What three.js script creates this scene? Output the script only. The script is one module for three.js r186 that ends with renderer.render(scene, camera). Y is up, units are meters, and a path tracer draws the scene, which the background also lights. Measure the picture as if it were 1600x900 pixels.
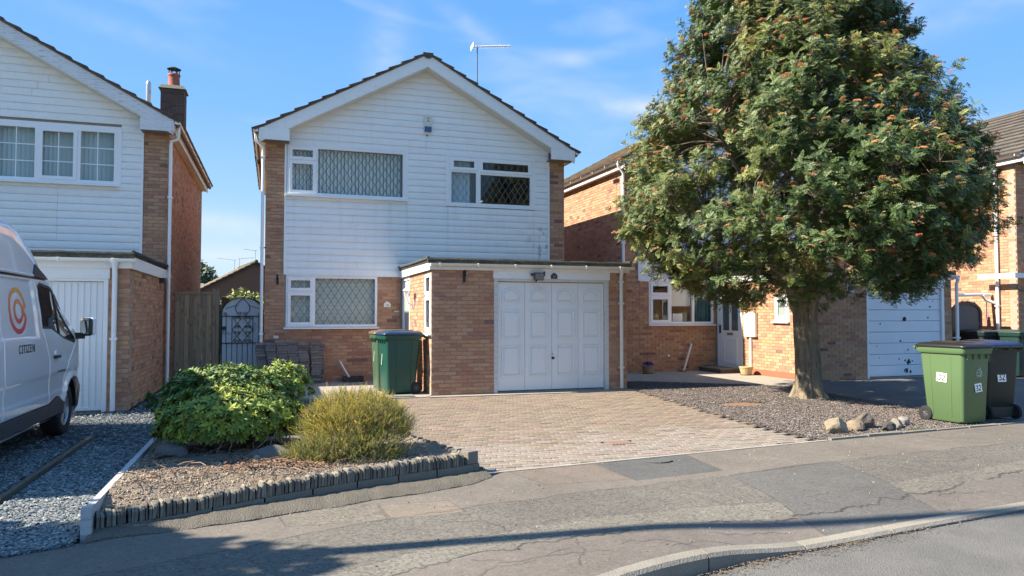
import * as THREE from 'three';
import { mergeVertices, toCreasedNormals } from 'three/addons/utils/BufferGeometryUtils.js';
import { RoundedBoxGeometry } from 'three/addons/geometries/RoundedBoxGeometry.js';

// ---------------------------------------------------------------- camera, sky, sun, exposure
const scene = new THREE.Scene();
const camera = new THREE.PerspectiveCamera(43.08, 16 / 9, 0.1, 900);
camera.position.set(0, 1.55, 0);
camera.rotation.order = 'YXZ';
camera.rotation.set(0.03507, -0.31542, 0);
const EXPOSURE = 2.9;
const SUN_EL = 40 * Math.PI / 180, SUN_AZ = 3.9 * Math.PI / 180;
const sunDir = new THREE.Vector3(-Math.cos(SUN_AZ) * Math.cos(SUN_EL), Math.sin(SUN_EL), -Math.sin(SUN_AZ) * Math.cos(SUN_EL));
const sun = new THREE.DirectionalLight(new THREE.Color().setRGB(1, 0.89, 0.73), 4.8);
sun.position.copy(sunDir).multiplyScalar(60).add(new THREE.Vector3(5, 0, -12));
sun.target.position.set(5, 0, -12);
sun.castShadow = true;
sun.shadow.mapSize.set(4096, 4096);
Object.assign(sun.shadow.camera, { left: -35, right: 35, top: 30, bottom: -30, near: 1, far: 150 });
scene.add(sun, sun.target);
const renderer = new THREE.WebGLRenderer({ antialias: true });
renderer.setSize(1024, 576);
renderer.toneMapping = THREE.LinearToneMapping;
renderer.toneMappingExposure = EXPOSURE;
renderer.shadowMap.enabled = true;

// ---------------------------------------------------------------- random numbers and noise
let seed = 12345;
const rnd = () => { seed = (seed + 0x6D2B79F5) | 0; let t = Math.imul(seed ^ (seed >>> 15), 1 | seed); t = (t + Math.imul(t ^ (t >>> 7), 61 | t)) ^ t; return ((t ^ (t >>> 14)) >>> 0) / 4294967296; };
const rr = (a, b) => a + (b - a) * rnd();
const hash = (x, y) => { let h = Math.imul(x, 374761393) + Math.imul(y, 668265263) | 0; h = Math.imul(h ^ (h >>> 13), 1274126177); return ((h ^ (h >>> 16)) >>> 0) / 4294967296; };
const fade = t => t * t * (3 - 2 * t);
function vnoise(x, y, per = 0) {           // value noise, 0..1, periodic when per > 0
  const xi = Math.floor(x), yi = Math.floor(y), fx = fade(x - xi), fy = fade(y - yi);
  const w = v => per ? ((v % per) + per) % per : v;
  const a = hash(w(xi), w(yi)), b = hash(w(xi + 1), w(yi)), c = hash(w(xi), w(yi + 1)), d = hash(w(xi + 1), w(yi + 1));
  return a + (b - a) * fx + (c - a) * fy + (a - b - c + d) * fx * fy;
}
function fbm(x, y, oct = 4, per = 0) { let s = 0, a = 0.5, n = 0; for (let i = 0; i < oct; i++) { s += a * vnoise(x + i * 17, y + i * 31, per); n += a; x *= 2; y *= 2; per *= 2; a *= 0.5; } return s / n; }
const n3 = (x, y, z) => (vnoise(x + z * 1.7, y - z * 2.3) + vnoise(y + 40 + x * .3, z + 7) + vnoise(z - 11, x + 23 + y * .4)) / 3;
const lerp = (a, b, t) => a + (b - a) * t, clamp = (x, a = 0, b = 1) => Math.min(b, Math.max(a, x)), sstep = (a, b, x) => fade(clamp((x - a) / (b - a)));

// ---------------------------------------------------------------- sky
{
  const W = 2048, H = 1024, data = new Float32Array(W * H * 4);
  const stops = [[-90, .5, .62, .72], [0, .72, .86, .97], [4, .58, .79, 1.0], [9, .37, .65, 1.02], [15, .225, .52, 1.0], [23, .15, .43, .96], [45, .15, .425, .95], [90, .15, .42, .94]];
  // wisps of cirrus: azimuth from -z towards +x, elevation, length, thickness, tilt, strength (degrees)
  const wisps = [[28.3, 15.5, 2.6, .7, -.1, .55], [8.2, 19.5, 1.6, 3.2, .5, .25], [-3.5, 6.5, 6, .8, -.08, .4], [-6, 4.2, 7, .9, .05, .35], [0.5, 2.3, 5, .7, .1, .35], [15, 21.5, 2.4, .8, -.6, .25], [48, 19, 7, 1.0, .12, .18], [24, 19.5, 4, .5, .12, .2], [-10, 19, 6, .7, -.2, .12]];
  for (let j = 0; j < H; j++) {
    const el = ((j + .5) / H - .5) * 180;
    let k = 0; while (k < stops.length - 2 && stops[k + 1][0] < el) k++;
    const A = stops[k], B = stops[k + 1], t = clamp((el - A[0]) / (B[0] - A[0]));
    const ce = Math.cos(el * Math.PI / 180), y = Math.sin(el * Math.PI / 180);
    for (let i = 0; i < W; i++) {
      const ph = ((i + .5) / W - .5) * 2 * Math.PI, x = Math.cos(ph) * ce, z = Math.sin(ph) * ce;
      let r = lerp(A[1], B[1], t), g = lerp(A[2], B[2], t), b = lerp(A[3], B[3], t);
      if (el > 0) {
        const az = Math.atan2(x, -z) * 180 / Math.PI;
        let c = Math.max(0, fbm(az / 9 + 60 + el * .05, el / 2.2 + fbm(az / 14 + 80, el / 6, 3) * 3, 5) - .58) * .85 * sstep(0, 3, el) * (1 - sstep(30, 60, el));
        for (const w of wisps) {
          const da = (az - w[0]) * ce, de = el - w[1] - w[4] * da;
          const q = (da / w[2]) ** 2 + (de / w[3]) ** 2;
          if (q < 6) c += w[5] * Math.exp(-q) * (.35 + .9 * fbm(az * 1.1 + 100, el * 2.6 + az * .3 + 50, 4));
        }
        c = clamp(c, 0, .8);
        r = lerp(r, .88, c); g = lerp(g, .93, c); b = lerp(b, 1.0, c);
        const ang = Math.acos(clamp(x * sunDir.x + y * sunDir.y + z * sunDir.z, -1, 1)) * 180 / Math.PI, glow = .9 * Math.exp(-ang / 11) + .12 * Math.exp(-ang / 40);
        r += glow; g += glow * .95; b += glow * .85;
      }
      const o = (j * W + i) * 4; data[o] = 1.06 * r / EXPOSURE; data[o + 1] = 1.06 * g / EXPOSURE; data[o + 2] = 1.05 * b / EXPOSURE; data[o + 3] = 1;
    }
  }
  const sky = new THREE.DataTexture(data, W, H, THREE.RGBAFormat, THREE.FloatType);
  sky.mapping = THREE.EquirectangularReflectionMapping; sky.magFilter = THREE.LinearFilter; sky.needsUpdate = true;
  scene.background = sky; scene.environment = sky;
}

// ---------------------------------------------------------------- scene helpers
const taken = {};
function numbered(name) { const n = taken[name] = (taken[name] ?? -1) + 1; return n ? `${name}_${String(n).padStart(3, '0')}` : name; }
function tag(o, label, category, group, kind) { if (label) o.userData.label = label; if (category) o.userData.category = category; if (group) o.userData.group = group; if (kind) o.userData.kind = kind; return o; }
function thing(name, label, category, pos = [0, 0, 0], group, turn = 0) { const g = new THREE.Group(); g.name = numbered(name); g.position.set(...pos); g.rotation.y = turn; scene.add(g); return tag(g, label, category, group); }
function mesh(name, geo, mat, parent = scene) { const m = new THREE.Mesh(geo, mat); m.name = parent === scene ? numbered(name) : name; m.castShadow = m.receiveShadow = true; parent.add(m); return m; }
function part(name, parent) { const g = new THREE.Group(); g.name = name; parent.add(g); return g; }
function dup(o, pos, turn, label) { const c = o.clone(); c.name = numbered(o.name.replace(/_\d{3}$/, '')); c.userData = { ...o.userData }; if (label) c.userData.label = label; c.position.set(...pos); c.rotation.y = turn; scene.add(c); return c; }
const col = (r, g, b) => new THREE.Color().setRGB(r, g, b);
const std = (c, rough = .8, extra = {}) => new THREE.MeshStandardMaterial({ color: Array.isArray(c) ? col(...c) : c, roughness: rough, metalness: 0, side: THREE.DoubleSide, ...extra });
const phys = (c, rough, extra = {}) => new THREE.MeshPhysicalMaterial({ color: Array.isArray(c) ? col(...c) : c, roughness: rough, side: THREE.DoubleSide, ...extra });

function tex(w, h, fn, { srgb = true, repeat = [1, 1], clampEdges = false } = {}) {       // fn(x, y) gives [r, g, b] or one grey, 0..1
  const d = new Uint8Array(w * h * 4);
  for (let j = 0; j < h; j++) for (let i = 0; i < w; i++) {
    const v = fn(i, j), o = (j * w + i) * 4, a = Array.isArray(v) ? v : [v, v, v];
    d[o] = clamp(a[0]) * 255; d[o + 1] = clamp(a[1]) * 255; d[o + 2] = clamp(a[2]) * 255; d[o + 3] = 255;
  }
  const t = new THREE.DataTexture(d, w, h); t.magFilter = THREE.LinearFilter; t.minFilter = THREE.LinearMipmapLinearFilter; t.generateMipmaps = true;
  t.wrapS = t.wrapT = clampEdges ? THREE.ClampToEdgeWrapping : THREE.RepeatWrapping; t.repeat.set(...repeat);
  if (srgb) t.colorSpace = THREE.SRGBColorSpace; t.needsUpdate = true; return t;
}
function canvasTex(w, h, draw) { const c = document.createElement('canvas'); c.width = w; c.height = h; draw(c.getContext('2d'), w, h); const t = new THREE.CanvasTexture(c); t.colorSpace = THREE.SRGBColorSpace; return t; }

// a bag of triangles that becomes one geometry, with uv in metres and linear vertex colours
class Batch {
  constructor() { this.p = []; this.n = []; this.u = []; this.c = []; }
  tri(a, b, c, k = [1, 1, 1], ua, ub, uc) {
    const ux = b[0] - a[0], uy = b[1] - a[1], uz = b[2] - a[2], vx = c[0] - a[0], vy = c[1] - a[1], vz = c[2] - a[2];
    let nx = uy * vz - uz * vy, ny = uz * vx - ux * vz, nz = ux * vy - uy * vx; const l = Math.hypot(nx, ny, nz) || 1;
    nx /= l; ny /= l; nz /= l;
    const f = q => Math.abs(nz) > .6 ? [q[0], q[1]] : Math.abs(nx) > .6 ? [q[2], q[1]] : [q[0], q[2]];
    this.p.push(...a, ...b, ...c); this.n.push(nx, ny, nz, nx, ny, nz, nx, ny, nz); this.c.push(...k, ...k, ...k);
    this.u.push(...(ua || f(a)), ...(ub || f(b)), ...(uc || f(c)));
  }
  quad(a, b, c, d, k, uv) { this.tri(a, b, c, k, uv?.[0], uv?.[1], uv?.[2]); this.tri(a, c, d, k, uv?.[0], uv?.[2], uv?.[3]); }
  box(x0, x1, y0, y1, z0, z1, k = [1, 1, 1], du = 0) {
    const P = (x, y, z) => [x, y, z], o = (uv) => du ? uv.map(q => [q[0] + du, q[1] + du * .7]) : undefined;
    const F = (a, b, c, d, ax) => this.quad(a, b, c, d, k, o([a, b, c, d].map(q => ax === 0 ? [q[2], q[1]] : ax === 1 ? [q[0], q[2]] : [q[0], q[1]])));
    F(P(x0, y0, z1), P(x1, y0, z1), P(x1, y1, z1), P(x0, y1, z1), 2); F(P(x1, y0, z0), P(x0, y0, z0), P(x0, y1, z0), P(x1, y1, z0), 2);
    F(P(x1, y0, z1), P(x1, y0, z0), P(x1, y1, z0), P(x1, y1, z1), 0); F(P(x0, y0, z0), P(x0, y0, z1), P(x0, y1, z1), P(x0, y1, z0), 0);
    F(P(x0, y1, z1), P(x1, y1, z1), P(x1, y1, z0), P(x0, y1, z0), 1); F(P(x0, y0, z0), P(x1, y0, z0), P(x1, y0, z1), P(x0, y0, z1), 1);
    return this;
  }
  hexa(q, k = [1, 1, 1]) {   // q: 8 corners, bottom ring 0-3 counter-clockwise seen from above, then top ring 4-7
    this.quad(q[3], q[2], q[1], q[0], k); this.quad(q[4], q[5], q[6], q[7], k);
    for (let i = 0; i < 4; i++) { const j = (i + 1) % 4; this.quad(q[i], q[j], q[4 + j], q[4 + i], k); } return this;
  }
  add(geo, m, k = [1, 1, 1]) {
    const g = geo.index ? geo.toNonIndexed() : geo.clone(); if (m) g.applyMatrix4(m);
    const P = g.attributes.position, N = g.attributes.normal, U = g.attributes.uv;
    for (let i = 0; i < P.count; i++) { this.p.push(P.getX(i), P.getY(i), P.getZ(i)); this.n.push(N.getX(i), N.getY(i), N.getZ(i)); this.u.push(U ? U.getX(i) : 0, U ? U.getY(i) : 0); this.c.push(...k); }
    return this;
  }
  tube(pts, rad, sides = 8, k = [1, 1, 1], caps = true, wob = 0) {   // smooth tapered tube through points
    const rings = [], nor = []; let prev = null;
    for (let i = 0; i < pts.length; i++) {
      const a = new THREE.Vector3(...pts[Math.max(0, i - 1)]), b = new THREE.Vector3(...pts[Math.min(pts.length - 1, i + 1)]), d = b.sub(a).normalize();
      if (!prev) prev = Math.abs(d.y) > .9 ? new THREE.Vector3(1, 0, 0) : new THREE.Vector3(0, 1, 0);
      const s = new THREE.Vector3().crossVectors(d, prev).normalize(), t = new THREE.Vector3().crossVectors(s, d); prev = t.clone();
      const R = Array.isArray(rad) ? rad[i] : rad, ring = [], nr = [];
      for (let q = 0; q < sides; q++) {
        const an = q / sides * 2 * Math.PI, v = s.clone().multiplyScalar(Math.cos(an)).addScaledVector(t, Math.sin(an));
        const w = wob ? 1 + wob * (n3(v.x * 2.3 + 5, pts[i][1] * 1.1, v.z * 2.3) - .5) * 2 : 1;
        ring.push([pts[i][0] + v.x * R * w, pts[i][1] + v.y * R * w, pts[i][2] + v.z * R * w]); nr.push([v.x, v.y, v.z]);
      }
      rings.push(ring); nor.push(nr);
    }
    let len = 0;
    for (let i = 0; i + 1 < rings.length; i++) {
      const l2 = len + Math.hypot(pts[i + 1][0] - pts[i][0], pts[i + 1][1] - pts[i][1], pts[i + 1][2] - pts[i][2]);
      for (let q = 0; q < sides; q++) {
        const r = (q + 1) % sides, A = rings[i][q], B = rings[i][r], C = rings[i + 1][r], D = rings[i + 1][q];
        const R = Array.isArray(rad) ? rad[i] : rad, u0 = q / sides * 6.28 * R, u1 = (q + 1) / sides * 6.28 * R;
        const put = (v, n, uu, vv) => { this.p.push(...v); this.n.push(...n); this.u.push(uu, vv); this.c.push(...k); };
        put(A, nor[i][q], u0, len); put(C, nor[i + 1][r], u1, l2); put(B, nor[i][r], u1, len);
        put(A, nor[i][q], u0, len); put(D, nor[i + 1][q], u0, l2); put(C, nor[i + 1][r], u1, l2);
      }
      len = l2;
    }
    if (caps) for (const [ri, fl] of [[0, 1], [rings.length - 1, 0]]) for (let q = 1; q + 1 < sides; q++) fl ? this.tri(rings[ri][0], rings[ri][q], rings[ri][q + 1], k) : this.tri(rings[ri][0], rings[ri][q + 1], rings[ri][q], k);
    return this;
  }
  loft(rings, k = [1, 1, 1], closed = true, caps = true) {   // rings of equal point count; flat shaded, smooth it afterwards
    const n = rings[0].length;
    for (let i = 0; i + 1 < rings.length; i++) for (let q = 0; q < (closed ? n : n - 1); q++) { const r = (q + 1) % n; this.quad(rings[i][q], rings[i][r], rings[i + 1][r], rings[i + 1][q], k); }
    if (caps) for (const ri of [0, rings.length - 1]) { const R = rings[ri]; for (let q = 1; q + 1 < n; q++) ri ? this.tri(R[0], R[q], R[q + 1], k) : this.tri(R[0], R[q + 1], R[q], k); }
    return this;
  }
  geo(crease = 0) {
    const g = new THREE.BufferGeometry();
    g.setAttribute('position', new THREE.BufferAttribute(new Float32Array(this.p), 3)); g.setAttribute('normal', new THREE.BufferAttribute(new Float32Array(this.n), 3));
    g.setAttribute('uv', new THREE.BufferAttribute(new Float32Array(this.u), 2)); g.setAttribute('color', new THREE.BufferAttribute(new Float32Array(this.c), 3));
    return crease ? toCreasedNormals(g, crease) : g;
  }
}
const bx = (x0, x1, y0, y1, z0, z1, k) => new Batch().box(x0, x1, y0, y1, z0, z1, k).geo();
const tubeGeo = (pts, r, s = 10, k, wob = 0) => new Batch().tube(pts, r, s, k, true, wob).geo();
function extrude(shape, depth, bevel = 0, seg = 1) { return new THREE.ExtrudeGeometry(shape, { depth, bevelEnabled: bevel > 0, bevelSize: bevel, bevelThickness: bevel, bevelOffset: -bevel, bevelSegments: seg, curveSegments: 12 }); }
function poly(pts, holes = []) { const s = new THREE.Shape(pts.map(p => new THREE.Vector2(...p))); for (const h of holes) s.holes.push(new THREE.Path(h.map(p => new THREE.Vector2(...p)))); return s; }
function sheet(pts, y, uvScale = 1) {     // flat polygon given as [x, z], facing up, uv in metres
  const g = new THREE.ShapeGeometry(poly(pts.map(([x, z]) => [x, -z]))); g.rotateX(-Math.PI / 2); g.translate(0, y, 0);
  const P = g.attributes.position, U = g.attributes.uv; for (let i = 0; i < P.count; i++) U.setXY(i, P.getX(i) * uvScale, P.getZ(i) * uvScale); return g;
}
function slab(pts, y0, y1) { const g = new THREE.ExtrudeGeometry(poly(pts.map(([x, z]) => [x, -z])), { depth: y1 - y0, bevelEnabled: false }); g.rotateX(-Math.PI / 2); g.translate(0, y0, 0); return g; }
function moved(g, x, y, z, ry = 0, rx = 0, rz = 0) { g = g.clone(); g.applyMatrix4(new THREE.Matrix4().compose(new THREE.Vector3(x, y, z), new THREE.Quaternion().setFromEuler(new THREE.Euler(rx, ry, rz)), new THREE.Vector3(1, 1, 1))); return g; }
const mat4 = (x, y, z, ry = 0, rx = 0, rz = 0, s = 1) => new THREE.Matrix4().compose(new THREE.Vector3(x, y, z), new THREE.Quaternion().setFromEuler(new THREE.Euler(rx, ry, rz, 'YXZ')), Array.isArray(s) ? new THREE.Vector3(...s) : new THREE.Vector3(s, s, s));
function instanced(name, geo, mat, list, parent = scene) {    // list of [Matrix4, Color]
  const m = new THREE.InstancedMesh(geo, mat, list.length); m.name = parent === scene ? numbered(name) : name; m.castShadow = m.receiveShadow = true;
  list.forEach(([a, c], i) => { m.setMatrixAt(i, a); if (c) m.setColorAt(i, c); }); m.userData.kind = 'stuff'; parent.add(m); return m;
}
const vary = (c, a, b) => { const f = rr(a, b); return c.map(v => v * f); };
const mergeG = list => { const b = new Batch(); for (const g of list) b.add(g); return b.geo(); };
// ---------------------------------------------------------------- materials (colours are linear base colours)
const grain = tex(256, 256, (x, y) => .8 + .2 * fbm(x / 10, y / 10, 4, 26) - .08 * hash(x, y) + (hash(x * 3, y * 7) > .985 ? -.25 : 0), { srgb: false });
grain.repeat.set(2.2, 2.2);
const fineBump = tex(256, 256, (x, y) => fbm(x / 6, y / 6, 4, 43), { srgb: false }); fineBump.repeat.set(3, 3);
const M = {};
M.brick = std([1, 1, 1], .92, { vertexColors: true, map: grain, bumpMap: fineBump, bumpScale: .004 });
M.mortar = std([.32, .27, .22], .95, { bumpMap: fineBump, bumpScale: .004 });
const dirt = tex(1024, 1024, (x, y) => { const a = fbm(x / 60, y / 22, 5, 17), s = fbm(x / 7, y / 90, 3, 146); const v = 1 - .06 * sstep(.5, .8, a) - .04 * sstep(.55, .85, s) - .025 * hash(x, y); return [v, v * .995, v * .975]; }, { srgb: false }); dirt.repeat.set(.45, .45);
M.clad = std([.82, .83, .83], .42, { map: dirt });
{ // boards of the middle house: streaks below the window corners, mould at the right-hand end, as in the photograph
  const W = 1024, H = 1024; M.cladMid = std([.82, .83, .83], .42, { map: tex(W, H, (i, j) => {
    const x = i / W * 7.13, y = 2.4 + j / H * 5.2; let v = 1 - .05 * sstep(.5, .8, fbm(x * 3, y * 9, 4)) - .035 * sstep(.55, .85, fbm(x * 16, y * 1.1, 3)) - .02 * hash(i, j), mo = 0;
    for (const [sx, top, len, w, s] of [[3.14, 4.15, 1.6, .035, .13], [2.75, 4.15, 1.7, .05, .10], [4.12, 4.1, 1.5, .03, .15], [4.3, 4.1, .9, .05, .07], [6.3, 4.1, 1.2, .03, .12], [5.2, 4.1, .8, .04, .06], [1.6, 4.15, 1.1, .05, .05], [.6, 4.15, 1.4, .03, .07], [3.6, 5.8, .9, .02, .07]]) if (y < top && y > top - len) v -= s * Math.exp(-(((x - sx + .012 * (vnoise(y * 6, sx * 9) - .5)) / w) ** 2)) * (1 - (top - y) / len) * (.45 + .9 * fbm(x * 40, y * 4, 3));
    mo = sstep(.60, .70, fbm(x * 11 + 5, y * 9, 4)) * sstep(5.95, 6.5, x) * (1 - sstep(3.5, 3.9, y)) * .65; v = lerp(v, .35, mo); return [v, v * .995, v * .975]; }, { srgb: false }) });
  M.cladMid.map.repeat.set(1 / 7.13, 1 / 5.2); M.cladMid.map.offset.set(0, -2.4 / 5.2);
}
M.upvc = std([.80, .81, .81], .3);
M.upvcOld = std([.72, .70, .65], .45, { map: dirt });
M.fascia = std([.80, .81, .81], .4, { map: dirt });
const peel = tex(512, 512, (x, y) => { const a = fbm(x / 40, y / 9, 5, 13), f = sstep(.60, .68, a); return [lerp(.86, .55, f), lerp(.86, .54, f), lerp(.86, .53, f)]; }, { srgb: false }); peel.repeat.set(.7, 2);
M.peeling = std([.78, .79, .8], .55, { map: peel });
M.lead = std([.12, .125, .13], .5); M.leadPale = std([.15, .16, .165], .45);
M.glass = phys([.93, .97, .96], .015, { transmission: 1, thickness: 0, ior: 1.5 });
M.blind = std([.80, .84, .80], .85); M.blindCream = std([.80, .78, .68], .8);
M.curtain = std([.35, .45, .5], .9); M.net = std([.5, .58, .64], .95);
M.plaster = std([.45, .43, .4], .95); M.floor = std([.2, .15, .1], .9);
M.felt = std([.06, .065, .065], .95, { bumpMap: fineBump, bumpScale: .01 });
const mossMap = tex(256, 256, (x, y) => { const a = fbm(x / 14, y / 14, 4, 18), m = sstep(.5, .62, a); return [lerp(.20, .27, m), lerp(.21, .275, m), lerp(.21, .19, m)]; }); mossMap.repeat.set(1.4, 1.4);
M.feltMoss = std([1, 1, 1], .95, { map: mossMap, bumpMap: fineBump, bumpScale: .012 });
const tileMap = tex(512, 512, (x, y) => { const a = fbm(x / 20, y / 20, 5, 25), l = sstep(.62, .72, fbm(x / 9 + 50, y / 9, 4, 57)); const v = .55 + .5 * a; return [lerp(v, 1.25, l), lerp(v * .97, 1.2, l), lerp(v * .93, 1.02, l)]; }, { srgb: false });
M.tile = std([1, 1, 1], .93, { vertexColors: true, map: tileMap, bumpMap: fineBump, bumpScale: .006 });
M.under = std([.16, .12, .09], .95);
M.black = std([.015, .016, .018], .5); M.iron = std([.012, .014, .017], .45);
M.rubber = std([.018, .018, .019], .85); M.darkPlastic = std([.03, .032, .035], .55);
M.steel = std([.5, .5, .5], .35, { metalness: .8 });
const woodMap = tex(512, 512, (x, y) => { const g = fbm(x / 5, y / 120, 4, 103), k = fbm(x / 70, y / 60, 3, 8); const v = .55 + .45 * g - .25 * sstep(.6, .75, k); return [v, v * .96, v * .9]; }, { srgb: false });
M.fence = std([.58, .43, .295], .92, { map: woodMap, vertexColors: true }); woodMap.repeat.set(2, .6);
const concMap = tex(1024, 1024, (x, y) => { const a = fbm(x / 90, y / 90, 5, 12), f = hash(x, y), g = fbm(x / 5, y / 5, 3, 205); const v = .62 + .3 * a + .14 * g - (f > .97 ? .18 : 0) + (f < .02 ? .12 : 0); return [v, v * .975, v * .93]; }, { srgb: false }); concMap.repeat.set(.5, .5);
M.concrete = std([.36, .335, .30], .95, { map: concMap, bumpMap: fineBump, bumpScale: .004 });
M.concreteDark = std([.24, .23, .205], .95, { map: concMap, bumpMap: fineBump, bumpScale: .005 });
M.white = std([.8, .8, .8], .5);
// ---------------------------------------------------------------- ground, road, pavement
const along = pts => x => { let k = 0; while (k < pts.length - 2 && pts[k + 1][0] < x) k++; const [a, b] = [pts[k], pts[k + 1]]; return lerp(a[1], b[1], (x - a[0]) / (b[0] - a[0])); };
const zBack = along([[-9, -3.4], [-4, -4.85], [-1.65, -5.52], [-.11, -5.87], [.67, -6.1], [1.74, -6.46], [2.17, -6.85], [2.97, -6.97], [3.95, -7.15], [5.37, -7.27], [6.45, -7.3], [7.8, -7.41], [10.07, -7.6], [20, -8.6], [40, -11]]);
const zKerb = along([[-9, 2.2], [-4, -.75], [-1, -2.5], [.3, -3.17], [1.3, -3.66], [2.13, -4.0], [2.96, -4.2], [3.9, -4.33], [4.9, -4.46], [6.1, -4.6], [9, -4.95], [13, -5.4], [20, -6.2], [40, -8.6]]);
const drop = x => .09 * sstep(2.5, 3.7, x) * (1 - sstep(10, 11.5, x));
const pavY = (x, z) => -drop(x) * (1 - sstep(0, 1.1, zKerb(x) - z));
const S = v => Math.pow(Math.max(0, v), 1 / 2.2), rgbS = (a, f = 1) => [S(a[0] * f), S(a[1] * f), S(a[2] * f)];

const asphaltMap = tex(1024, 1024, (x, y) => {
  const f = hash(x, y), st = fbm(x / 3, y / 3, 2, 341), big = fbm(x / 130, y / 130, 4, 8);
  let v = .07 + .06 * st + .05 * big; if (f > .93) v += .08 * hash(y, x); if (f < .1) v *= .55; return rgbS([v * 1.03, v, v * .93]);
}); asphaltMap.repeat.set(.55, .55);
const stoneBump = tex(512, 512, (x, y) => fbm(x / 4, y / 4, 3, 128), { srgb: false }); stoneBump.repeat.set(1.3, 1.3);
M.road = std([1, 1, 1], .93, { map: asphaltMap, bumpMap: stoneBump, bumpScale: .008 });
const driveAsph = std([.98, .98, 1.02], .93, { map: asphaltMap, bumpMap: stoneBump, bumpScale: .006 });

tag(mesh('ground', sheet([[-400, 400], [400, 400], [400, -600], [-400, -600]], -.2), std([.10, .10, .06], 1)), null, null, null, 'structure');
const roadPts = []; for (let x = -9; x <= 40; x += .5) roadPts.push([x, zKerb(x) + .02]); roadPts.push([40, 30], [-9, 30]);
tag(mesh('road', sheet(roadPts, -.118), M.road), null, null, null, 'structure');
const lawnMap = tex(512, 512, (x, y) => { const v = .5 + .6 * fbm(x / 12, y / 12, 4, 42); return rgbS([.07 * v, .085 * v, .035 * v]); }); lawnMap.repeat.set(.7, .7);
tag(mesh('garden_ground', sheet([[-60, -5], [-9, -3.5], [-1.6, -5.6], [2, -6.95], [10, -7.7], [40, -11.2], [60, -14], [60, -120], [-60, -120]], -.03), std([1, 1, 1], 1, { map: lawnMap })), null, null, null, 'structure');

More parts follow.
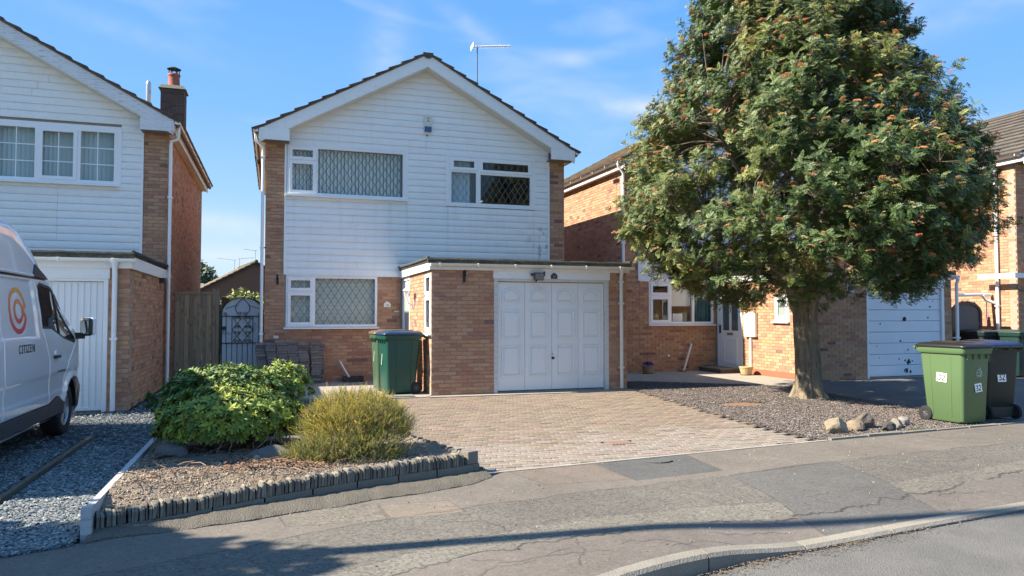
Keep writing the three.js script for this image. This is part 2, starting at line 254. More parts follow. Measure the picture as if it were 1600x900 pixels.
{ // pavement: one long sheet that dips at the dropped kerb, patched and cracked
  const PW = 2048, PH = 768, X0 = -4, Z0 = -8, XW = 16, ZW = 6, crack = new Float32Array(PW * PH);
  const dot = (px, py, w, s) => { for (let j = -2; j <= 2; j++) for (let i = -2; i <= 2; i++) { const a = Math.round(px) + i, b = Math.round(py) + j; if (a < 0 || b < 0 || a >= PW || b >= PH) continue; const d = Math.hypot(a - px, b - py), k = b * PW + a; crack[k] = Math.max(crack[k], s * clamp(1 - (d - w) / 1.1)); } };
  const line = (pts, w = .6, s = .8, wander = .02, gap = 0) => { for (let k = 0; k + 1 < pts.length; k++) { const [a, b] = [pts[k], pts[k + 1]], n = Math.ceil(Math.hypot(b[0] - a[0], b[1] - a[1]) * 140); for (let i = 0; i < n; i++) { const t = i / n, x = lerp(a[0], b[0], t), z = lerp(a[1], b[1], t), q = (vnoise(x * 6 + 3, z * 6 + k) - .5) * 2 * wander + (vnoise(x * 25, z * 25 + 9) - .5) * wander; if (gap && vnoise(x * 2.2 + 50, z + 5) < gap) continue; dot((x - X0) / XW * PW, (z + q - Z0) / ZW * PH, w * (.4 + vnoise(x * 9, z * 9 + 77)), s * (.5 + .5 * vnoise(x * 5 + 9, z * 5))); } } };
  const lineL = [[-4, -3.9], [-.5, -5.1], [-.02, -5.3], [.61, -5.53], [1.54, -5.72], [2.5, -5.89], [4.16, -6.08], [5.95, -6.35], [8.7, -6.57], [12, -6.9]];
  const lineM = [[-4, -2], [-1, -3.7], [.35, -4.49], [1.15, -4.92], [2.18, -5.13], [3.96, -5.16], [5.31, -5.35], [7.6, -5.74], [12, -6.3]];
  const lineN = [[-4, -1.6], [-1, -3.4], [.8, -4.45], [1.33, -4.62], [2.02, -4.75], [3.92, -4.84], [5.24, -5.04], [7.19, -5.43], [12, -6.0]];
  line(lineL, .7, .8, .03, .25); line(lineM, .3, .5, .03, .45); line(lineN, 1.0, .95, .05, .2);
  const walk = (x, z, a, n) => { const p = [[x, z]]; for (let i = 0; i < n; i++) { a += rr(-.7, .7); x += Math.cos(a) * .13; z += Math.sin(a) * .09; p.push([x, z]); } line(p, .35, .8, .03); return p; };
  for (const [x, z, a, n] of [[2.0, -4.72, 1.2, 6], [2.25, -4.5, .3, 7], [2.1, -4.4, 2.6, 6], [2.55, -4.35, -1, 4], [1.2, -4.5, .4, 6], [.9, -4.2, .6, 6], [1.6, -5.7, -1.8, 6], [1.1, -5.5, .2, 7], [3.0, -4.6, .5, 5], [.4, -4.6, 1.5, 7], [-.3, -4.4, .9, 8], [6.3, -6.2, .2, 9], [7.6, -6.9, .1, 10], [5.6, -5.0, .4, 6]]) walk(x, z, a, n);
  const patches = [ // corners [x, z], colour, speckle
    [[[.81, -6.0], [1.39, -5.98], [1.44, -5.6], [.83, -5.57]], [.175, .145, .112], .05],
    [[[.0, -6.2], [.82, -6.05], [.85, -5.56], [.1, -5.62]], [.155, .137, .108], .45],
    [[[3.17, -6.95], [4.32, -7.16], [4.23, -6.28], [3.22, -6.14]], [.085, .085, .08], .12],
    [[[4.18, -6.08], [5.61, -6.32], [5.2, -4.5], [3.86, -4.3]], [.105, .10, .092], .2],
    [[[2.2, -6.9], [3.15, -6.93], [3.2, -6.2], [2.35, -6.25]], [.15, .122, .097], .06],
    [[[7.8, -7.3], [9.6, -7.5], [9.6, -6.7], [8.0, -6.6]], [.135, .118, .097], .1]];
  const inside = (p, x, z) => { let r = false; for (let i = 0, j = p.length - 1; i < p.length; j = i++) if ((p[i][1] > z) !== (p[j][1] > z) && x < (p[j][0] - p[i][0]) * (z - p[i][1]) / (p[j][1] - p[i][1]) + p[i][0]) r = !r; return r; };
  for (const [p] of patches) line([...p, p[0]], .45, .6, .012);
  const fL = along(lineL), fM = along(lineM), fN = along(lineN);
  const paveMap = tex(PW, PH, (i, j) => {
    const x = X0 + i / PW * XW, z = Z0 + j / PH * ZW, f = hash(i, j), big = fbm(x * .9 + 9, z * .9 + 3, 5), mid = fbm(x * 6, z * 6 + 20, 4), st = fbm(i / 2.2, j / 2.2, 2);
    const wob = (vnoise(x * 7, z * 7) - .5) * .05;
    let c, sp = .12;
    if (z + wob < fL(x)) c = [.150, .130, .107]; else if (z + wob < fM(x)) { c = [.126, .115, .096]; sp = .42; } else if (z + wob < fN(x)) { c = [.160, .147, .12]; sp = .55; } else { c = [.146, .126, .107]; sp = .1; }
    for (const [p, k, s] of patches) if (inside(p, x + wob * .5, z + wob * .5)) { c = k; sp = s; }
    let v = .72 + .35 * big + .22 * (mid - .5) + .3 * (st - .5);
    const g = fbm(i / 1.7 + 300, j / 1.5, 2); if (sp > .3) v *= g > .62 ? .62 : g < .34 ? 1.25 : 1; else if (f > 1 - sp * .5) v *= 1.35; else if (f < sp * .5) v *= .6;
    if (hash(i >> 1, j >> 1) > .9985) v *= 1.7;
    v *= 1 - .78 * crack[j * PW + i];
    return rgbS(c, v);
  });
  const b = new Batch(), nz = 26, uvOf = (x, z) => [(x - X0) / XW, (z - Z0) / ZW];
  for (let x = -9; x < 40; x += x < 12 && x > -4 ? .12 : .5) { const x2 = x + (x < 12 && x > -4 ? .12 : .5);
    for (let k = 0; k < nz; k++) { const P = (xx, t) => { const z = lerp(zBack(xx) - .03, zKerb(xx) - .11, t); return [xx, pavY(xx, z) + .006 * (vnoise(xx * 2.5, z * 2.5) - .5), z]; };
      const a = P(x, k / nz), c = P(x2, k / nz), d = P(x2, (k + 1) / nz), e = P(x, (k + 1) / nz); b.quad(e, d, c, a, [1, 1, 1], [e, d, c, a].map(q => uvOf(q[0], q[2]))); } }
  const g = mergeVertices(b.geo(), 1e-4); g.computeVertexNormals();
  tag(mesh('pavement', g, std([1, 1, 1], .94, { map: paveMap, bumpMap: stoneBump, bumpScale: .006 })), null, null, null, 'structure');
  // inspection cover set in the dark patch
  const cov = thing('water_cover', 'small oval grey metal water cover set in the dark pavement patch', 'cover', [3.87, .005, -6.87]);
  const cg = new THREE.CylinderGeometry(.095, .095, .008, 28); cg.scale(1.35, 1, 1); mesh('lid', cg, std([.088, .089, .086], .8), cov); const rg = new THREE.TorusGeometry(.10, .008, 6, 30); rg.rotateX(Math.PI / 2); rg.scale(1.35, 1, 1); mesh('rim', rg, std([.075, .075, .075], .8), cov);
}
{ // kerb: stones laid end to end, upstanding on the left and dropped in front of the drives
  const kerb = thing('kerb', 'row of grey concrete kerb stones between the pavement and road', 'kerb'); kerb.userData.kind = 'structure'; delete kerb.userData.category;
  let x = -8; const tones = [0, 1, 2, 3].map(i => std(col(...[.25, .235, .205].map(v => v * (.85 + .14 * i))), .93, { map: concMap, bumpMap: fineBump, bumpScale: .004 }));
  const pale = std([.30, .28, .24], .93, { map: concMap, bumpMap: fineBump, bumpScale: .004 });
  while (x < 22) {
    const L = .9, x2 = x + L * .985, q = (xx, dz, y) => [xx, y, zKerb(xx) + dz];
    const n = 4, b = new Batch(), g = .004;
    const ring = xx => { const t = pavY(xx, zKerb(xx)) + .004; return [q(xx, -.12, -.3), q(xx, 0, -.3), q(xx, 0, t - .022), q(xx, -.022, t), q(xx, -.12, t)]; };
    const R = []; for (let k = 0; k <= n; k++) R.push(ring(lerp(x + g, x2 - g, k / n))); b.loft(R.map(r => r.slice().reverse()));
    mesh('kerb_stone', b.geo(.6), x > 2.9 && x < 4.5 ? pale : tones[Math.floor(rnd() * 4)], kerb); x = x2 + .004;
  }
}
{ // grit and dry leaves along the road channel
  const geo = new THREE.PlaneGeometry(.03, .014, 2, 1); geo.attributes.position.setZ(1, .006); geo.attributes.position.setZ(4, .006); const list = [];
  for (let i = 0; i < 1700; i++) { const x = i < 1300 ? rr(1.6, 4.6) + rr(-.6, .6) : rr(-2, 9), d = .02 + Math.abs(rr(-1, 1) * rr(0, 1)) * (i < 1300 ? .16 : .07), z = zKerb(x) + d; list.push([mat4(x, -.108 + rr(0, .008), z, rr(0, 6.3), -Math.PI / 2 + rr(-.5, .5), 0, rr(.15, .6)), col(...vary([.15, .11, .07], .5, 1.5))]); }
  instanced('channel_litter', geo, std([1, 1, 1], .95), list).userData.label = 'dry leaf litter and grit along the kerb';
}
{ // small stones and bits on the pavement
  const geo = new THREE.IcosahedronGeometry(.006, 0), list = [];
  for (let i = 0; i < 420; i++) { const x = rr(-3, 9), z = lerp(zBack(x), zKerb(x) - .15, Math.pow(rnd(), 1.3)); list.push([mat4(x, pavY(x, z) + .004, z, rr(0, 6), rr(0, 6), 0, [rr(.5, 1.9), rr(.3, .8), rr(.5, 1.6)]), col(...vary([.26, .23, .19], .4, 1.4))]); }
  instanced('pavement_grit', geo, std([1, 1, 1], .95), list).userData.label = 'scattered grit on the pavement';
}
// ---------------------------------------------------------------- block paved driveway
const inPoly = (p, x, z) => { let r = false; for (let i = 0, j = p.length - 1; i < p.length; j = i++) if ((p[i][1] > z) !== (p[j][1] > z) && x < (p[j][0] - p[i][0]) * (z - p[i][1]) / (p[j][1] - p[i][1]) + p[i][0]) r = !r; return r; };
{
  const dp = [[1.9, -6.84], [6.43, -7.36], [6.41, -8.42], [6.62, -10.3], [7.05, -13.28], [2.74, -13.36], [1.1, -13.36], [1.2, -9.2], [1.62, -8.2]];
  const drive = thing('driveway', 'buff and pink block paved driveway', 'driveway'); drive.userData.kind = 'structure'; delete drive.userData.category;
  mesh('bedding', sheet(dp, -.03), std([.075, .062, .048], 1, { map: concMap }), drive);
  mesh('edging', slab([[1.96, -6.84], [6.46, -7.32], [6.46, -7.37], [1.96, -6.89]], -.1, .006), M.concrete, drive);
  mesh('edging', slab([[2.74, -13.36], [7.07, -13.28], [7.07, -13.56], [2.74, -13.58]], -.1, .004), M.concrete, drive);
  const base = [[.225, .176, .128], [.232, .172, .13], [.215, .172, .124], [.247, .198, .146], [.21, .16, .12], [.23, .188, .137], [.20, .162, .124], [.245, .18, .14]];
  const pale = [[.26, .222, .18], [.27, .232, .19], [.25, .212, .172], [.262, .222, .18], [.24, .195, .163], [.275, .24, .20], [.25, .222, .185], [.26, .205, .175]];
  const blk = (b, x0, x1, z0, z1, y, c, tilt = 0) => { const e = .004; b.hexa([[x0, -.028, z1], [x1, -.028, z1], [x1, -.028, z0], [x0, -.028, z0], [x0, y - e, z1], [x1, y - e, z1], [x1, y - e + tilt, z0], [x0, y - e + tilt, z0]], c); b.hexa([[x0, y - e, z1], [x1, y - e, z1], [x1, y - e + tilt, z0], [x0, y - e + tilt, z0], [x0 + e, y, z1 - e], [x1 - e, y, z1 - e], [x1 - e, y + tilt, z0 + e], [x0 + e, y + tilt, z0 + e]], c); };
  const blocks = [];
  for (let r = 0; r < 66; r++) for (let k = -2; k < 34; k++) {
    const x0 = .9 + k * .205 + (r % 2) * .1025, z0 = -13.36 + r * .105; const cx = x0 + .1, cz = z0 + .05, warp = .012 * (vnoise(cx * 1.3, cz * 1.3) - .5);
    const ins = [[x0, z0], [x0 + .2, z0], [x0, z0 + .1], [x0 + .2, z0 + .1]].filter(q => inPoly(dp, ...q)).length; if (ins < 3 || (cx > 3.8 && cx < 4.13 && cz > -8.1 && cz < -7.85)) continue;
    const w = sstep(-9.6, -7.7, cz + (fbm(cx * 1.5, cz * 1.5, 3) - .5) * 2.4);
    blocks.push([x0 + rr(-.001, .001), z0 + warp, rr(-.0025, .0025), rnd() < w ? 8 + Math.floor(rnd() * 8) : Math.floor(rnd() * 8), cz]);
  }
  blocks.sort((a, b) => b[4] - a[4]);
  const geos = [...base, ...pale].map((c, i) => { const b = new Batch(); blk(b, -.0965, .0965, -.0455, .0455, 0, c.map(v => v * (.9 + .2 * hash(i, 3)))); return b.geo(); });
  const blockMat = std([1, 1, 1], .92, { vertexColors: true, map: grain, bumpMap: fineBump, bumpScale: .003 });
  const rest = new Batch();
  blocks.forEach(([x, z, y, t], i) => {
    if (i < 300) { const m = mesh('paving_block', geos[t], blockMat, drive); m.position.set(x + .1, y, z + .05); m.rotation.set(rr(-.012, .012), rr(-.01, .01), rr(-.008, .008)); }
    else blk(rest, x + .0035, x + .1965, z + .0045, z + .0955, y, vary([...base, ...pale][t], .85, 1.12), rr(-.0015, .0015));
  });
  mesh('paving_blocks', rest.geo(), blockMat, drive).userData.kind = 'stuff';
  const dr = thing('drain_cover', 'small rusty brown drain grid set in the block paving', 'drain', [3.965, 0, -7.975]);
  mesh('frame', bx(-.16, .16, -.02, .002, -.12, .12), std([.16, .11, .085], .9), dr);
  for (let i = 0; i < 7; i++) mesh('bar', bx(-.14 + i * .043, -.118 + i * .043, .002, .009, -.1, .1), std([.19, .125, .1], .85), dr);
}
// ---------------------------------------------------------------- slate chip beds
const chipGeo = (() => { const g = new THREE.OctahedronGeometry(1, 0), p = g.attributes.position; for (let i = 0; i < p.count; i++) p.setXYZ(i, p.getX(i) * (1 + .2 * hash(Math.round(p.getX(i) * 9), 1)), p.getY(i) * .33, p.getZ(i) * (.62 + .2 * p.getX(i))); g.computeVertexNormals(); return g; })();
function chips(name, label, n, pos, size, colours, layers = 2) {
  const list = []; let guard = 0;
  while (list.length < n && guard++ < n * 6) { const q = pos(); if (!q) continue; const s = size(), c = colours[Math.floor(rnd() * colours.length)], f = rr(.6, 1.35);
    list.push([mat4(q[0], q[2] + rr(0, .012) * layers, q[1], rr(0, 6.3), rr(-.45, .45), rr(-.35, .35), s), col(c[0] * f, c[1] * f, c[2] * f)]); }
  const m = instanced(name, chipGeo, std([1, 1, 1], .85), list); m.userData.label = label; return m;
}
{
  const bed = [[-9, -3.33], [-4, -4.78], [-1.65, -5.45], [-1.27, -5.6], [-1.27, -9.3], [-1.2, -11], [-.3, -12], [-.3, -17], [-2.15, -17], [-2.15, -13.0], [-9.4, -13.0]];
  const gm = tex(512, 512, (x, y) => { const v = .45 + .9 * fbm(x / 4, y / 4, 3, 128); return rgbS([.075 * v, .095 * v, .11 * v]); }); gm.repeat.set(1.5, 1.5);
  tag(mesh('gravel_drive', sheet(bed, -.012), std([1, 1, 1], .95, { map: gm, bumpMap: stoneBump, bumpScale: .02 })), null, null, null, 'structure');
  chips('slate_chippings', 'blue grey slate chippings on the left drive', 52000, () => { const near = rnd() < .62, x = near ? rr(-2.9, -1.26) : rr(-4.6, -.3), z = near ? lerp(-9.6, -5.3, Math.pow(rnd(), .8)) : rr(-17, -5.3); if (!inPoly(bed, x, z) || (x > -2.22 && x < -2.06 && z > -10.4)) return null; return [x, z, -.004]; }, () => rr(.010, .027), [[.145, .17, .18], [.11, .138, .148], [.195, .22, .225], [.27, .285, .28], [.125, .148, .163], [.18, .19, .18]]);
  // sunken timber strip
  const tm = std([.20, .16, .12], .9, { map: woodMap }); tag(mesh('timber_edging', new Batch().box(-2.17, -2.115, -.06, .03, -10.4, -5.3).geo(), tm), 'weathered timber edging strip sunk in the slate chippings', 'timber edging');
}
{
  const bed = [[6.5, -7.42], [7.8, -7.52], [10.1, -7.74], [10.0, -9.5], [10.15, -11.2], [10.6, -12.9], [9.7, -13.6], [7.95, -14.9], [7.05, -15.2], [6.98, -13.2], [6.56, -10.3], [6.36, -8.4], [6.36, -7.40]];
  const gm = tex(512, 512, (x, y) => { const v = .5 + .8 * fbm(x / 4, y / 4, 3, 128); return rgbS([.115 * v, .092 * v, .078 * v]); }); gm.repeat.set(1.5, 1.5);
  tag(mesh('gravel_bed', sheet(bed, -.008), std([1, 1, 1], .95, { map: gm, bumpMap: stoneBump, bumpScale: .02 })), null, null, null, 'structure');
  chips('plum_chippings', 'plum and grey slate chippings round the tree', 68000, () => { const x = rr(6.4, 10.7), z = lerp(-15.2, -7.4, Math.pow(rnd(), .75)); if (!inPoly(bed, x, z) || Math.hypot((x - 7.62) / .42, (z + 10.68) / .3) < .75 + .4 * vnoise(x * 5, z * 5)) return null; return [x, z, -.004]; }, () => rr(.008, .019), [[.15, .125, .118], [.122, .104, .10], [.185, .155, .14], [.24, .21, .185], [.10, .088, .085], [.165, .142, .12]]);
  tag(mesh('bare_soil_patch', sheet(Array.from({ length: 18 }, (_, i) => { const a = i / 18 * 6.283, r = .8 + .3 * vnoise(i * 1.3, 4); return [7.62 + Math.cos(a) * .45 * r, -10.68 + Math.sin(a) * .32 * r]; }), -.002), std([.30, .19, .12], 1, { map: concMap, bumpMap: stoneBump, bumpScale: .02 })), null, null, null, 'structure');
  tag(mesh('neighbour_path', slab([[7.0, -15.2], [7.95, -14.92], [9.7, -13.62], [10.65, -12.95], [11.5, -13.2], [11.5, -17.2], [8.8, -17.2], [8.0, -17.0]], -.08, .018), M.concrete), null, null, null, 'structure');
  tag(mesh('neighbour_drive', sheet([[10.1, -7.74], [20, -8.75], [20, -14.2], [16.1, -14.2], [11.4, -13.95], [11.5, -13.2], [10.65, -12.95], [10.15, -11.2], [10.0, -9.5]], -.004), driveAsph), null, null, null, 'structure');
  const kb = thing('bed_edging', 'low irregular concrete edging along the front of the plum slate bed', 'edging'); 
  for (let i = 0; i < 10; i++) { const x = 6.5 + i * .62, x2 = x + .6; const y = rr(.012, .035); mesh('edging_stone', new Batch().hexa([[x, -.05, zBack(x) - .01], [x2, -.05, zBack(x2) - .01], [x2, -.05, zBack(x2) - .08], [x, -.05, zBack(x) - .08], [x, y, zBack(x) - .02], [x2, y + rr(-.01, .01), zBack(x2) - .02], [x2, y, zBack(x2) - .08], [x, y, zBack(x) - .08]]).geo(), M.concreteDark, kb); }
}
// concrete apron in front of the porch of the middle house
tag(mesh('porch_path', slab([[-.3, -17.0], [-.3, -14.6], [1.1, -13.38], [2.72, -13.38], [2.84, -13.62], [2.84, -17.0]], -.1, .012), M.concrete), null, null, null, 'structure');
tag(mesh('paving_slab', bx(2.1, 2.5, .012, .03, -13.75, -13.45), std([.2, .22, .2], .9, { map: concMap })), 'small grey green paving slab lying beside the green bins', 'paving slab');
// ---------------------------------------------------------------- house kit
const BRICKS = [[.52, .29, .172], [.49, .257, .15], [.55, .32, .192], [.46, .224, .137], [.54, .305, .168], [.50, .28, .182], [.56, .34, .212], [.42, .214, .145], [.53, .315, .187], [.24, .138, .112]];
const brickGeos = BRICKS.map((c, i) => new Batch().box(-.1075, .1075, -.0325, .0325, -.03, 0, c, i * .37).geo());
const brickTone = () => { const r = rnd(); return r < .02 ? 9 : Math.floor(rnd() * 9); };
function minus(u0, u1, v0, v1, holes) {    // rectangle less holes, as rectangles
  const vs = [...new Set([v0, v1, ...holes.flatMap(h => [h[2], h[3]]).filter(v => v > v0 && v < v1)])].sort((a, b) => a - b), out = [];
  for (let i = 0; i + 1 < vs.length; i++) for (const [a, b] of spans(u0, u1, (vs[i] + vs[i + 1]) / 2, holes)) out.push([a, b, vs[i], vs[i + 1]]);
  return out;
}
function spans(u0, u1, v, holes) { let s = [[u0, u1]]; for (const h of holes) if (v > h[2] && v < h[3]) s = s.flatMap(([a, b]) => h[1] <= a || h[0] >= b ? [[a, b]] : [[a, h[0]], [h[1], b]].filter(q => q[1] - q[0] > .004)); return s; }
class House {
  constructor(name, label, x, z, turn = 0) { this.g = thing(name, label, 'house', [x, 0, z], null, turn); this.bricks = []; this.mortar = new Batch(); this.tiles = []; }
  // a brick face on the plane z = at (or x = at), normal sign s, u across, v up; pri: low numbers become separate bricks first
  wall(ax, at, s, u0, u1, v0, v1, holes = [], { pri = 5, body = true, thick = .22, shift = 0, tones } = {}) {
    if (body) for (const [a, b, c, d] of minus(u0, u1, v0, v1, holes)) { const i = at - s * .009, j = at - s * thick; ax === 'z' ? this.mortar.box(a, b, c, d, Math.min(i, j), Math.max(i, j)) : this.mortar.box(Math.min(i, j), Math.max(i, j), c, d, a, b); }
    for (let r = Math.floor(v0 / .075); r * .075 < v1; r++) {
      const y0 = Math.max(v0, r * .075 + .005), y1 = Math.min(v1, r * .075 + .07); if (y1 - y0 < .025) continue;
      for (const [a, b] of spans(u0, u1, (y0 + y1) / 2, holes)) {
        const off = (((r % 2) + 2) % 2) * .1125 + shift;
        for (let k = Math.floor((a - off) / .225) - 1; off + k * .225 < b; k++) { const p = Math.max(a, off + k * .225 + .005), q = Math.min(b, off + k * .225 + .22); if (q - p < .03) continue; this.bricks.push({ ax, at, s, u: (p + q) / 2, w: q - p, v: (y0 + y1) / 2, h: y1 - y0, pri: pri + rnd() * .001, t: tones ? tones[Math.floor(rnd() * tones.length)] : brickTone() }); }
      }
    }
  }
  finishBricks(limit = 300) {
    this.bricks.sort((a, b) => a.pri - b.pri); const rest = new Batch(); let n = 0;
    for (const b of this.bricks) {
      if (n < limit && b.w > .2 && b.h > .06) {
        n++; const m = mesh('brick', brickGeos[b.t], M.brick, this.g), d = rr(-.0015, .0012);
        if (b.ax === 'z') { m.position.set(b.u, b.v, b.at + d * b.s); if (b.s < 0) m.rotation.y = Math.PI; } else { m.position.set(b.at + d * b.s, b.v, b.u); m.rotation.y = b.s * Math.PI / 2; }
      } else {
        const c = vary(BRICKS[b.t], .9, 1.1), f = b.at + rr(-.0015, .0012) * b.s, k = b.at - b.s * .03, [l, h] = [Math.min(f, k), Math.max(f, k)];
        b.ax === 'z' ? rest.box(b.u - b.w / 2, b.u + b.w / 2, b.v - b.h / 2, b.v + b.h / 2, l, h, c, rnd() * 3) : rest.box(l, h, b.v - b.h / 2, b.v + b.h / 2, b.u - b.w / 2, b.u + b.w / 2, c, rnd() * 3);
      }
    }
    mesh('brickwork', rest.geo(), M.brick, this.g).userData.kind = 'stuff'; mesh('wall', this.mortar.geo(), M.mortar, this.g);
  }
}
// two storey gable-fronted shell: main front on z = 0, x from 0 to W, roof ridge running back
function shell(H, { W = 7.13, D = 7.6, holes = [], cladX = [.42, 6.70], cladY = 2.42, tileSide = 0, tileLimit = 60, tones = [[.13, .10, .085], [.11, .085, .07], [.15, .115, .09], [.10, .08, .07]], pierPri = 3, cladMat = M.clad, sideL = 4, sideR = 4, bargeMat = M.fascia, gutterMat = M.upvc, joints = [] }) {
  const g = H.g, mid = W / 2, sl = .549, top = x => 7.61 - sl * Math.abs(x - mid), al = Math.atan(sl), ca = Math.cos(al), sa = Math.sin(al);
  // front wall panel with the openings
  const rectPath = h => [[h[0], h[2]], [h[1], h[2]], [h[1], h[3]], [h[0], h[3]]];
  const fw = extrude(poly([[0, 0], [W, 0], [W, top(0) - .1], [mid, top(mid) - .1], [0, top(0) - .1]], holes.map(rectPath)), .2); fw.translate(0, 0, -.212); mesh('front_wall', fw, M.mortar, g);
  H.wall('z', 0, 1, 0, cladX[0], 0, 5.36, [], { pri: pierPri, body: false }); H.wall('z', 0, 1, cladX[1], W, 0, 5.36, [], { pri: pierPri, body: false });
  H.wall('x', 0, -1, -D, -.034, 0, 5.36, [], { pri: sideL, shift: .1 }); H.wall('x', W, 1, -D, -.034, 0, 5.36, [], { pri: sideR, shift: .1 });
  mesh('back_wall', extrude(poly([[0, 0], [W, 0], [W, 5.36], [mid, 7.45], [0, 5.36]]), .2).translate(0, 0, -D - .01), M.mortar, g);
  mesh('upper_floor', bx(.22, W - .22, 2.45, 2.65, -D + .2, -.22), M.plaster, g);
  mesh('ground_floor', bx(.22, W - .22, -.02, .05, -D + .2, -.22), M.floor, g);
  mesh('loft_floor', bx(.22, W - .22, 5.42, 5.5, -D + .2, -.22), M.plaster, g);
  mesh('partition', bx(3.1, 3.2, .05, 5.42, -D + .2, -.4), M.plaster, g);
  // shiplap boards
  const pitch = .1535, z0 = .002;
  for (let y = cladY, r = 0; y < 7.5; y += pitch, r++) {
    const y1 = Math.min(y + pitch - .002, 7.52); const lim = yy => { const d = (top(mid) - .04 - yy) / sl; return [Math.max(cladX[0], mid - d), Math.min(cladX[1], mid + d)]; };
    const [a0, b0] = lim(y), [a1, b1] = lim(y1); if (b1 - a1 < .05) break;
    let cuts = spans(a0, b0, y + pitch / 2, holes.map(h => [h[0] - .07, h[1] + .07, h[2] - .03, h[3] + .05]));
    cuts = cuts.flatMap(([p, q]) => { const js = joints.filter(j => j[1] === r && j[0] > p + .2 && j[0] < q - .2).map(j => j[0]).sort((m, n) => m - n), e = [p, ...js, q], o = []; for (let i = 0; i + 1 < e.length; i++) o.push([e[i] + (i ? .002 : 0), e[i + 1] - .002]); return o; });
    for (const [p, q] of cuts) {
      const L0 = p <= a0 + .001 ? a0 : p, L1 = p <= a0 + .001 ? Math.max(a1, p) : p, R0 = q >= b0 - .004 ? b0 : q, R1 = q >= b0 - .004 ? Math.min(b1, q) : q;
      const prof = [[y, z0], [y, .021], [y + .012, .024], [y + pitch * .66, .023], [y + pitch * .80, .018], [y + pitch * .90, .009], [y1, .007], [y1, z0]], b = new Batch();
      const at = (yy, t) => { const k = clamp((yy - y) / (y1 - y)); return t ? lerp(R0, R1, k) : lerp(L0, L1, k); };
      b.loft([prof.map(([yy, zz]) => [at(yy, 0), yy, zz]), prof.map(([yy, zz]) => [at(yy, 1), yy, zz])]);
      mesh('cladding_board', b.geo(.5), cladMat, g);
    }
  }
  mesh('cladding_trim', new Batch().box(cladX[0] - .025, cladX[0] + .02, cladY, 5.4, .003, .034).geo(), M.upvc, g); mesh('cladding_trim', new Batch().box(cladX[1] - .02, cladX[1] + .025, cladY, 5.4, .003, .034).geo(), M.upvc, g);
  mesh('cladding_trim', bx(cladX[0] + .02, cladX[1] - .02, cladY - .02, cladY - .002, .003, .03), M.upvc, g);
  // roof: deck, tiles, ridge, bargeboards, boxed ends, eaves
  const zf = .40, eS = -.27, L = (mid - eS) / ca, yE = top(eS), deck = new Batch();
  const P = side => (s, n, z) => { const x = eS + s * ca - n * sa; return [side < 0 ? x : W - x, yE + s * sa + n * ca, z]; };
  for (const side of [-1, 1]) {
    const p = P(side), q = (s, n, z) => p(s, n, z), ring = (s0, s1, n0, n1, za, zb) => side < 0 ? [q(s0, n0, zb), q(s1, n0, zb), q(s1, n0, za), q(s0, n0, za), q(s0, n1, zb), q(s1, n1, zb), q(s1, n1, za), q(s0, n1, za)] : [q(s1, n0, zb), q(s0, n0, zb), q(s0, n0, za), q(s1, n0, za), q(s1, n1, zb), q(s0, n1, zb), q(s0, n1, za), q(s1, n1, za)];
    deck.hexa(ring(.02, L, -.06, -.002, -D - .25, .32));
    mesh('verge_mortar', new Batch().hexa(ring(.04, L - .02, .001, .05, .30, zf - .022)).geo(), M.under, g);
    const n = 13, ex = L / n;
    for (let i = 0; i < n; i++) { const wd = .33; let zz = zf, first = true; while (zz > -D - .25) { const w = first && i % 2 ? wd / 2 : wd, za = Math.max(-D - .25, zz - w); const s0 = i * ex, s1 = Math.min(L - .01, s0 + ex + .07);
      const lift = rr(0, .004), c8 = side < 0 ? [q(s0, .045 + lift, zz - .003), q(s1, .004, zz - .003), q(s1, .004, za + .003), q(s0, .045 + lift, za + .003), q(s0, .078 + lift, zz - .003), q(s1, .03, zz - .003), q(s1, .03, za + .003), q(s0, .078 + lift, za + .003)] : [q(s1, .004, zz - .003), q(s0, .045 + lift, zz - .003), q(s0, .045 + lift, za + .003), q(s1, .004, za + .003), q(s1, .03, zz - .003), q(s0, .078 + lift, zz - .003), q(s0, .078 + lift, za + .003), q(s1, .03, za + .003)];
      H.tiles.push({ c8, pri: (first ? 0 : side === tileSide ? 1 + (zf - zz) * .05 + rnd() * .01 : 9), t: Math.floor(rnd() * tones.length) }); zz = za; first = false; } }
    // bargeboard and box end
    const m = x => side < 0 ? x : W - x, pts = [[-.14, top(-.14)], [mid, top(mid)], [mid, top(mid) - .29], [.50, top(.5) - .29], [-.14, top(-.14) - .3]].map(([x, y]) => [m(x), y]); if (side > 0) pts.reverse();
    const bg = extrude(poly(pts), .024); bg.translate(0, 0, .33); mesh('bargeboard', bg, bargeMat, g);
    const xa = Math.min(m(-.145), m(.49)), xb = Math.max(m(-.145), m(.49)); mesh('box_end', bx(xa, xb, 5.345, 5.60, .355, .372), bargeMat, g);
    mesh('soffit', new Batch().hexa(ring(.3, L - .05, -.27, -.255, .0, .33)).geo(), M.upvcOld, g);
    mesh('box_soffit', bx(xa + .004, xb - .004, 5.345, 5.365, .034, .354), std([.2, .16, .13], .9), g);
    mesh('eaves_soffit', bx(Math.min(m(-.13), m(-.002)), Math.max(m(-.13), m(-.002)), 5.35, 5.368, -D, .03), M.upvcOld, g);
    mesh('fascia', bx(Math.min(m(-.155), m(-.132)), Math.max(m(-.155), m(-.132)), 5.345, 5.56, -D - .2, .352), M.upvcOld, g);
    // half-round gutter with brackets
    const gu = new Batch(), gr = [[], []]; for (let k = 0; k <= 8; k++) { const a = Math.PI + k / 8 * Math.PI; for (const [o, z] of [[0, .36], [1, -D - .2]]) gr[o].push([m(-.215) + Math.cos(a) * .055, 5.555 + Math.sin(a) * .055, z]); }
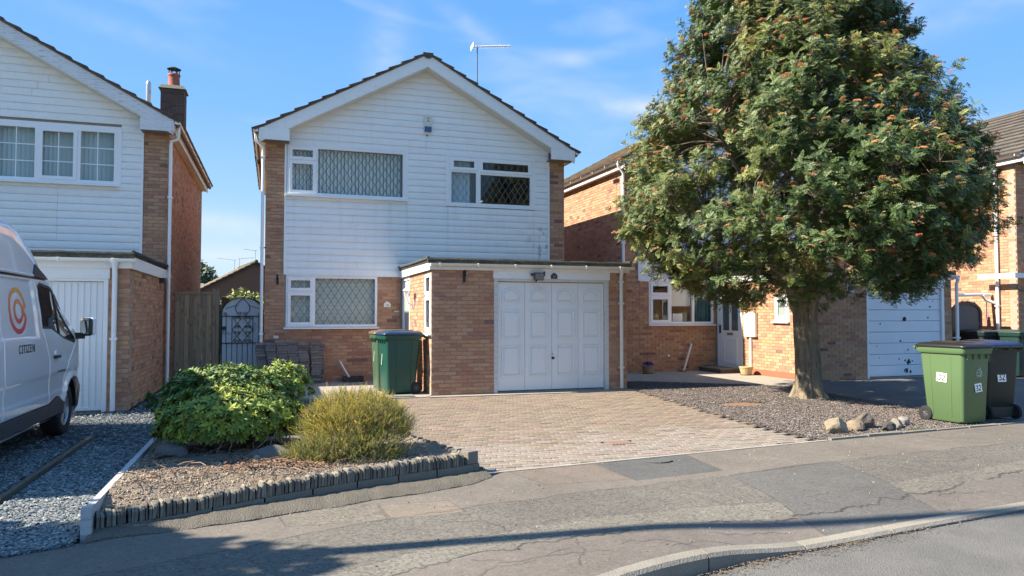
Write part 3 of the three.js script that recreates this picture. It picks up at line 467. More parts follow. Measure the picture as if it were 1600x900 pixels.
    for (let k = 8; k >= 0; k--) { const a = Math.PI + k / 8 * Math.PI; for (const [o, z] of [[0, .36], [1, -D - .2]]) gr[o].push([m(-.215) + Math.cos(a) * .049, 5.555 + Math.sin(a) * .049, z]); }
    gu.loft(gr); mesh('gutter', gu.geo(.6), gutterMat, g); mesh('gutter_end', bx(m(-.215) - .05, m(-.215) + .05, 5.5, 5.555, .361, .366), gutterMat, g);
    for (let z = .2; z > -D; z -= .8) mesh('gutter_bracket', bx(m(-.215) - .062, m(-.215) + .062, 5.49, 5.563, z - .012, z + .012), M.upvcOld, g);
  }
  mesh('roof_deck', deck.geo(), M.under, g);
  const toneGeo = new Map(); H.tiles.sort((a, b) => a.pri - b.pri); const rest = new Batch();
  H.tiles.forEach((t, i) => { if (i < tileLimit) mesh('roof_tile', new Batch().hexa(t.c8, vary(tones[t.t], .85, 1.15)).geo(), M.tile, g); else rest.hexa(t.c8, vary(tones[t.t], .8, 1.2)); });
  mesh('roof_tiles', rest.geo(), M.tile, g).userData.kind = 'stuff';
  const rg = new THREE.CylinderGeometry(.125, .125, .44, 14, 1, false, -Math.PI / 2, Math.PI); rg.rotateX(Math.PI / 2); rg.rotateZ(0);
  for (let i = 0, z = zf; z > -D - .2; i++, z -= .45) { const m = mesh('ridge_tile', rg, M.ridge, g); m.position.set(mid, top(mid) + .03, z - .22); m.scale.setScalar(1 + (i % 2) * .015); }
}
M.ridge = std([.12, .095, .08], .93, { map: tileMap, bumpMap: fineBump, bumpScale: .006 });

// a window in its own frame: u across, v up, outward +z; cells: [u0, u1, v0, v1, {sash, lattice, bars}]
function windowUnit(parent, { ax = 'z', at = 0, u0, u1, v0, v1, cells, depth = .07, sill, lead = M.lead, set = -.05, mat = M.upvc, dx = .16, dy = .25 }) {
  const w = part('window', parent); if (ax === 'z') w.position.set(0, 0, at + set); else { w.position.set(at - set, 0, 0); w.rotation.y = -Math.PI / 2; }
  const fr = extrude(poly([[u0, v0], [u1, v0], [u1, v1], [u0, v1]], cells.map(c => [[c[0], c[2]], [c[1], c[2]], [c[1], c[3]], [c[0], c[3]]])), depth - .012, .006); fr.translate(0, 0, -depth + .012); mesh('frame', fr, mat, w);
  for (const [a, b, c, d, o = {}] of cells) {
    let [p, q, r, s] = [a, b, c, d];
    if (o.sash) { const k = .052; const sg = extrude(poly([[a - .018, c - .018], [b + .018, c - .018], [b + .018, d + .018], [a - .018, d + .018]], [[[a + k, c + k], [b - k, c + k], [b - k, d - k], [a + k, d - k]]]), .03, .006); sg.translate(0, 0, -.012); mesh('sash', sg, mat, w); p += k; q -= k; r += k; s -= k; }
    const pg = new THREE.PlaneGeometry(q - p + .02, s - r + .02); pg.translate((p + q) / 2, (r + s) / 2, -.022); mesh('pane', pg, o.glass || M.glass, w);
    if (o.lattice) { const b2 = new Batch(), sl = dy / dx, hw = o.lead || lead !== M.lead ? .0042 : .0055; for (const sg of [1, -1]) for (let k = -60; k < 60; k++) { const c0 = k * dy + (o.ph || 0); let A = null, B = null; const cx = (p + q) / 2, cy = (r + s) / 2; const f = x => cy + c0 + sg * sl * (x - cx), inv = y => cx + (y - cy - c0) / (sg * sl); const xs = [p, q, inv(r), inv(s)].filter(x => x >= p - 1e-6 && x <= q + 1e-6 && f(x) >= r - 1e-6 && f(x) <= s + 1e-6).sort((m, n) => m - n); if (xs.length < 2) continue; A = [xs[0], f(xs[0])]; B = [xs[xs.length - 1], f(xs[xs.length - 1])]; if (B[0] - A[0] < .01) continue; const dl = Math.hypot(B[0] - A[0], B[1] - A[1]), nx = -(B[1] - A[1]) / dl * hw, ny = (B[0] - A[0]) / dl * hw, zf = -.018 + (sg > 0 ? .0006 : 0); b2.hexa([[A[0] + nx, A[1] + ny, zf - .002], [A[0] - nx, A[1] - ny, zf - .002], [B[0] - nx, B[1] - ny, zf - .002], [B[0] + nx, B[1] + ny, zf - .002], [A[0] + nx, A[1] + ny, zf], [A[0] - nx, A[1] - ny, zf], [B[0] - nx, B[1] - ny, zf], [B[0] + nx, B[1] + ny, zf]]); } if (b2.p.length) mesh('lead_lattice', b2.geo(), o.lead || lead, w); }
    if (o.bars) { const b2 = new Batch(); for (const x of o.bars[0]) b2.box(lerp(p, q, x) - .009, lerp(p, q, x) + .009, r, s, -.02, -.012); for (const y of o.bars[1]) b2.box(p, q, lerp(r, s, y) - .009, lerp(r, s, y) + .009, -.0195, -.0125); mesh('glazing_bars', b2.geo(), mat, w); }
  }
  if (sill) mesh('sill', new Batch().hexa([[u0 - .04, v0 - .045, .09], [u1 + .04, v0 - .045, .09], [u1 + .04, v0 - .045, -.06], [u0 - .04, v0 - .045, -.06], [u0 - .04, v0 - .018, .09], [u1 + .04, v0 - .018, .09], [u1 + .04, v0 + .001, -.06], [u0 - .04, v0 + .001, -.06]]).geo(), mat, w);
  return w;
}
function verticalBlind(parent, u0, u1, v0, v1, z, mat, turn = .58) { const b = part('vertical_blind', parent), geo = new THREE.BoxGeometry(.088, v1 - v0, .002); for (let u = u0 + .04; u < u1 - .02; u += .081) { const m = mesh('slat', geo, mat, b); m.position.set(u, (v0 + v1) / 2, z); m.rotation.y = turn + rr(-.06, .06); } }
function venetian(parent, u0, u1, v0, v1, z, mat) { const b = part('venetian_blind', parent), geo = new THREE.BoxGeometry(u1 - u0, .0015, .028); for (let v = v0; v < v1; v += .031) { const m = mesh('slat', geo, mat, b); m.position.set((u0 + u1) / 2, v, z); m.rotation.x = .95 + rr(-.05, .05); } }
function drainpipe(parent, pts, r = .034, mat = M.upvcOld, clips = []) {
  const d = part('downpipe', parent), b = new Batch(); b.tube(pts, r, 12); mesh('pipe', b.geo(), mat, d);
  for (const [x, y, z, dz = -.05, dx = 0] of clips) mesh('clip', mergeG([bx(x - r - .012, x + r + .012, y - .018, y + .018, z - r - .006, z + r + .006), bx(Math.min(x, x + dx) - .02, Math.max(x, x + dx) + .02, y - .012, y + .012, Math.min(z, z + dz), Math.max(z, z + dz))]), mat, d);
  return d;
}
function frontGutter(parent, x0, x1, y, z, mat, step = .75) {
  const d = part('gutter', parent), b = new Batch(), A = []; for (let k = 0; k <= 8; k++) { const a = Math.PI + k / 8 * Math.PI; A.push([Math.cos(a) * .056, Math.sin(a) * .056]); } for (let k = 8; k >= 0; k--) { const a = Math.PI + k / 8 * Math.PI; A.push([Math.cos(a) * .05, Math.sin(a) * .05]); }
  b.loft([x0, x1].map(x => A.map(([p, q]) => [x, y + q, z - p]))); mesh('trough', b.geo(.6), mat, d);
  for (let x = x0 + .18; x < x1; x += step) mesh('bracket', bx(x - .014, x + .014, y - .063, y + .008, z - .062, z + .063), mat, d);
  for (const x of [x0, x1]) mesh('gutter_end', bx(x - .004, x + .004, y - .055, y, z - .052, z + .052), mat, d);
}
// ---------------------------------------------------------------- middle house
function panelDoor(parent, x0, x1, y0, y1, z) {
  const d = part('garage_door', parent), n = 4, w = (x1 - x0) / n;
  for (let i = 0; i < n; i++) {
    const a = x0 + i * w + .003, b = a + w - .006; mesh('door_leaf', new RoundedBoxGeometry(b - a, y1 - y0, .03, 1, .004).translate((a + b) / 2, (y0 + y1) / 2, z - .017), M.doorPaint, d);
    const p = a + .082, q = b - .082;
    for (const [c, e, arch] of [[.27, .88, 0], [1.01, 1.58, 0], [1.72, 1.94, .075]]) {
      const out = (k) => { const s = new THREE.Shape(); s.moveTo(p + k, y0 + c + k); s.lineTo(q - k, y0 + c + k); s.lineTo(q - k, y0 + e - k); if (arch) { const m = (p + q) / 2; s.bezierCurveTo(q - k - .07, y0 + e - k, m + .1, y0 + e + arch - k, m, y0 + e + arch - k); s.bezierCurveTo(m - .1, y0 + e + arch - k, p + k + .07, y0 + e - k, p + k, y0 + e - k); } else s.lineTo(p + k, y0 + e - k); s.closePath(); return s; };
      const ring = out(0); ring.holes.push(new THREE.Path(out(.03).getPoints(8))); const rgm = new THREE.ExtrudeGeometry(ring, { depth: .012, bevelEnabled: true, bevelSize: .008, bevelThickness: .012, bevelOffset: -.008, bevelSegments: 2, curveSegments: 8 }); rgm.translate(0, 0, z - .003); mesh('panel_moulding', rgm, M.doorPaint, d);
      const rp = new THREE.ExtrudeGeometry(out(.055), { depth: .006, bevelEnabled: true, bevelSize: .02, bevelThickness: .014, bevelOffset: -.02, bevelSegments: 2, curveSegments: 8 }); rp.translate(0, 0, z - .003); mesh('raised_panel', rp, M.doorPaint, d);
    }
  }
  const h = part('handle', d); mesh('handle_plate', new THREE.CylinderGeometry(.028, .028, .008, 16).rotateX(Math.PI / 2).translate(x0 + 2 * w + .02, y0 + .62, z + .004), M.black, h); mesh('handle_lever', bx(x0 + 2 * w - .015, x0 + 2 * w + .055, y0 + .612, y0 + .628, z + .012, z + .03), M.black, h); mesh('lock', new THREE.CylinderGeometry(.011, .011, .01, 10).rotateX(Math.PI / 2).translate(x0 + 2 * w + .01, y0 + .70, z + .004), M.black, h);
  return d;
}
const scuff = tex(512, 512, (x, y) => { const v = .97 + .03 * fbm(x / 60, y / 60, 3, 8), low = 1, ed = fbm(x / 30 + 9, y / 12, 4, 17) > .74 ? .93 : 1; return [v * low * ed, v * low * ed, v * low * ed * .985]; }, { srgb: false, repeat: [.44, .47] });
M.doorPaint = std([.76, .775, .78], .38, { map: scuff });
M.framePaint = std([.70, .69, .66], .55, { map: peel });
function flatRoofGarage(H, { g0, g1, gz, door, lintelY = [2.25, 2.42], fas = [2.385, 2.49], roof = 2.57, holesL = [], holesF = [], fasciaMat = M.fascia, gutter = true, gutterMat = M.upvcOld, priF = 0, priL = 2, priR = 2, shiftF = .03, tonesL, leftU0 = 0, gutX1 }) {
  const g = H.g, [d0, d1] = door;
  H.wall('z', gz, 1, g0, g1, 0, fas[0] + .02, [[d0, d1, -.1, 2.42], ...holesF], { pri: priF, shift: shiftF });
  H.wall('x', g0, -1, leftU0, gz - .034, 0, fas[0] + .02, holesL, { pri: priL, tones: tonesL }); H.wall('x', g1, 1, .0, gz - .034, 0, fas[0] + .02, [], { pri: priR });
  mesh('garage_floor', bx(g0 + .22, g1 - .22, -.02, .03, .02, gz - .05), M.concrete, g);
  mesh('garage_ceiling', bx(g0 - .03, g1 + .03, fas[0] + .022, roof - .04, -.008 + .0, gz + .03), M.upvcOld, g);
  mesh('front_fascia', bx(g0 - .045, g1 + .04, fas[0], fas[1] + .03, gz + .031, gz + .05), fasciaMat, g);
  mesh('side_fascia', bx(g0 - .052, g0 - .032, fas[0] - .005, fas[1] + .05, .036, gz + .0505), M.upvc, g); mesh('side_fascia', bx(g1 + .032, g1 + .05, fas[0] - .005, fas[1] + .05, .036, gz + .0305), fasciaMat, g);
  // sagging felt edge
  const b = new Batch(), n = 46, R = []; for (let i = 0; i <= n; i++) { const x = lerp(g0 - .09, g1 + .07, i / n), s = .018 * (vnoise(x * 3.1, 5 + g0) - .5), t = .012 * (vnoise(x * 9, 8) - .5); R.push([[x, fas[1] + .012 + s, gz + .085 + t], [x, roof + .0 + s, gz + .095 + t], [x, roof + .035 + t, gz + .07], [x, roof + .04 + t, gz - .02], [x, roof - .03, gz - .03], [x, fas[1] + .02, gz + .045]].reverse()); }
  b.loft(R); mesh('felt_edge', b.geo(.9), M.feltMoss, g);
  mesh('roof_felt', new Batch().hexa([[g0 - .07, roof - .04, gz - .02], [g1 + .06, roof - .04, gz - .02], [g1 + .06, roof - .02, .036], [g0 - .07, roof - .02, .036], [g0 - .07, roof + .025, gz - .021], [g1 + .06, roof + .025, gz - .021], [g1 + .06, roof + .07, .036], [g0 - .07, roof + .07, .036]]).geo(), M.feltMoss, g);
  mesh('felt_roll', tubeGeo([[g0 - .075, roof + .03, gz + .07], [g0 - .075, roof + .035, gz * .5], [g0 - .075, roof + .055, .05]], .03, 8, undefined, .2), M.felt, g); mesh('felt_roll', tubeGeo([[g1 + .06, roof + .03, gz + .07], [g1 + .06, roof + .035, gz * .5], [g1 + .06, roof + .055, .05]], .03, 8, undefined, .2), M.felt, g);
  if (gutter) frontGutter(g, g0 - .05, gutX1 ?? g1 + .1, fas[1] + .01, gz + .115, gutterMat);
}
const mid = new House('detached_house', 'middle detached house with white shiplap gable, lattice windows and panelled garage door', -.2, -17.0);
{
  const H = mid, g = H.g, G0 = 3.04, GZ = 3.4;
  const hUL = [.45, 3.1, 4.22, 5.34], hUR = [4.16, 6.27, 4.17, 5.33], hGL = [.45, 2.47, 1.25, 2.40];
  shell(H, { holes: [hUL, hUR, hGL], cladMat: M.cladMid, tileLimit: 60, tileSide: 0, joints: [[2.0, 1], [2.9, 3], [2.0, 5], [4.2, 2], [5.6, 2], [5.6, 5], [1.9, 8], [4.4, 9], [3.6, 20], [1.2, 21], [5.7, 19], [2.2, 24], [3.2, 6], [5.0, 7]] });
  H.wall('z', 0, 1, .425, G0 - .035, 0, 2.40, [hGL], { pri: 1, body: false });
  flatRoofGarage(H, { g0: G0, g1: 7.13, gz: GZ, door: [4.27, 6.72], holesL: [[.05, 1.02, -.1, 2.375], [2.67, 3.32, 1.17, 2.36]], leftU0: .04 });
  // garage opening
  mesh('lintel_panel', bx(4.25, 6.74, 2.235, 2.405, GZ - .06, GZ + .028), M.fascia, g);
  const fr = extrude(poly([[4.27, 0], [4.345, 0], [4.345, 2.18], [6.635, 2.18], [6.635, 0], [6.72, 0], [6.72, 2.235], [4.27, 2.235]]), .09, .004); fr.translate(0, 0, GZ - .085); mesh('garage_frame', fr, M.framePaint, g);
  panelDoor(g, 4.35, 6.63, .045, 2.17, GZ - .045); mesh('door_seal', bx(4.35, 6.63, .005, .042, GZ - .075, GZ - .055), M.black, g);
  drainpipe(g, [[6.97, 2.47, GZ + .115], [6.97, 2.40, GZ + .11], [6.97, 2.3, GZ + .075], [6.97, 1.2, GZ + .075], [6.97, .03, GZ + .075]], .036, M.upvcOld, [[6.97, 2.2, GZ + .075], [6.97, 1.76, GZ + .075], [6.97, .45, GZ + .075]]);
  mesh('hopper', new THREE.CylinderGeometry(.075, .04, .11, 14).translate(6.97, 2.44, GZ + .115), M.upvcOld, g);
  // upstairs windows, blinds behind
  const lat = { lattice: 1 }, sl = { sash: 1, lattice: 1 };
  windowUnit(g, { u0: .45, u1: 3.1, v0: 4.22, v1: 5.34, set: .02, cells: [[.51, 1.055, 5.03, 5.285, sl], [.51, 1.055, 4.275, 4.97, sl], [1.115, 3.045, 4.275, 5.285, lat]], sill: 1 });
  windowUnit(g, { u0: 4.16, u1: 6.27, v0: 4.17, v1: 5.33, set: .015, lead: M.leadPale, cells: [[4.215, 4.83, 5.02, 5.275, { sash: 1, lattice: 1, lead: M.lead }], [4.215, 4.83, 4.22, 4.95, { lattice: 1, lead: M.lead }], [4.94, 6.215, 4.99, 5.275, sl], [4.94, 6.215, 4.22, 4.92, lat]] });
  for (const h of [hUL, hUR]) mesh('window_trim', extrude(poly([[h[0] - (h === hUL ? .0 : .075), h[2] - .05], [h[1] + .075, h[2] - .05], [h[1] + .075, h[3] + .055], [h[0] - (h === hUL ? .0 : .075), h[3] + .055]], [[[h[0] + .001, h[2] + .001], [h[1] - .001, h[2] + .001], [h[1] - .001, h[3] - .001], [h[0] + .001, h[3] - .001]]]), .028).translate(0, 0, .004), M.clad, g);
  verticalBlind(g, 1.08, 3.08, 4.24, 5.3, -.16, M.blind); verticalBlind(g, .48, 1.08, 4.24, 5.3, -.16, M.blind);
  mesh('net_curtain', new Batch().loft(Array.from({ length: 26 }, (_, i) => { const u = 4.2 + i * .021, z = -.15 + .02 * Math.sin(i * 1.4); return [[u, 4.2, z], [u, 5.3, z], [u, 5.3, z - .004], [u, 4.2, z - .004]]; })).geo(.7), M.net, g);
  mesh('curtain', new Batch().loft(Array.from({ length: 16 }, (_, i) => { const u = 4.73 + i * .012, z = -.12 + .03 * Math.sin(i * 1.2); return [[u, 4.18, z], [u, 5.32, z], [u, 5.32, z - .006], [u, 4.18, z - .006]]; })).geo(.7), std([.10, .14, .13], .95), g);
  // ground floor window
  windowUnit(g, { u0: .45, u1: 2.47, v0: 1.25, v1: 2.40, set: .0, sill: 1, cells: [[.505, 1.02, 2.075, 2.345, sl], [.505, 1.02, 1.305, 2.005, sl], [1.085, 2.415, 1.305, 2.345, lat]] });
  venetian(g, .48, 1.04, 1.29, 2.37, -.13, M.blindCream); venetian(g, 1.07, 2.44, 1.29, 2.37, -.13, M.blindCream);
  for (const u of [1.32, 1.62, 1.93, .86]) mesh('blind_tape', bx(u - .006, u + .006, 1.28, 2.37, -.112, -.110), M.blindCream, g);
  // porch side: door, side window
  windowUnit(g, { ax: 'x', at: G0, u0: 2.67, u1: 3.32, v0: 1.17, v1: 2.36, set: -.02, sill: 1, cells: [[2.73, 3.26, 1.93, 2.3, { sash: 1, lattice: 1 }], [2.73, 3.26, 1.23, 1.86, { sash: 1, lattice: 1 }]] });
  const fd = part('front_door', g); mesh('door_frame', extrude(poly([[.05, 0], [.12, 0], [.12, 2.3], [.95, 2.3], [.95, 0], [1.02, 0], [1.02, 2.375], [.05, 2.375]]), .08).applyMatrix4(new THREE.Matrix4().makeRotationY(-Math.PI / 2)).translate(G0 + .085, 0, 0), M.upvc, fd);
  mesh('door_leaf', bx(G0 + .03, G0 + .07, .05, 2.29, .125, .945), M.upvc, fd); mesh('door_glass', bx(G0 + .024, G0 + .029, 1.0, 2.15, .3, .78), phys([.55, .6, .6], .15, { clearcoat: .5 }), fd); mesh('door_handle', bx(G0 - .01, G0 + .029, 1.0, 1.15, .86, .89), M.black, fd);
  drainpipe(g, [[-.215, 5.5, .2], [-.215, 5.36, .2], [-.06, 5.22, .12], [-.06, 5.1, .09], [-.06, 2.5, .09], [-.06, .05, .09]], .034, M.upvc, [[-.06, 5.0, .09, 0, .07], [-.06, 3.0, .09, 0, .07], [-.06, 1.1, .09, 0, .07]]);
  mesh('cable_box', bx(.2, .3, 1.0, 1.06, .002, .02), M.upvcOld, g);
  H.finishBricks(300);
}
// things fixed to the middle house
{
  const t = thing('alarm_box', 'white burglar alarm box with blue lower half on the shiplap gable', 'alarm box', [3.42, 5.86, -16.972]);
  const s = poly([[-.085, 0], [.085, 0], [.085, .36], [.06, .39], [-.06, .39], [-.085, .36]]); mesh('cover', extrude(s, .05, .012, 2).translate(0, .005, .013), std([.62, .62, .52], .5), t);
  mesh('strobe', new RoundedBoxGeometry(.175, .125, .07, 2, .02).translate(.005, .06, .048), phys([.012, .06, .22], .2, { clearcoat: .6 }), t);
  const lab = canvasTex(128, 160, (c, w, h) => { c.fillStyle = '#d8d8c4'; c.fillRect(0, 0, w, h); c.fillStyle = '#3b4038'; c.fillRect(18, 10, 92, 16); c.fillRect(52, 34, 24, 22); c.fillRect(56, 62, 16, 14); c.fillRect(30, 80, 66, 9); c.fillRect(18, 100, 92, 12); });
  mesh('label_plate', new THREE.PlaneGeometry(.11, .15).translate(.01, .26, .0775), std(0xffffff, .6, { map: lab }), t);
  tag(mesh('cable_gland', new THREE.SphereGeometry(.018, 10, 8).translate(3.415, 5.78, -16.97), M.black), 'small black cable gland on the cladding below the alarm box', 'gland');
}
{
  const t = thing('floodlight', 'grey security floodlight with motion sensor above the panelled garage door', 'floodlight', [4.95, 2.31, -13.57]);
  mesh('housing', new RoundedBoxGeometry(.2, .145, .07, 2, .012).translate(0, 0, .11).applyMatrix4(new THREE.Matrix4().makeRotationX(.25)), std([.05, .055, .06], .5), t);
  mesh('lens', new THREE.PlaneGeometry(.17, .115).translate(0, 0, .147).applyMatrix4(new THREE.Matrix4().makeRotationX(.25)), phys([.16, .19, .2], .12, { clearcoat: .6 }), t);
  mesh('bracket', mergeG([bx(-.13, -.108, -.015, .03, .0, .13), bx(-.19, -.12, .025, .035, .06, .075), bx(.105, .12, -.02, .07, .06, .14)]), M.black, t);
  mesh('sensor_arm', bx(-.05, -.02, -.1, -.06, .01, .1), M.black, t); mesh('sensor', new THREE.SphereGeometry(.034, 14, 10).translate(-.035, -.115, .1), M.black, t); mesh('sensor_eye', new THREE.SphereGeometry(.017, 10, 8).translate(-.03, -.125, .125), M.white, t);
}
function numberPlate(name, label, text, pos, dark, w = .14, turn = 0) {
  const t = thing(name, label, 'plaque', pos, null, turn); const s = new THREE.Shape(); s.moveTo(-w / 2, 0); s.lineTo(w / 2, 0); s.lineTo(w / 2, w * .5); s.bezierCurveTo(w * .35, w * .5, w * .3, w * .82, 0, w * .82); s.bezierCurveTo(-w * .3, w * .82, -w * .35, w * .5, -w / 2, w * .5); s.closePath();
  mesh('plate', new THREE.ExtrudeGeometry(s, { depth: .008, bevelEnabled: true, bevelSize: .004, bevelThickness: .004, bevelOffset: -.004, bevelSegments: 1, curveSegments: 8 }), std(dark ? [.04, .04, .045] : [.72, .72, .68], .5), t);
  const k = canvasTex(128, 96, (c) => { c.fillStyle = dark ? '#33343a' : '#dedcd4'; c.fillRect(0, 0, 128, 96); c.fillStyle = dark ? '#b9b5ac' : '#26282c'; c.font = 'bold 78px serif'; c.textAlign = 'center'; c.textBaseline = 'middle'; c.fillText(text, 64, 50); });
  mesh('number', new THREE.PlaneGeometry(w * .6, w * .45).translate(0, w * .33, .0135), std(0xffffff, .6, { map: k }), t);
}
numberPlate('house_number', 'white arched number plaque reading 34 on brick beside the porch', '34', [2.5, 1.70, -17.0], false, .16);
numberPlate('garage_number', 'dark arched number plaque reading 34 above the panelled garage door', '34', [5.31, 2.245, -13.568], true, .14);
{ const t = canvasTex(160, 40, (c) => { c.fillStyle = '#d9cfae'; c.fillRect(0, 0, 160, 40); c.fillStyle = '#4a4436'; c.font = 'italic bold 24px serif'; c.textAlign = 'center'; c.textBaseline = 'middle'; for (let i = 0; i < 9; i++) c.fillRect(14 + i * 15, 12 + (i % 3) * 3, 9, 14 - (i % 2) * 5); });
  const n = thing('name_plate', 'small cream name plate on brick beside the porch door', 'plate', [2.72, 1.60, -17.0]); mesh('plate', bx(-.06, .06, -.016, .016, 0, .008), std([.6, .55, .42], .6), n); mesh('lettering', new THREE.PlaneGeometry(.115, .028).translate(0, 0, .0095), std(0xffffff, .6, { map: t }), n); }
{ // white lantern on the porch wall
  const t = thing('wall_lantern', 'white coach lantern on a curved bracket beside the porch door', 'lantern', [2.838, 1.86, -15.36]), b = new Batch();
  b.tube([[0, -.08, 0], [-.06, -.12, 0], [-.12, -.1, 0], [-.16, -.03, 0], [-.16, .02, 0]], [.012, .013, .013, .012, .012], 8); mesh('bracket', b.geo(), M.white, t); mesh('wall_plate', bx(-.015, 0, -.16, .0, -.03, .03), M.white, t); mesh('bracket_plate', bx(-.012, 0, .02, .14, .09, .11), M.iron, t);
  const gl = new THREE.CylinderGeometry(.075, .05, .15, 6, 1, true); mesh('glass', gl.translate(-.16, .1, 0), phys([.9, .92, .92], .1, { transmission: .9, thickness: 0 }), t);
  const fb = new Batch(); for (let i = 0; i < 6; i++) { const a = i / 6 * 6.283; fb.tube([[-.16 + Math.sin(a) * .05, .025, Math.cos(a) * .05], [-.16 + Math.sin(a) * .075, .175, Math.cos(a) * .075]], .006, 5); } mesh('cage', fb.geo(), M.white, t);
  mesh('cap', new THREE.CylinderGeometry(.02, .105, .07, 6).translate(-.16, .21, 0), M.white, t); mesh('finial', new THREE.SphereGeometry(.014, 8, 6).translate(-.16, .255, 0), M.white, t);
}
function hangingBracket(label, pos) { // dark iron hook with a glass drop
  const t = thing('iron_bracket', label, 'bracket', pos), b = new Batch(); b.tube([[0, .12, .004], [0, -.1, .004]], .012, 6); b.tube([[0, .08, .01], [0, .12, .07], [0, .09, .13], [0, .03, .13], [0, .0, .09]], .009, 6); b.tube([[0, -.06, .01], [.0, -.03, .06], [0, .02, .1]], .007, 6); mesh('hook', b.geo(), M.iron, t); mesh('bulb', new THREE.SphereGeometry(.02, 10, 8).translate(.03, .06, .1), M.steel, t); mesh('back_plate', bx(-.025, .025, -.11, .1, 0, .008), M.iron, t);
}
hangingBracket('dark iron basket bracket on the brick garage front', [3.47, 2.26, -13.6]); hangingBracket('dark iron basket bracket on the corner brickwork above the stacked pavers', [.07, 2.30, -17.0]);
function aerial(label, pos, turn, h, len, n, mat = M.steel, group) {
  const t = thing('tv_aerial', label, 'aerial', pos, group, turn), b = new Batch(); b.tube([[0, 0, 0], [0, h, 0]], .013, 7); mesh('mast', b.geo(), std([.06, .06, .065], .5), t);
  const y = b => h - .04 + b * .13; mesh('boom', new Batch().tube([[-.12, y(0), 0], [len, y(len), 0]], .018, 6).geo(), mat, t);
  const d = new Batch(); for (let i = 0; i < n; i++) { const x = -.1 + (len + .08) * i / (n - 1); d.tube([[x, y(x), -.16 + i * .003], [x, y(x), .16 - i * .003]], .006, 4); } mesh('elements', d.geo(), mat, t); return t;
}
{ const a = aerial('white television aerial on a thin mast above the middle roof', [4.93, 7.3, -18.0], -.06, 1.18, .88, 15, std([.72, .74, .74], .5)); mesh('reflector', new Batch().box(-.14, -.125, 1.08, 1.2, -.2, .2).geo(), std([.72, .74, .74], .5), a); }
// drain, stack of pavers
{
  const t = thing('waste_pipe', 'short white waste pipe slanting from the brick wall into a black gully', 'waste pipe', [1.52, 0, -17.0]);
  mesh('pipe', tubeGeo([[-.08, .46, .0], [-.08, .46, .05], [-.06, .42, .08], [.12, .1, .12]], .026, 10), M.upvcOld, t); mesh('gully', mergeG([bx(-.02, .42, .012, .13, .03, .07), bx(-.02, .42, .012, .13, .26, .30), bx(-.02, .02, .012, .13, .07, .26), bx(.38, .42, .012, .13, .07, .26), bx(.02, .38, .012, .05, .07, .26)]), M.darkPlastic, t);
}
{
  const tones = [[.21, .20, .198], [.25, .225, .215], [.16, .155, .16], [.22, .2, .2], [.28, .235, .22]], geo = tones.map((c, i) => { const b = new Batch(); b.add(new RoundedBoxGeometry(.21, .058, .1, 1, .006), null, c); return b.geo(); });
  const pm = std([1, 1, 1], .93, { vertexColors: true, map: grain, bumpMap: fineBump, bumpScale: .004 }), put = (x, y, z, turn, t) => { const m = mesh('block_paver', geo[t], pm); m.position.set(x, y, z); m.rotation.set(rr(-.02, .02), turn + rr(-.04, .04), rr(-.025, .025)); tag(m, 'charcoal concrete block paver in the stack beside the garden gate', 'block paver', 'block pavers stacked against the house wall'); };
  for (let c = 0; c < 6; c++) for (let r = 0; r < 15; r++) { const end = c === 5; put(-.24 + c * .222 + (r > 9 ? -.03 : 0) + (r % 5 === 0 ? .015 : 0) + (end ? .03 : 0) + rr(-.008, .008), .012 + .03 + r * .0605, -16.70 + rr(-.03, .03) + (c < 1 ? -.05 : 0), 0, Math.floor(rnd() * 5)); }
  for (let r = 0; r < 14; r++) put(1.03 + rr(-.006, .006), .042 + r * .0605, -16.86 + rr(-.01, .01), Math.PI / 2, Math.floor(rnd() * 5));
}
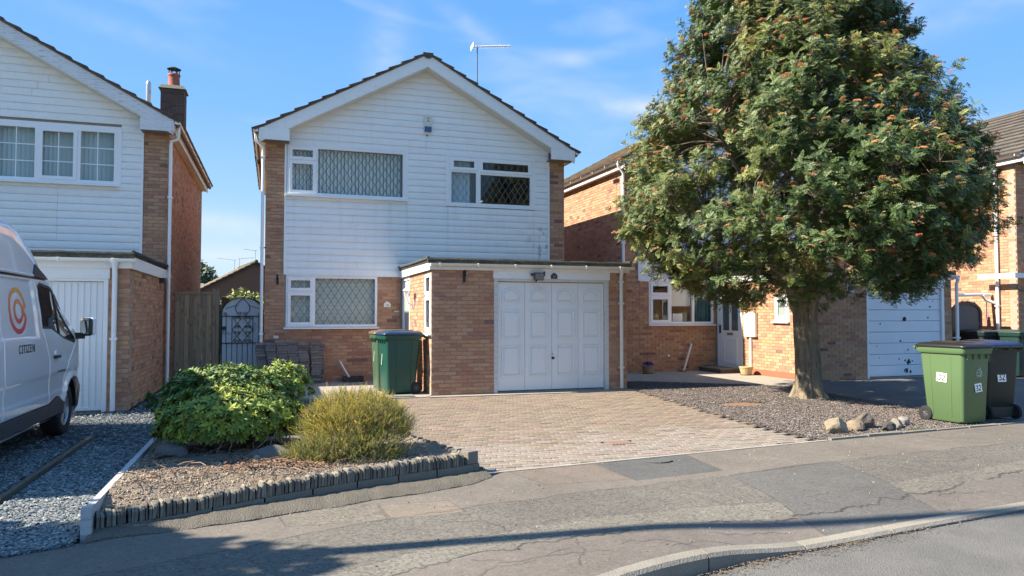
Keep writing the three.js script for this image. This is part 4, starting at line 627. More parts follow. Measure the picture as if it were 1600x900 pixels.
// ---------------------------------------------------------------- right neighbour
const right = new House('neighbour_house', 'brick house behind the tree with white slatted garage door and half glazed front door', 8.75, -17.3);
{
  const H = right, g = H.g, G0 = 2.8, G1 = 7.31, GZ = 3.4, hW = [.72, 2.7, 1.27, 2.40];
  const hU = [.6, 2.9, 4.2, 5.3], hV = [4.2, 6.3, 4.2, 5.3];
  shell(H, { holes: [hW, hU, hV], tileSide: -1, tileLimit: 290, tones: [[.17, .135, .10], [.15, .115, .085], [.20, .155, .115], [.13, .10, .08], [.19, .16, .10]], sideL: 3, sideR: 9 });
  for (const h of [hU, hV]) { windowUnit(g, { u0: h[0], u1: h[1], v0: h[2], v1: h[3], set: .02, sill: 1, cells: [[h[0] + .06, h[0] + .7, h[2] + .06, h[3] - .06, { sash: 1 }], [h[0] + .78, h[1] - .06, h[2] + .06, h[3] - .06, {}]] }); verticalBlind(g, h[0] + .05, h[1] - .05, h[2] + .03, h[3] - .03, -.16, M.blind); }
  H.wall('z', 0, 1, .425, G0 - .035, 0, 2.40, [hW], { pri: 2, body: false });
  flatRoofGarage(H, { g0: G0, g1: G1, gz: GZ, door: [4.66, 7.07], holesL: [[.04, 1.16, -.1, 2.2], [2.42, 2.96, 1.37, 2.0]], holesF: [[4.11, 4.33, 2.05, 2.24]], leftU0: .04, priF: 1, priL: 0, priR: 9 });
  mesh('plinth', bx(G0 - .012, G0 + .02, 0, .15, 1.16, GZ + .01), std([.36, .13, .075], .9, { map: grain }), g);
  mesh('lintel_panel', bx(4.64, 7.09, 2.235, 2.405, GZ - .06, GZ + .028), M.fascia, g);
  const fr = extrude(poly([[4.66, 0], [4.72, 0], [4.72, 2.18], [6.99, 2.18], [6.99, 0], [7.07, 0], [7.07, 2.235], [4.66, 2.235]]), .09, .004); fr.translate(0, 0, GZ - .085); mesh('garage_frame', fr, M.upvc, g);
  // slatted door with flaking paint
  const gd = part('garage_door', g), spots = [[.50, .66, .03], [.52, .06, .05], [.57, .045, .028], [.49, .05, .02], [.55, .155, .05], [.50, .175, .02], [.60, .165, .016], [.42, .19, .02], [.54, .29, .02], [.50, .27, .012], [.44, .395, .02], [.02, .395, .014], [.17, .59, .02], [.83, .66, .018], [.86, .785, .022], [.90, .85, .012], [.15, .21, .012], [.12, .34, .01]];
  const rust = tex(512, 512, (i, j) => { const u = i / 512, v = j / 512; let f = 0; for (const [a, b, r] of spots) { if (r === .03) continue; const d = Math.hypot(u - a, v - b) / (r * .55); f = Math.max(f, sstep(1.1, .75, d + (fbm(u * 70, v * 70, 3) - .5) * 1.5)); } const n = .97 + .03 * fbm(i / 40, j / 40, 3); return [lerp(n, .16, f), lerp(n, .15, f), lerp(n, .15, f)]; }, { clampEdges: true });
  const rm = std([.76, .79, .83], .45, { map: rust });
  for (let r = 0; r < 8; r++) { const y0 = .04 + r * .267, y1 = y0 + .261, b = new Batch(), z = GZ - .05, uv = (x, y) => [(x - 4.725) / 2.26, (y - .04) / 2.136]; const pr = [[y0, z - .012], [y0 + .008, z], [y1 - .012, z], [y1, z - .012]]; for (let k = 0; k < 3; k++) { const A = [4.725, pr[k][0], pr[k][1]], B = [6.985, pr[k][0], pr[k][1]], C = [6.985, pr[k + 1][0], pr[k + 1][1]], D = [4.725, pr[k + 1][0], pr[k + 1][1]]; b.quad(A, B, C, D, [1, 1, 1], [A, B, C, D].map(q => uv(q[0], q[1]))); } b.box(4.726, 6.984, y0, y1, z - .03, z - .013); mesh('door_slat', b.geo(), rm, gd); }
  mesh('handle', mergeG([new THREE.CylinderGeometry(.055, .055, .01, 8).rotateX(Math.PI / 2).translate(5.855, 1.42, GZ - .043), bx(5.84, 5.87, 1.38, 1.46, GZ - .038, GZ - .01)]), std([.06, .065, .06], .6), gd);
  drainpipe(g, [[7.42, 2.49, GZ + .115], [7.42, 2.38, GZ + .1], [7.42, 2.28, GZ + .06], [7.42, .04, GZ + .06]], .04, M.upvc, [[7.42, .95, GZ + .06, -.08, -.1]]); mesh('gutter_outlet', new THREE.CylinderGeometry(.07, .045, .1, 12).translate(7.36, 2.45, GZ + .115), M.upvc, g);
  windowUnit(g, { u0: 4.11, u1: 4.33, v0: 2.05, v1: 2.24, at: GZ, set: -.02, cells: [[4.14, 4.30, 2.08, 2.21, {}]] });
  windowUnit(g, { u0: .72, u1: 2.7, v0: 1.27, v1: 2.40, set: 0, sill: 1, cells: [[.78, 1.33, 2.06, 2.34, { sash: 1 }], [.78, 1.33, 1.33, 1.98, { sash: 1 }], [1.40, 2.03, 1.33, 2.34, {}], [2.1, 2.64, 1.33, 2.34, {}]] });
  mesh('roller_blind', bx(1.38, 2.05, 1.75, 2.36, -.13, -.127), M.blindCream, g); mesh('curtain', new Batch().loft(Array.from({ length: 22 }, (_, i) => { const u = 2.2 + i * .02, z = -.14 + .03 * Math.sin(i * 1.3); return [[u, 1.28, z], [u, 2.38, z], [u, 2.38, z - .006], [u, 1.28, z - .006]]; })).geo(.7), std([.08, .16, .17], .9), g); mesh('ornament', new THREE.IcosahedronGeometry(.12, 1).translate(1.0, 1.45, -.2), std([.5, .33, .12], .7), g); mesh('window_box', bx(1.55, 1.85, 1.3, 1.55, -.3, -.2), M.white, g);
  windowUnit(g, { ax: 'x', at: G0, u0: 2.42, u1: 2.96, v0: 1.37, v1: 2.0, set: -.02, sill: 1, cells: [[2.49, 2.89, 1.44, 1.93, { sash: 1, glass: phys([.5, .58, .55], .35, { transmission: .5, thickness: 0 }) }]] });
  // half glazed door facing the porch
  const fd = part('front_door', g), rot = new THREE.Matrix4().makeRotationY(-Math.PI / 2);
  mesh('door_frame', extrude(poly([[.04, 0], [.11, 0], [.11, 2.13], [1.09, 2.13], [1.09, 0], [1.16, 0], [1.16, 2.2], [.04, 2.2]]), .08).applyMatrix4(rot).translate(G0 + .07, 0, 0), M.upvc, fd);
  mesh('door_leaf', extrude(poly([[.115, .06], [1.085, .06], [1.085, 2.125], [.115, 2.125]], [[[.25, 1.1], [.56, 1.1], [.56, 2.0], [.25, 2.0]], [[.64, 1.1], [.95, 1.1], [.95, 2.0], [.64, 2.0]]]), .05, .004).applyMatrix4(rot).translate(G0 + .06, 0, 0), M.upvc, fd);
  for (const u of [.25, .64]) mesh('pane', new THREE.PlaneGeometry(.31, .9).applyMatrix4(rot).translate(G0 + .035, 1.55, u + .155), phys([.25, .3, .3], .1, { transmission: .6, thickness: 0 }), fd);
  const fr2 = poly([[.27, .2], [.93, .2], [.93, .92], [.27, .92]]); fr2.holes.push(new THREE.Path([[.36, .29], [.84, .29], [.84, .83], [.36, .83]].map(q => new THREE.Vector2(...q)))); mesh('panel_moulding', extrude(fr2, .012, .005).applyMatrix4(rot).translate(G0 + .01, 0, 0), M.upvc, fd);
  mesh('letter_plate', bx(G0 - .004, G0 + .008, .98, 1.04, .47, .73), std([.45, .33, .12], .35, { metalness: .8 }), fd); mesh('door_handle', bx(G0 - .035, G0 + .008, 1.02, 1.24, .165, .19), M.black, fd); mesh('threshold', bx(G0 - .06, G0 + .08, .055, .08, .05, 1.15), M.upvc, fd);
  // meter box with cable duct
  const mb = part('meter_box', g); mesh('box', new RoundedBoxGeometry(.09, .62, .46, 2, .015).translate(G0 - .046, 1.27, 1.56), std([.72, .70, .6], .5), mb); mesh('duct', bx(G0 - .05, G0 - .002, .15, .96, 1.5, 1.57), M.upvcOld, mb);
  drainpipe(g, [[-.215, 5.5, .1], [-.215, 5.42, .1], [-.05, 5.25, .07], [-.05, 5.1, .06], [-.05, .05, .06]], .036, M.upvc, [[-.05, 3.4, .06, 0, .06], [-.05, .62, .06, 0, .06]]);
  mesh('door_entry_lamp', bx(2.62, 2.70, 1.9, 2.05, .003, .03), M.black, g);
  H.finishBricks(300);
  const lamp = thing('bulkhead_lamp', 'white oval wall lamp above the meter box on sunlit brick', 'wall lamp', [11.549, 2.03, -15.78]); mesh('base', new THREE.CylinderGeometry(.085, .09, .03, 20).rotateZ(Math.PI / 2).scale(1, 1.5, 1).translate(-.016, 0, 0), std([.5, .48, .42], .5), lamp); mesh('cover', new THREE.SphereGeometry(.07, 16, 10).scale(.6, 1.5, 1).translate(-.04, 0, 0), std([.68, .67, .6], .3), lamp);
  const st = thing('door_step', 'dark brick doorstep below the half glazed front door', 'doorstep', [11.2, 0, -16.7]); for (let i = 0; i < 5; i++) mesh('brick', bx(-.28, .27, .02, .11, -.5 + i * .2, -.305 + i * .2, [1, 1, 1]), std([.13, .10, .09], .9, { map: grain }), st); mesh('tread', bx(-.3, .29, .111, .135, -.52, .5), std([.22, .2, .18], .9, { map: concMap }), st);
  const wp = thing('waste_pipe', 'cream waste pipe leaning from the neighbour wall down to the path', 'waste pipe', [10.38, .018, -17.28]); mesh('pipe', tubeGeo([[.32, .70, .0], [.32, .70, .06], [.29, .68, .09], [0, .02, .2]], .028, 10), M.upvcOld, wp); mesh('gully', new THREE.CylinderGeometry(.12, .12, .015, 16).translate(-.06, .008, .2), M.darkPlastic, wp);
  const vent = thing('wall_vent', 'small round white vent in the neighbour brick wall', 'vent', [10.05, .42, -17.297]); mesh('cap', new THREE.SphereGeometry(.035, 12, 8).scale(1, 1, .5), M.white, vent); mesh('collar', bx(-.1, .06, -.04, -.02, 0, .006), std([.2, .07, .05], .9), vent);
}
aerial('grey television aerial on the roof behind the tree crown', [13.0, 7.4, -19.5], .15, 1.9, .8, 11);
// ---------------------------------------------------------------- left neighbour
const left = new House('left_house', 'left house with white shiplap gable, terracotta chimney pot and ribbed garage door', -9.3, -16.9);
{
  const H = left, g = H.g, G0 = 3.0, G1 = 7.1, GZ = 3.9, hU = [3.97, 6.17, 4.22, 5.37];
  shell(H, { holes: [hU], cladX: [.42, 6.64], tileLimit: 40, sideR: 1.5, sideL: 9, bargeMat: M.peeling, joints: [[5.8, 28], [5.3, 26], [4.9, 25], [4.7, 24], [4.6, 23], [5.1, 9], [5.1, 10], [5.1, 8], [5.1, 7], [5.1, 6], [5.1, 5], [5.1, 4]] });
  flatRoofGarage(H, { g0: G0, g1: G1, gz: GZ, door: [4.5, 6.8], priF: 0, priR: 1, priL: 9, fas: [2.27, 2.41], roof: 2.50, gutterMat: M.upvc });
  mesh('lintel_panel', bx(4.48, 6.82, 2.10, 2.285, GZ - .06, GZ + .028), M.fascia, g); 
  const fr = extrude(poly([[4.5, 0], [4.57, 0], [4.57, 2.06], [6.73, 2.06], [6.73, 0], [6.8, 0], [6.8, 2.1], [4.5, 2.1]]), .09, .004); fr.translate(0, 0, GZ - .085); mesh('garage_frame', fr, M.upvc, g);
  const gd = part('garage_door', g), rb = bx(-.028, .028, .04, 2.05, 0, .016); mesh('door_panel', bx(4.575, 6.725, .03, 2.055, GZ - .08, GZ - .05), M.doorPaint, gd); for (let x = 4.62; x < 6.7; x += .09) { const m = mesh('door_rib', rb, M.doorPaint, gd); m.position.set(x, 0, GZ - .0505); }
  mesh('door_edge', bx(4.57, 6.73, .028, .075, GZ - .05, GZ - .02), M.doorPaint, gd);
  for (const [x, y] of [[5.9, 1.75], [6.3, 1.25], [6.1, .9]]) mesh('stud', new THREE.SphereGeometry(.014, 8, 6).translate(x, y, GZ - .035), M.darkPlastic, gd);
  drainpipe(g, [[6.90, 2.38, GZ + .115], [6.90, 2.3, GZ + .1], [6.90, 2.2, GZ + .075], [6.90, .02, GZ + .075]], .038, M.upvc, [[6.90, 1.15, GZ + .075]]); mesh('hopper', new THREE.CylinderGeometry(.08, .042, .1, 14).translate(6.90, 2.36, GZ + .115), M.upvc, g);
  const cell = (a, b) => [a, b, 4.29, 5.30, { sash: a > 4.6 && a < 5, bars: [[.5], [1 / 3, 2 / 3]] }]; windowUnit(g, { ...{ u0: hU[0], u1: hU[1], v0: hU[2], v1: hU[3] }, set: .03, sill: 1, cells: [cell(4.03, 4.68), cell(4.77, 5.42), cell(5.50, 6.11)] });
  mesh('window_trim', extrude(poly([[hU[0] - .08, hU[2] - .05], [hU[1] + .08, hU[2] - .05], [hU[1] + .08, hU[3] + .06], [hU[0] - .08, hU[3] + .06]], [[[hU[0] + .001, hU[2] + .001], [hU[1] - .001, hU[2] + .001], [hU[1] - .001, hU[3] - .001], [hU[0] + .001, hU[3] - .001]]]), .028).translate(0, 0, .004), M.upvc, g);
  verticalBlind(g, 4.0, 6.15, 4.24, 5.33, -.16, std([.50, .58, .58], .85), .5);
  drainpipe(g, [[7.345, 5.5, .15], [7.345, 5.36, .15], [7.33, 5.24, .12], [7.2, 5.2, .08], [7.19, 5.1, .07], [7.19, .05, .07]], .034, M.upvc, [[7.19, 4.0, .07, 0, -.06], [7.19, 2.33, .07, 0, -.06]]);
  // chimney stack with pot and cowl
  const c = part('chimney', g); const cb = new Batch(); for (let r = 0; r < 34; r++) { const y0 = 4.62 + r * .075; for (const [ax, a, b, f] of [['z', 6.56, 7.1, -2.9], ['x', -3.44, -2.9, 7.1]]) for (let k = 0; k < 3; k++) { const p = lerp(a, b, k / 3) + (r % 2 && k ? -.08 : 0) + .005, q = lerp(a, b, (k + 1) / 3) + (r % 2 && k < 2 ? -.08 : 0) - .005, t = vary([.13, .085, .07], .7, 1.25); ax === 'z' ? cb.box(p, q, y0 + .005, y0 + .07, f - .02, f + .002, t) : cb.box(f - .02, f + .002, y0 + .005, y0 + .07, p, q - .002, t); } } mesh('stack_bricks', cb.geo(), M.brick, c); mesh('stack', bx(6.56, 7.09, 4.6, 7.17, -3.44, -2.91), M.mortar, c);
  mesh('capping', new Batch().hexa([[6.51, 7.17, -2.85], [7.15, 7.17, -2.85], [7.15, 7.17, -3.49], [6.51, 7.17, -3.49], [6.58, 7.27, -2.92], [7.08, 7.27, -2.92], [7.08, 7.27, -3.42], [6.58, 7.27, -3.42]]).geo(), std([.15, .15, .12], .95), c);
  const lp = [[.17, 0], [.165, .05], [.14, .08], [.13, .3], [.15, .31], [.15, .36], [.125, .36]].map(q => new THREE.Vector2(...q)); mesh('chimney_pot', new THREE.LatheGeometry(lp, 20).translate(6.83, 7.25, -3.17), std([.33, .11, .07], .85), c);
  const cw = new Batch(); for (let i = 0; i < 6; i++) { const a = i / 6 * 6.28; cw.tube([[6.83 + Math.cos(a) * .12, 7.6, -3.17 + Math.sin(a) * .12], [6.83 + Math.cos(a) * .12, 7.74, -3.17 + Math.sin(a) * .12]], .012, 5); } mesh('cowl_cage', cw.geo(), M.iron, c); mesh('cowl_cap', new THREE.CylinderGeometry(.05, .17, .06, 18).translate(6.83, 7.77, -3.17), M.iron, c);
  mesh('flue', mergeG([new THREE.CylinderGeometry(.06, .06, .9, 14).translate(6.26, 6.85, -3.1), new THREE.CylinderGeometry(.035, .06, .06, 14).translate(6.26, 7.33, -3.1)]), M.steel, g);
  mesh('vent_outlet', bx(7.102, 7.2, 2.18, 2.27, .5, .75), M.darkPlastic, g);
  H.finishBricks(300);
}
// ---------------------------------------------------------------- house at the right edge
const far = new House('end_house', 'brick house beyond the lattice gate with sunlit side wall and dark tiled roof', 17.8, -13.5);
{
  const H = far, g = H.g; shell(H, { holes: [], tileSide: -1, tileLimit: 290, tones: [[.12, .105, .09], [.10, .09, .08], [.14, .12, .10], [.11, .10, .085]], sideL: 0, sideR: 9, pierPri: 1 });
  H.wall('z', 0, 1, .425, 3, 0, 2.4, [[.75, 2.0, -.1, 2.3]], { pri: 2, body: false });
  drainpipe(g, [[-.215, 5.5, -.5], [-.215, 5.4, -.5], [-.06, 5.25, -.5], [-.06, 5.1, -.5], [-.06, .1, -.5]], .04, M.upvc, [[-.06, 3.9, -.5, 0, .06], [-.06, 1.75, -.5, 0, .06]]);
  const cp = part('porch_canopy', g); mesh('beam', bx(-.35, 3.2, 2.44, 2.56, .14, .2), M.upvc, cp); mesh('beam_return', bx(-.35, -.3, 2.44, 2.56, -.8, .139), M.upvc, cp); mesh('canopy_roof', new Batch().hexa([[.35, 2.562, .62], [3.2, 2.562, .62], [3.2, 2.562, .04], [.35, 2.562, .04], [.35, 2.62, .62], [3.2, 2.62, .62], [3.2, 3.0, .04], [.35, 3.0, .04]]).geo(), M.ridge, cp);
  mesh('porch_door', bx(.76, 1.99, 0, 2.29, -.2, -.12), std([.05, .04, .035], .6), g);
  H.finishBricks(300);
}
// ---------------------------------------------------------------- van (its own frame: x out to the seen flank, y up, z forward = world -z)
{
  const van = thing('van', 'white high roof van with orange and red ring logo parked on the slate drive', 'van', [-3.425, 0, -8.95], null, Math.PI);
  // after the half turn: world x = -3.425 - x, world z = -8.95 - z; so local z is metres ahead of the seats, the seen flank is local -x
  const F = -1;   // sign of the seen flank
  const zl = wz => -8.95 - wz;    // world z to local
  const paint = phys([.82, .83, .84], .28, { clearcoat: 1, clearcoatRoughness: .04, map: null }), trim = std([.055, .06, .068], .6), seam = .010;
  const half = y => { const t = [[.25, .90], [.35, .945], [.6, .972], [.9, .978], [1.2, .968], [1.5, .94], [1.8, .905], [1.93, .88], [1.99, .80]]; let k = 0; while (k < t.length - 2 && t[k + 1][0] < y) k++; const a = t[k], b = t[k + 1]; return lerp(a[1], b[1], fade(clamp((y - a[0]) / (b[0] - a[0]))) * .5 + clamp((y - a[0]) / (b[0] - a[0])) * .5); };
  const zNose = zl(-11.6), zTail = zl(-7.2), archC = [zl(-10.68), .345], archR = .405, rearC = [zl(-7.62), .345];
  // outline of the side view (z, y)
  const outline = [[zTail, .28], [zTail, 1.9], [zTail + .05, 1.98], [zl(-9.75), 1.985], [zl(-9.95), 1.955], [zl(-10.15), 1.87], [zl(-10.6), 1.565], [zl(-11.0), 1.265], [zl(-11.25), 1.13], [zl(-11.5), .95], [zNose, .72], [zNose, .42], [zNose - .06, .25], [zl(-11.15), .23], [zl(-10.2), .30]];
  const sdPoly = (p, x, y) => { let d = 1e9, s = 1; for (let i = 0, j = p.length - 1; i < p.length; j = i++) { const ex = p[j][0] - p[i][0], ey = p[j][1] - p[i][1], wx = x - p[i][0], wy = y - p[i][1], t = clamp((wx * ex + wy * ey) / (ex * ex + ey * ey)), bx_ = wx - ex * t, by = wy - ey * t; d = Math.min(d, bx_ * bx_ + by * by); const c1 = y >= p[i][1], c2 = y < p[j][1], c3 = ex * wy > ey * wx; if ((c1 && c2 && c3) || (!c1 && !c2 && !c3)) s = -s; } return s * Math.sqrt(d); };   // negative inside
  const win = [[zl(-9.47), 1.38], [zl(-9.42), 1.86], [zl(-9.55), 1.905], [zl(-9.95), 1.865], [zl(-10.12), 1.79], [zl(-10.55), 1.48], [zl(-10.83), 1.20], [zl(-10.78), 1.17], [zl(-10.3), 1.24], [zl(-9.8), 1.37]];
  const seg = (a, b, x, y) => { const ex = b[0] - a[0], ey = b[1] - a[1], t = clamp(((x - a[0]) * ex + (y - a[1]) * ey) / (ex * ex + ey * ey)); return Math.hypot(x - a[0] - ex * t, y - a[1] - ey * t); };
  const seams = [[[zl(-9.72), .32], [zl(-9.70), .6]], [[zl(-9.70), .6], [zl(-9.69), 1.0]], [[zl(-9.69), 1.0], [zl(-9.42), 1.45]], [[zl(-9.42), 1.45], [zl(-9.36), 1.9]], [[zl(-8.2), .32], [zl(-8.2), 1.93]], [[zl(-10.42), .35], [zl(-10.30), .72]], [[zl(-10.30), .72], [zl(-10.5), .95]], [[zl(-10.5), .95], [zl(-10.86), 1.18]]];
  const cladLine = z => z < zl(-9.72) ? .50 : lerp(.50, .56, clamp((z - zl(-9.72)) / .3)) - .12 * sstep(zl(-10.1), zl(-10.36), z);
  const depthAt = (z, y) => {
    let x = half(y) - .02 * sstep(zl(-10.9), zl(-11.2), z) - .34 * Math.pow(clamp((z - zl(-11.0)) / .62), 2.2) - .25 * Math.pow(clamp((y - 1.25) / .75), 1.2) * sstep(zl(-9.9), zl(-10.9), z);
    // recessed upper side panel, belt crease, wheel lip, seams
    const rec = Math.min(sstep(1.27, 1.325, y + .04 * clamp(z - zl(-8.9), 0, .3)), sstep(zl(-9.33), zl(-9.25), z + .10 * (y - 1.5)), sstep(1.925, 1.89, y)); x -= .018 * rec;
    x -= .010 * sstep(.86, .80, y) * sstep(.60, .66, y); x += .012 * Math.exp(-(((y - 1.0) / .05) ** 2)) * sstep(zl(-10.2), zl(-9.9), -z + zl(-10.2) + zl(-9.9)) * 0;
    for (const c of [archC, rearC]) { const d = Math.hypot(z - c[0], y - c[1]); x += .03 * sstep(archR + .11, archR, d) * (y > .2 ? 1 : 0); }
    for (const [a, b] of seams) { const d = seg(a, b, z, y); if (d < .016) x -= seam * sstep(.014, .005, d); }
    const dc = Math.abs(y - cladLine(z)); if (z < zl(-10.35) && dc < .01) x -= .006 * (1 - dc / .01);
    return x;
  };
  function skin(keep, step, off = 0, sign = F, z0 = zTail, z1 = zNose, y0 = .22, y1 = 2.0) {   // keep(z, y) > 0 is kept; edges are cut exactly
    const b = { p: [], i: [] }, map = new Map(), nz = Math.ceil((z1 - z0) / step), ny = Math.ceil((y1 - y0) / step);
    const V = (z, y) => { const k = Math.round(z * 2e4) + '_' + Math.round(y * 2e4); if (!map.has(k)) { map.set(k, b.p.length / 3); b.p.push(sign * (depthAt(z, y) + off), y, z); } return map.get(k); };
    const cut = poly_ => { const o = []; for (let i = 0; i < poly_.length; i++) { const A = poly_[i], B = poly_[(i + 1) % poly_.length]; if (A[2] >= 0) o.push(A); if ((A[2] >= 0) !== (B[2] >= 0)) { const t = A[2] / (A[2] - B[2]); o.push([lerp(A[0], B[0], t), lerp(A[1], B[1], t), 0]); } } return o; };
    for (let i = 0; i < nz; i++) for (let j = 0; j < ny; j++) { const q = [[i, j], [i + 1, j], [i + 1, j + 1], [i, j + 1]].map(([a, c]) => { const z = z0 + (z1 - z0) * a / nz, y = y0 + (y1 - y0) * c / ny; return [z, y, keep(z, y)]; }); if (q.every(v => v[2] < 0)) continue; const o = q.every(v => v[2] >= 0) ? q : cut(q); for (let k = 1; k + 1 < o.length; k++) { const id = [V(o[0][0], o[0][1]), V(o[k][0], o[k][1]), V(o[k + 1][0], o[k + 1][1])]; sign > 0 ? b.i.push(id[0], id[2], id[1]) : b.i.push(...id); } }
    const g = new THREE.BufferGeometry(); g.setAttribute('position', new THREE.BufferAttribute(new Float32Array(b.p), 3)); g.setIndex(b.i); g.computeVertexNormals(); const uv = new Float32Array(b.p.length / 3 * 2); for (let k = 0; k < uv.length / 2; k++) { uv[2 * k] = b.p[3 * k + 2]; uv[2 * k + 1] = b.p[3 * k + 1]; } g.setAttribute('uv', new THREE.BufferAttribute(uv, 2)); return g;
  }
  const arch = (z, y) => Math.min(Math.hypot(z - archC[0], y - archC[1]), Math.hypot(z - rearC[0], y - rearC[1])) - archR;
  const bodyKeep = (z, y) => Math.min(-sdPoly(outline, z, y), arch(z, y), sdPoly(win, z, y), z < zl(-10.33) ? y - cladLine(z) : 1);
  const cladKeep = (z, y) => Math.min(-sdPoly(outline, z, y), arch(z, y), cladLine(z) - .004 - y, y - .335, zl(-10.34) - z);
  const sillKeep = (z, y) => Math.min(-sdPoly(outline, z, y), arch(z, y), .328 - y, zl(-10.3) - z);
  mesh('side_panel', skin(bodyKeep, .0105), paint, van); mesh('side_panel', skin(bodyKeep, .06, 0, -F), paint, van);
  mesh('side_cladding', skin(cladKeep, .03, .008), trim, van); mesh('side_cladding', skin(cladKeep, .06, .008, -F), trim, van);
  mesh('sill', skin(sillKeep, .04, -.01), std([.42, .43, .44], .5), van);
  const glassV = phys([.08, .10, .105], .03, { transmission: .75, thickness: 0, clearcoat: 1 });
  const dw = part('door_window', van); mesh('pane', skin((z, y) => -sdPoly(win, z, y) - .028, .03, -.012), glassV, dw); mesh('window_seal', skin((z, y) => { const s = sdPoly(win, z, y); return Math.min(-s + .004, s + .03); }, .018, -.004), M.black, dw);
  mesh('quarter_bar', (() => { const b = new Batch(), a = [zl(-10.15), 1.27], c = [zl(-10.12), 1.78]; b.hexa([[F * (depthAt(a[0], a[1]) - .0), a[1], a[0] - .02], [F * (depthAt(a[0], a[1]) - .0), a[1], a[0] + .02], [F * (depthAt(a[0], a[1]) - .03), a[1], a[0] + .02], [F * (depthAt(a[0], a[1]) - .03), a[1], a[0] - .02], [F * (depthAt(c[0], c[1]) - .0), c[1], c[0] - .02], [F * (depthAt(c[0], c[1]) - .0), c[1], c[0] + .02], [F * (depthAt(c[0], c[1]) - .03), c[1], c[0] + .02], [F * (depthAt(c[0], c[1]) - .03), c[1], c[0] - .02]]); return b.geo(); })(), M.black, dw);
  mesh('door_window', skin((z, y) => -sdPoly(win, z, y), .06, -.01, -F), glassV, van);
  // front: bonnet, windscreen, nose, roof edge bridging the two flanks
  const strip = (pts, bulge, n = 12) => { const b = new Batch(), R = pts.map(([z, y]) => Array.from({ length: n + 1 }, (_, k) => { const t = k / n * 2 - 1, w = depthAt(z, y) - .004; return [t * w, y + bulge[1] * (1 - t * t), z + bulge[0] * (1 - t * t)]; })); b.loft(R, undefined, false, false); return b.geo(.6); };
  mesh('windscreen', strip([[zl(-9.95), 1.955], [zl(-10.15), 1.87], [zl(-10.6), 1.565], [zl(-11.0), 1.265]], [.16, .02]), glassV, van);
  mesh('bonnet', strip([[zl(-11.0), 1.265], [zl(-11.25), 1.13], [zl(-11.5), .95]], [.16, .02]), paint, van);
  mesh('bumper', strip([[zl(-11.5), .95], [zNose, .72], [zNose, .42], [zNose - .06, .25]], [.14, 0]), paint, van);
  mesh('roof', strip([[zTail, 1.98], [zl(-8.0), 1.985], [zl(-9.75), 1.985], [zl(-9.95), 1.955]], [0, .03]), paint, van);
  mesh('rear_doors', strip([[zTail, .28], [zTail, 1.1], [zTail, 1.98]], [-.03, 0]), paint, van);
  mesh('floor_pan', bx(-.86, .86, .3, .36, zTail + .05, zNose - .2), M.black, van);
  mesh('bulkhead', bx(-.85, .85, .36, 1.95, zl(-9.32), zl(-9.29)), M.darkPlastic, van);
  for (const x of [-.5, .45]) { const s = part('seat', van); mesh('cushion', new RoundedBoxGeometry(.5, .16, .5, 2, .05).translate(x, .85, zl(-9.75)), std([.05, .05, .055], .9), s); mesh('backrest', new RoundedBoxGeometry(.5, .68, .14, 2, .05).translate(x, 1.2, zl(-9.48)), std([.05, .05, .055], .9), s); mesh('headrest', new RoundedBoxGeometry(.26, .18, .1, 2, .04).translate(x, 1.64, zl(-9.46)), std([.05, .05, .055], .9), s); }
  mesh('dashboard', new RoundedBoxGeometry(1.6, .3, .45, 2, .08).translate(0, 1.08, zl(-10.75)), M.black, van); const sw = new THREE.TorusGeometry(.18, .016, 8, 24); sw.rotateX(-.5); mesh('steering_wheel', sw.translate(-.45, 1.2, zl(-10.35)), M.black, van);
  // raised roof moulding
  const top = z => { const w = -8.95 - z; return w > -8.7 ? 2.54 : lerp(2.54, 1.99, Math.pow(clamp((-8.7 - w) / 1.12), 1.7)); }, RR = [];
  for (let i = 0; i <= 40; i++) { const z = lerp(zTail + .02, zl(-9.8), i / 40), h = top(z), r = []; const hh = Math.max(.02, h - 1.97), e = i === 0 ? .93 : 1; const prof = [[.878, 0], [.876, .12], [.862, .5], [.846, .8], [.82, .9], [.76, .965], [.58, .995], [.3, 1]]; for (const [x, t] of prof) r.push([-x * e, 1.965 + hh * t, z]); r.push([0, 1.965 + hh * 1.005, z]); for (const [x, t] of prof.slice().reverse()) r.push([x * e, 1.965 + hh * t, z]); RR.push(r); }
  mesh('high_roof', new Batch().loft(RR, undefined, false, true).geo(.8), paint, van);
  const jr = new Batch(); jr.tube([[F * .885, 1.975, zTail + .05], [F * .887, 1.978, zl(-8.4)], [F * .885, 1.972, zl(-9.3)]], .017, 8); mesh('roof_rail', jr.geo(), paint, van);
  mesh('roof_corner_cap', new Batch().hexa([[F * .895, 1.945, zl(-9.86)], [F * .895, 1.965, zl(-9.32)], [F * .6, 1.975, zl(-9.32)], [F * .6, 1.975, zl(-9.9)], [F * .885, 1.99, zl(-9.78)], [F * .88, 2.10, zl(-9.42)], [F * .6, 2.20, zl(-9.42)], [F * .6, 2.04, zl(-9.78)]]).geo(), M.darkPlastic, van);
  mesh('marker_light', new RoundedBoxGeometry(.05, .09, .24, 2, .02).translate(F * .86, 2.42, zl(-8.02)), phys([.45, .02, .02], .25, { clearcoat: .6 }), van);
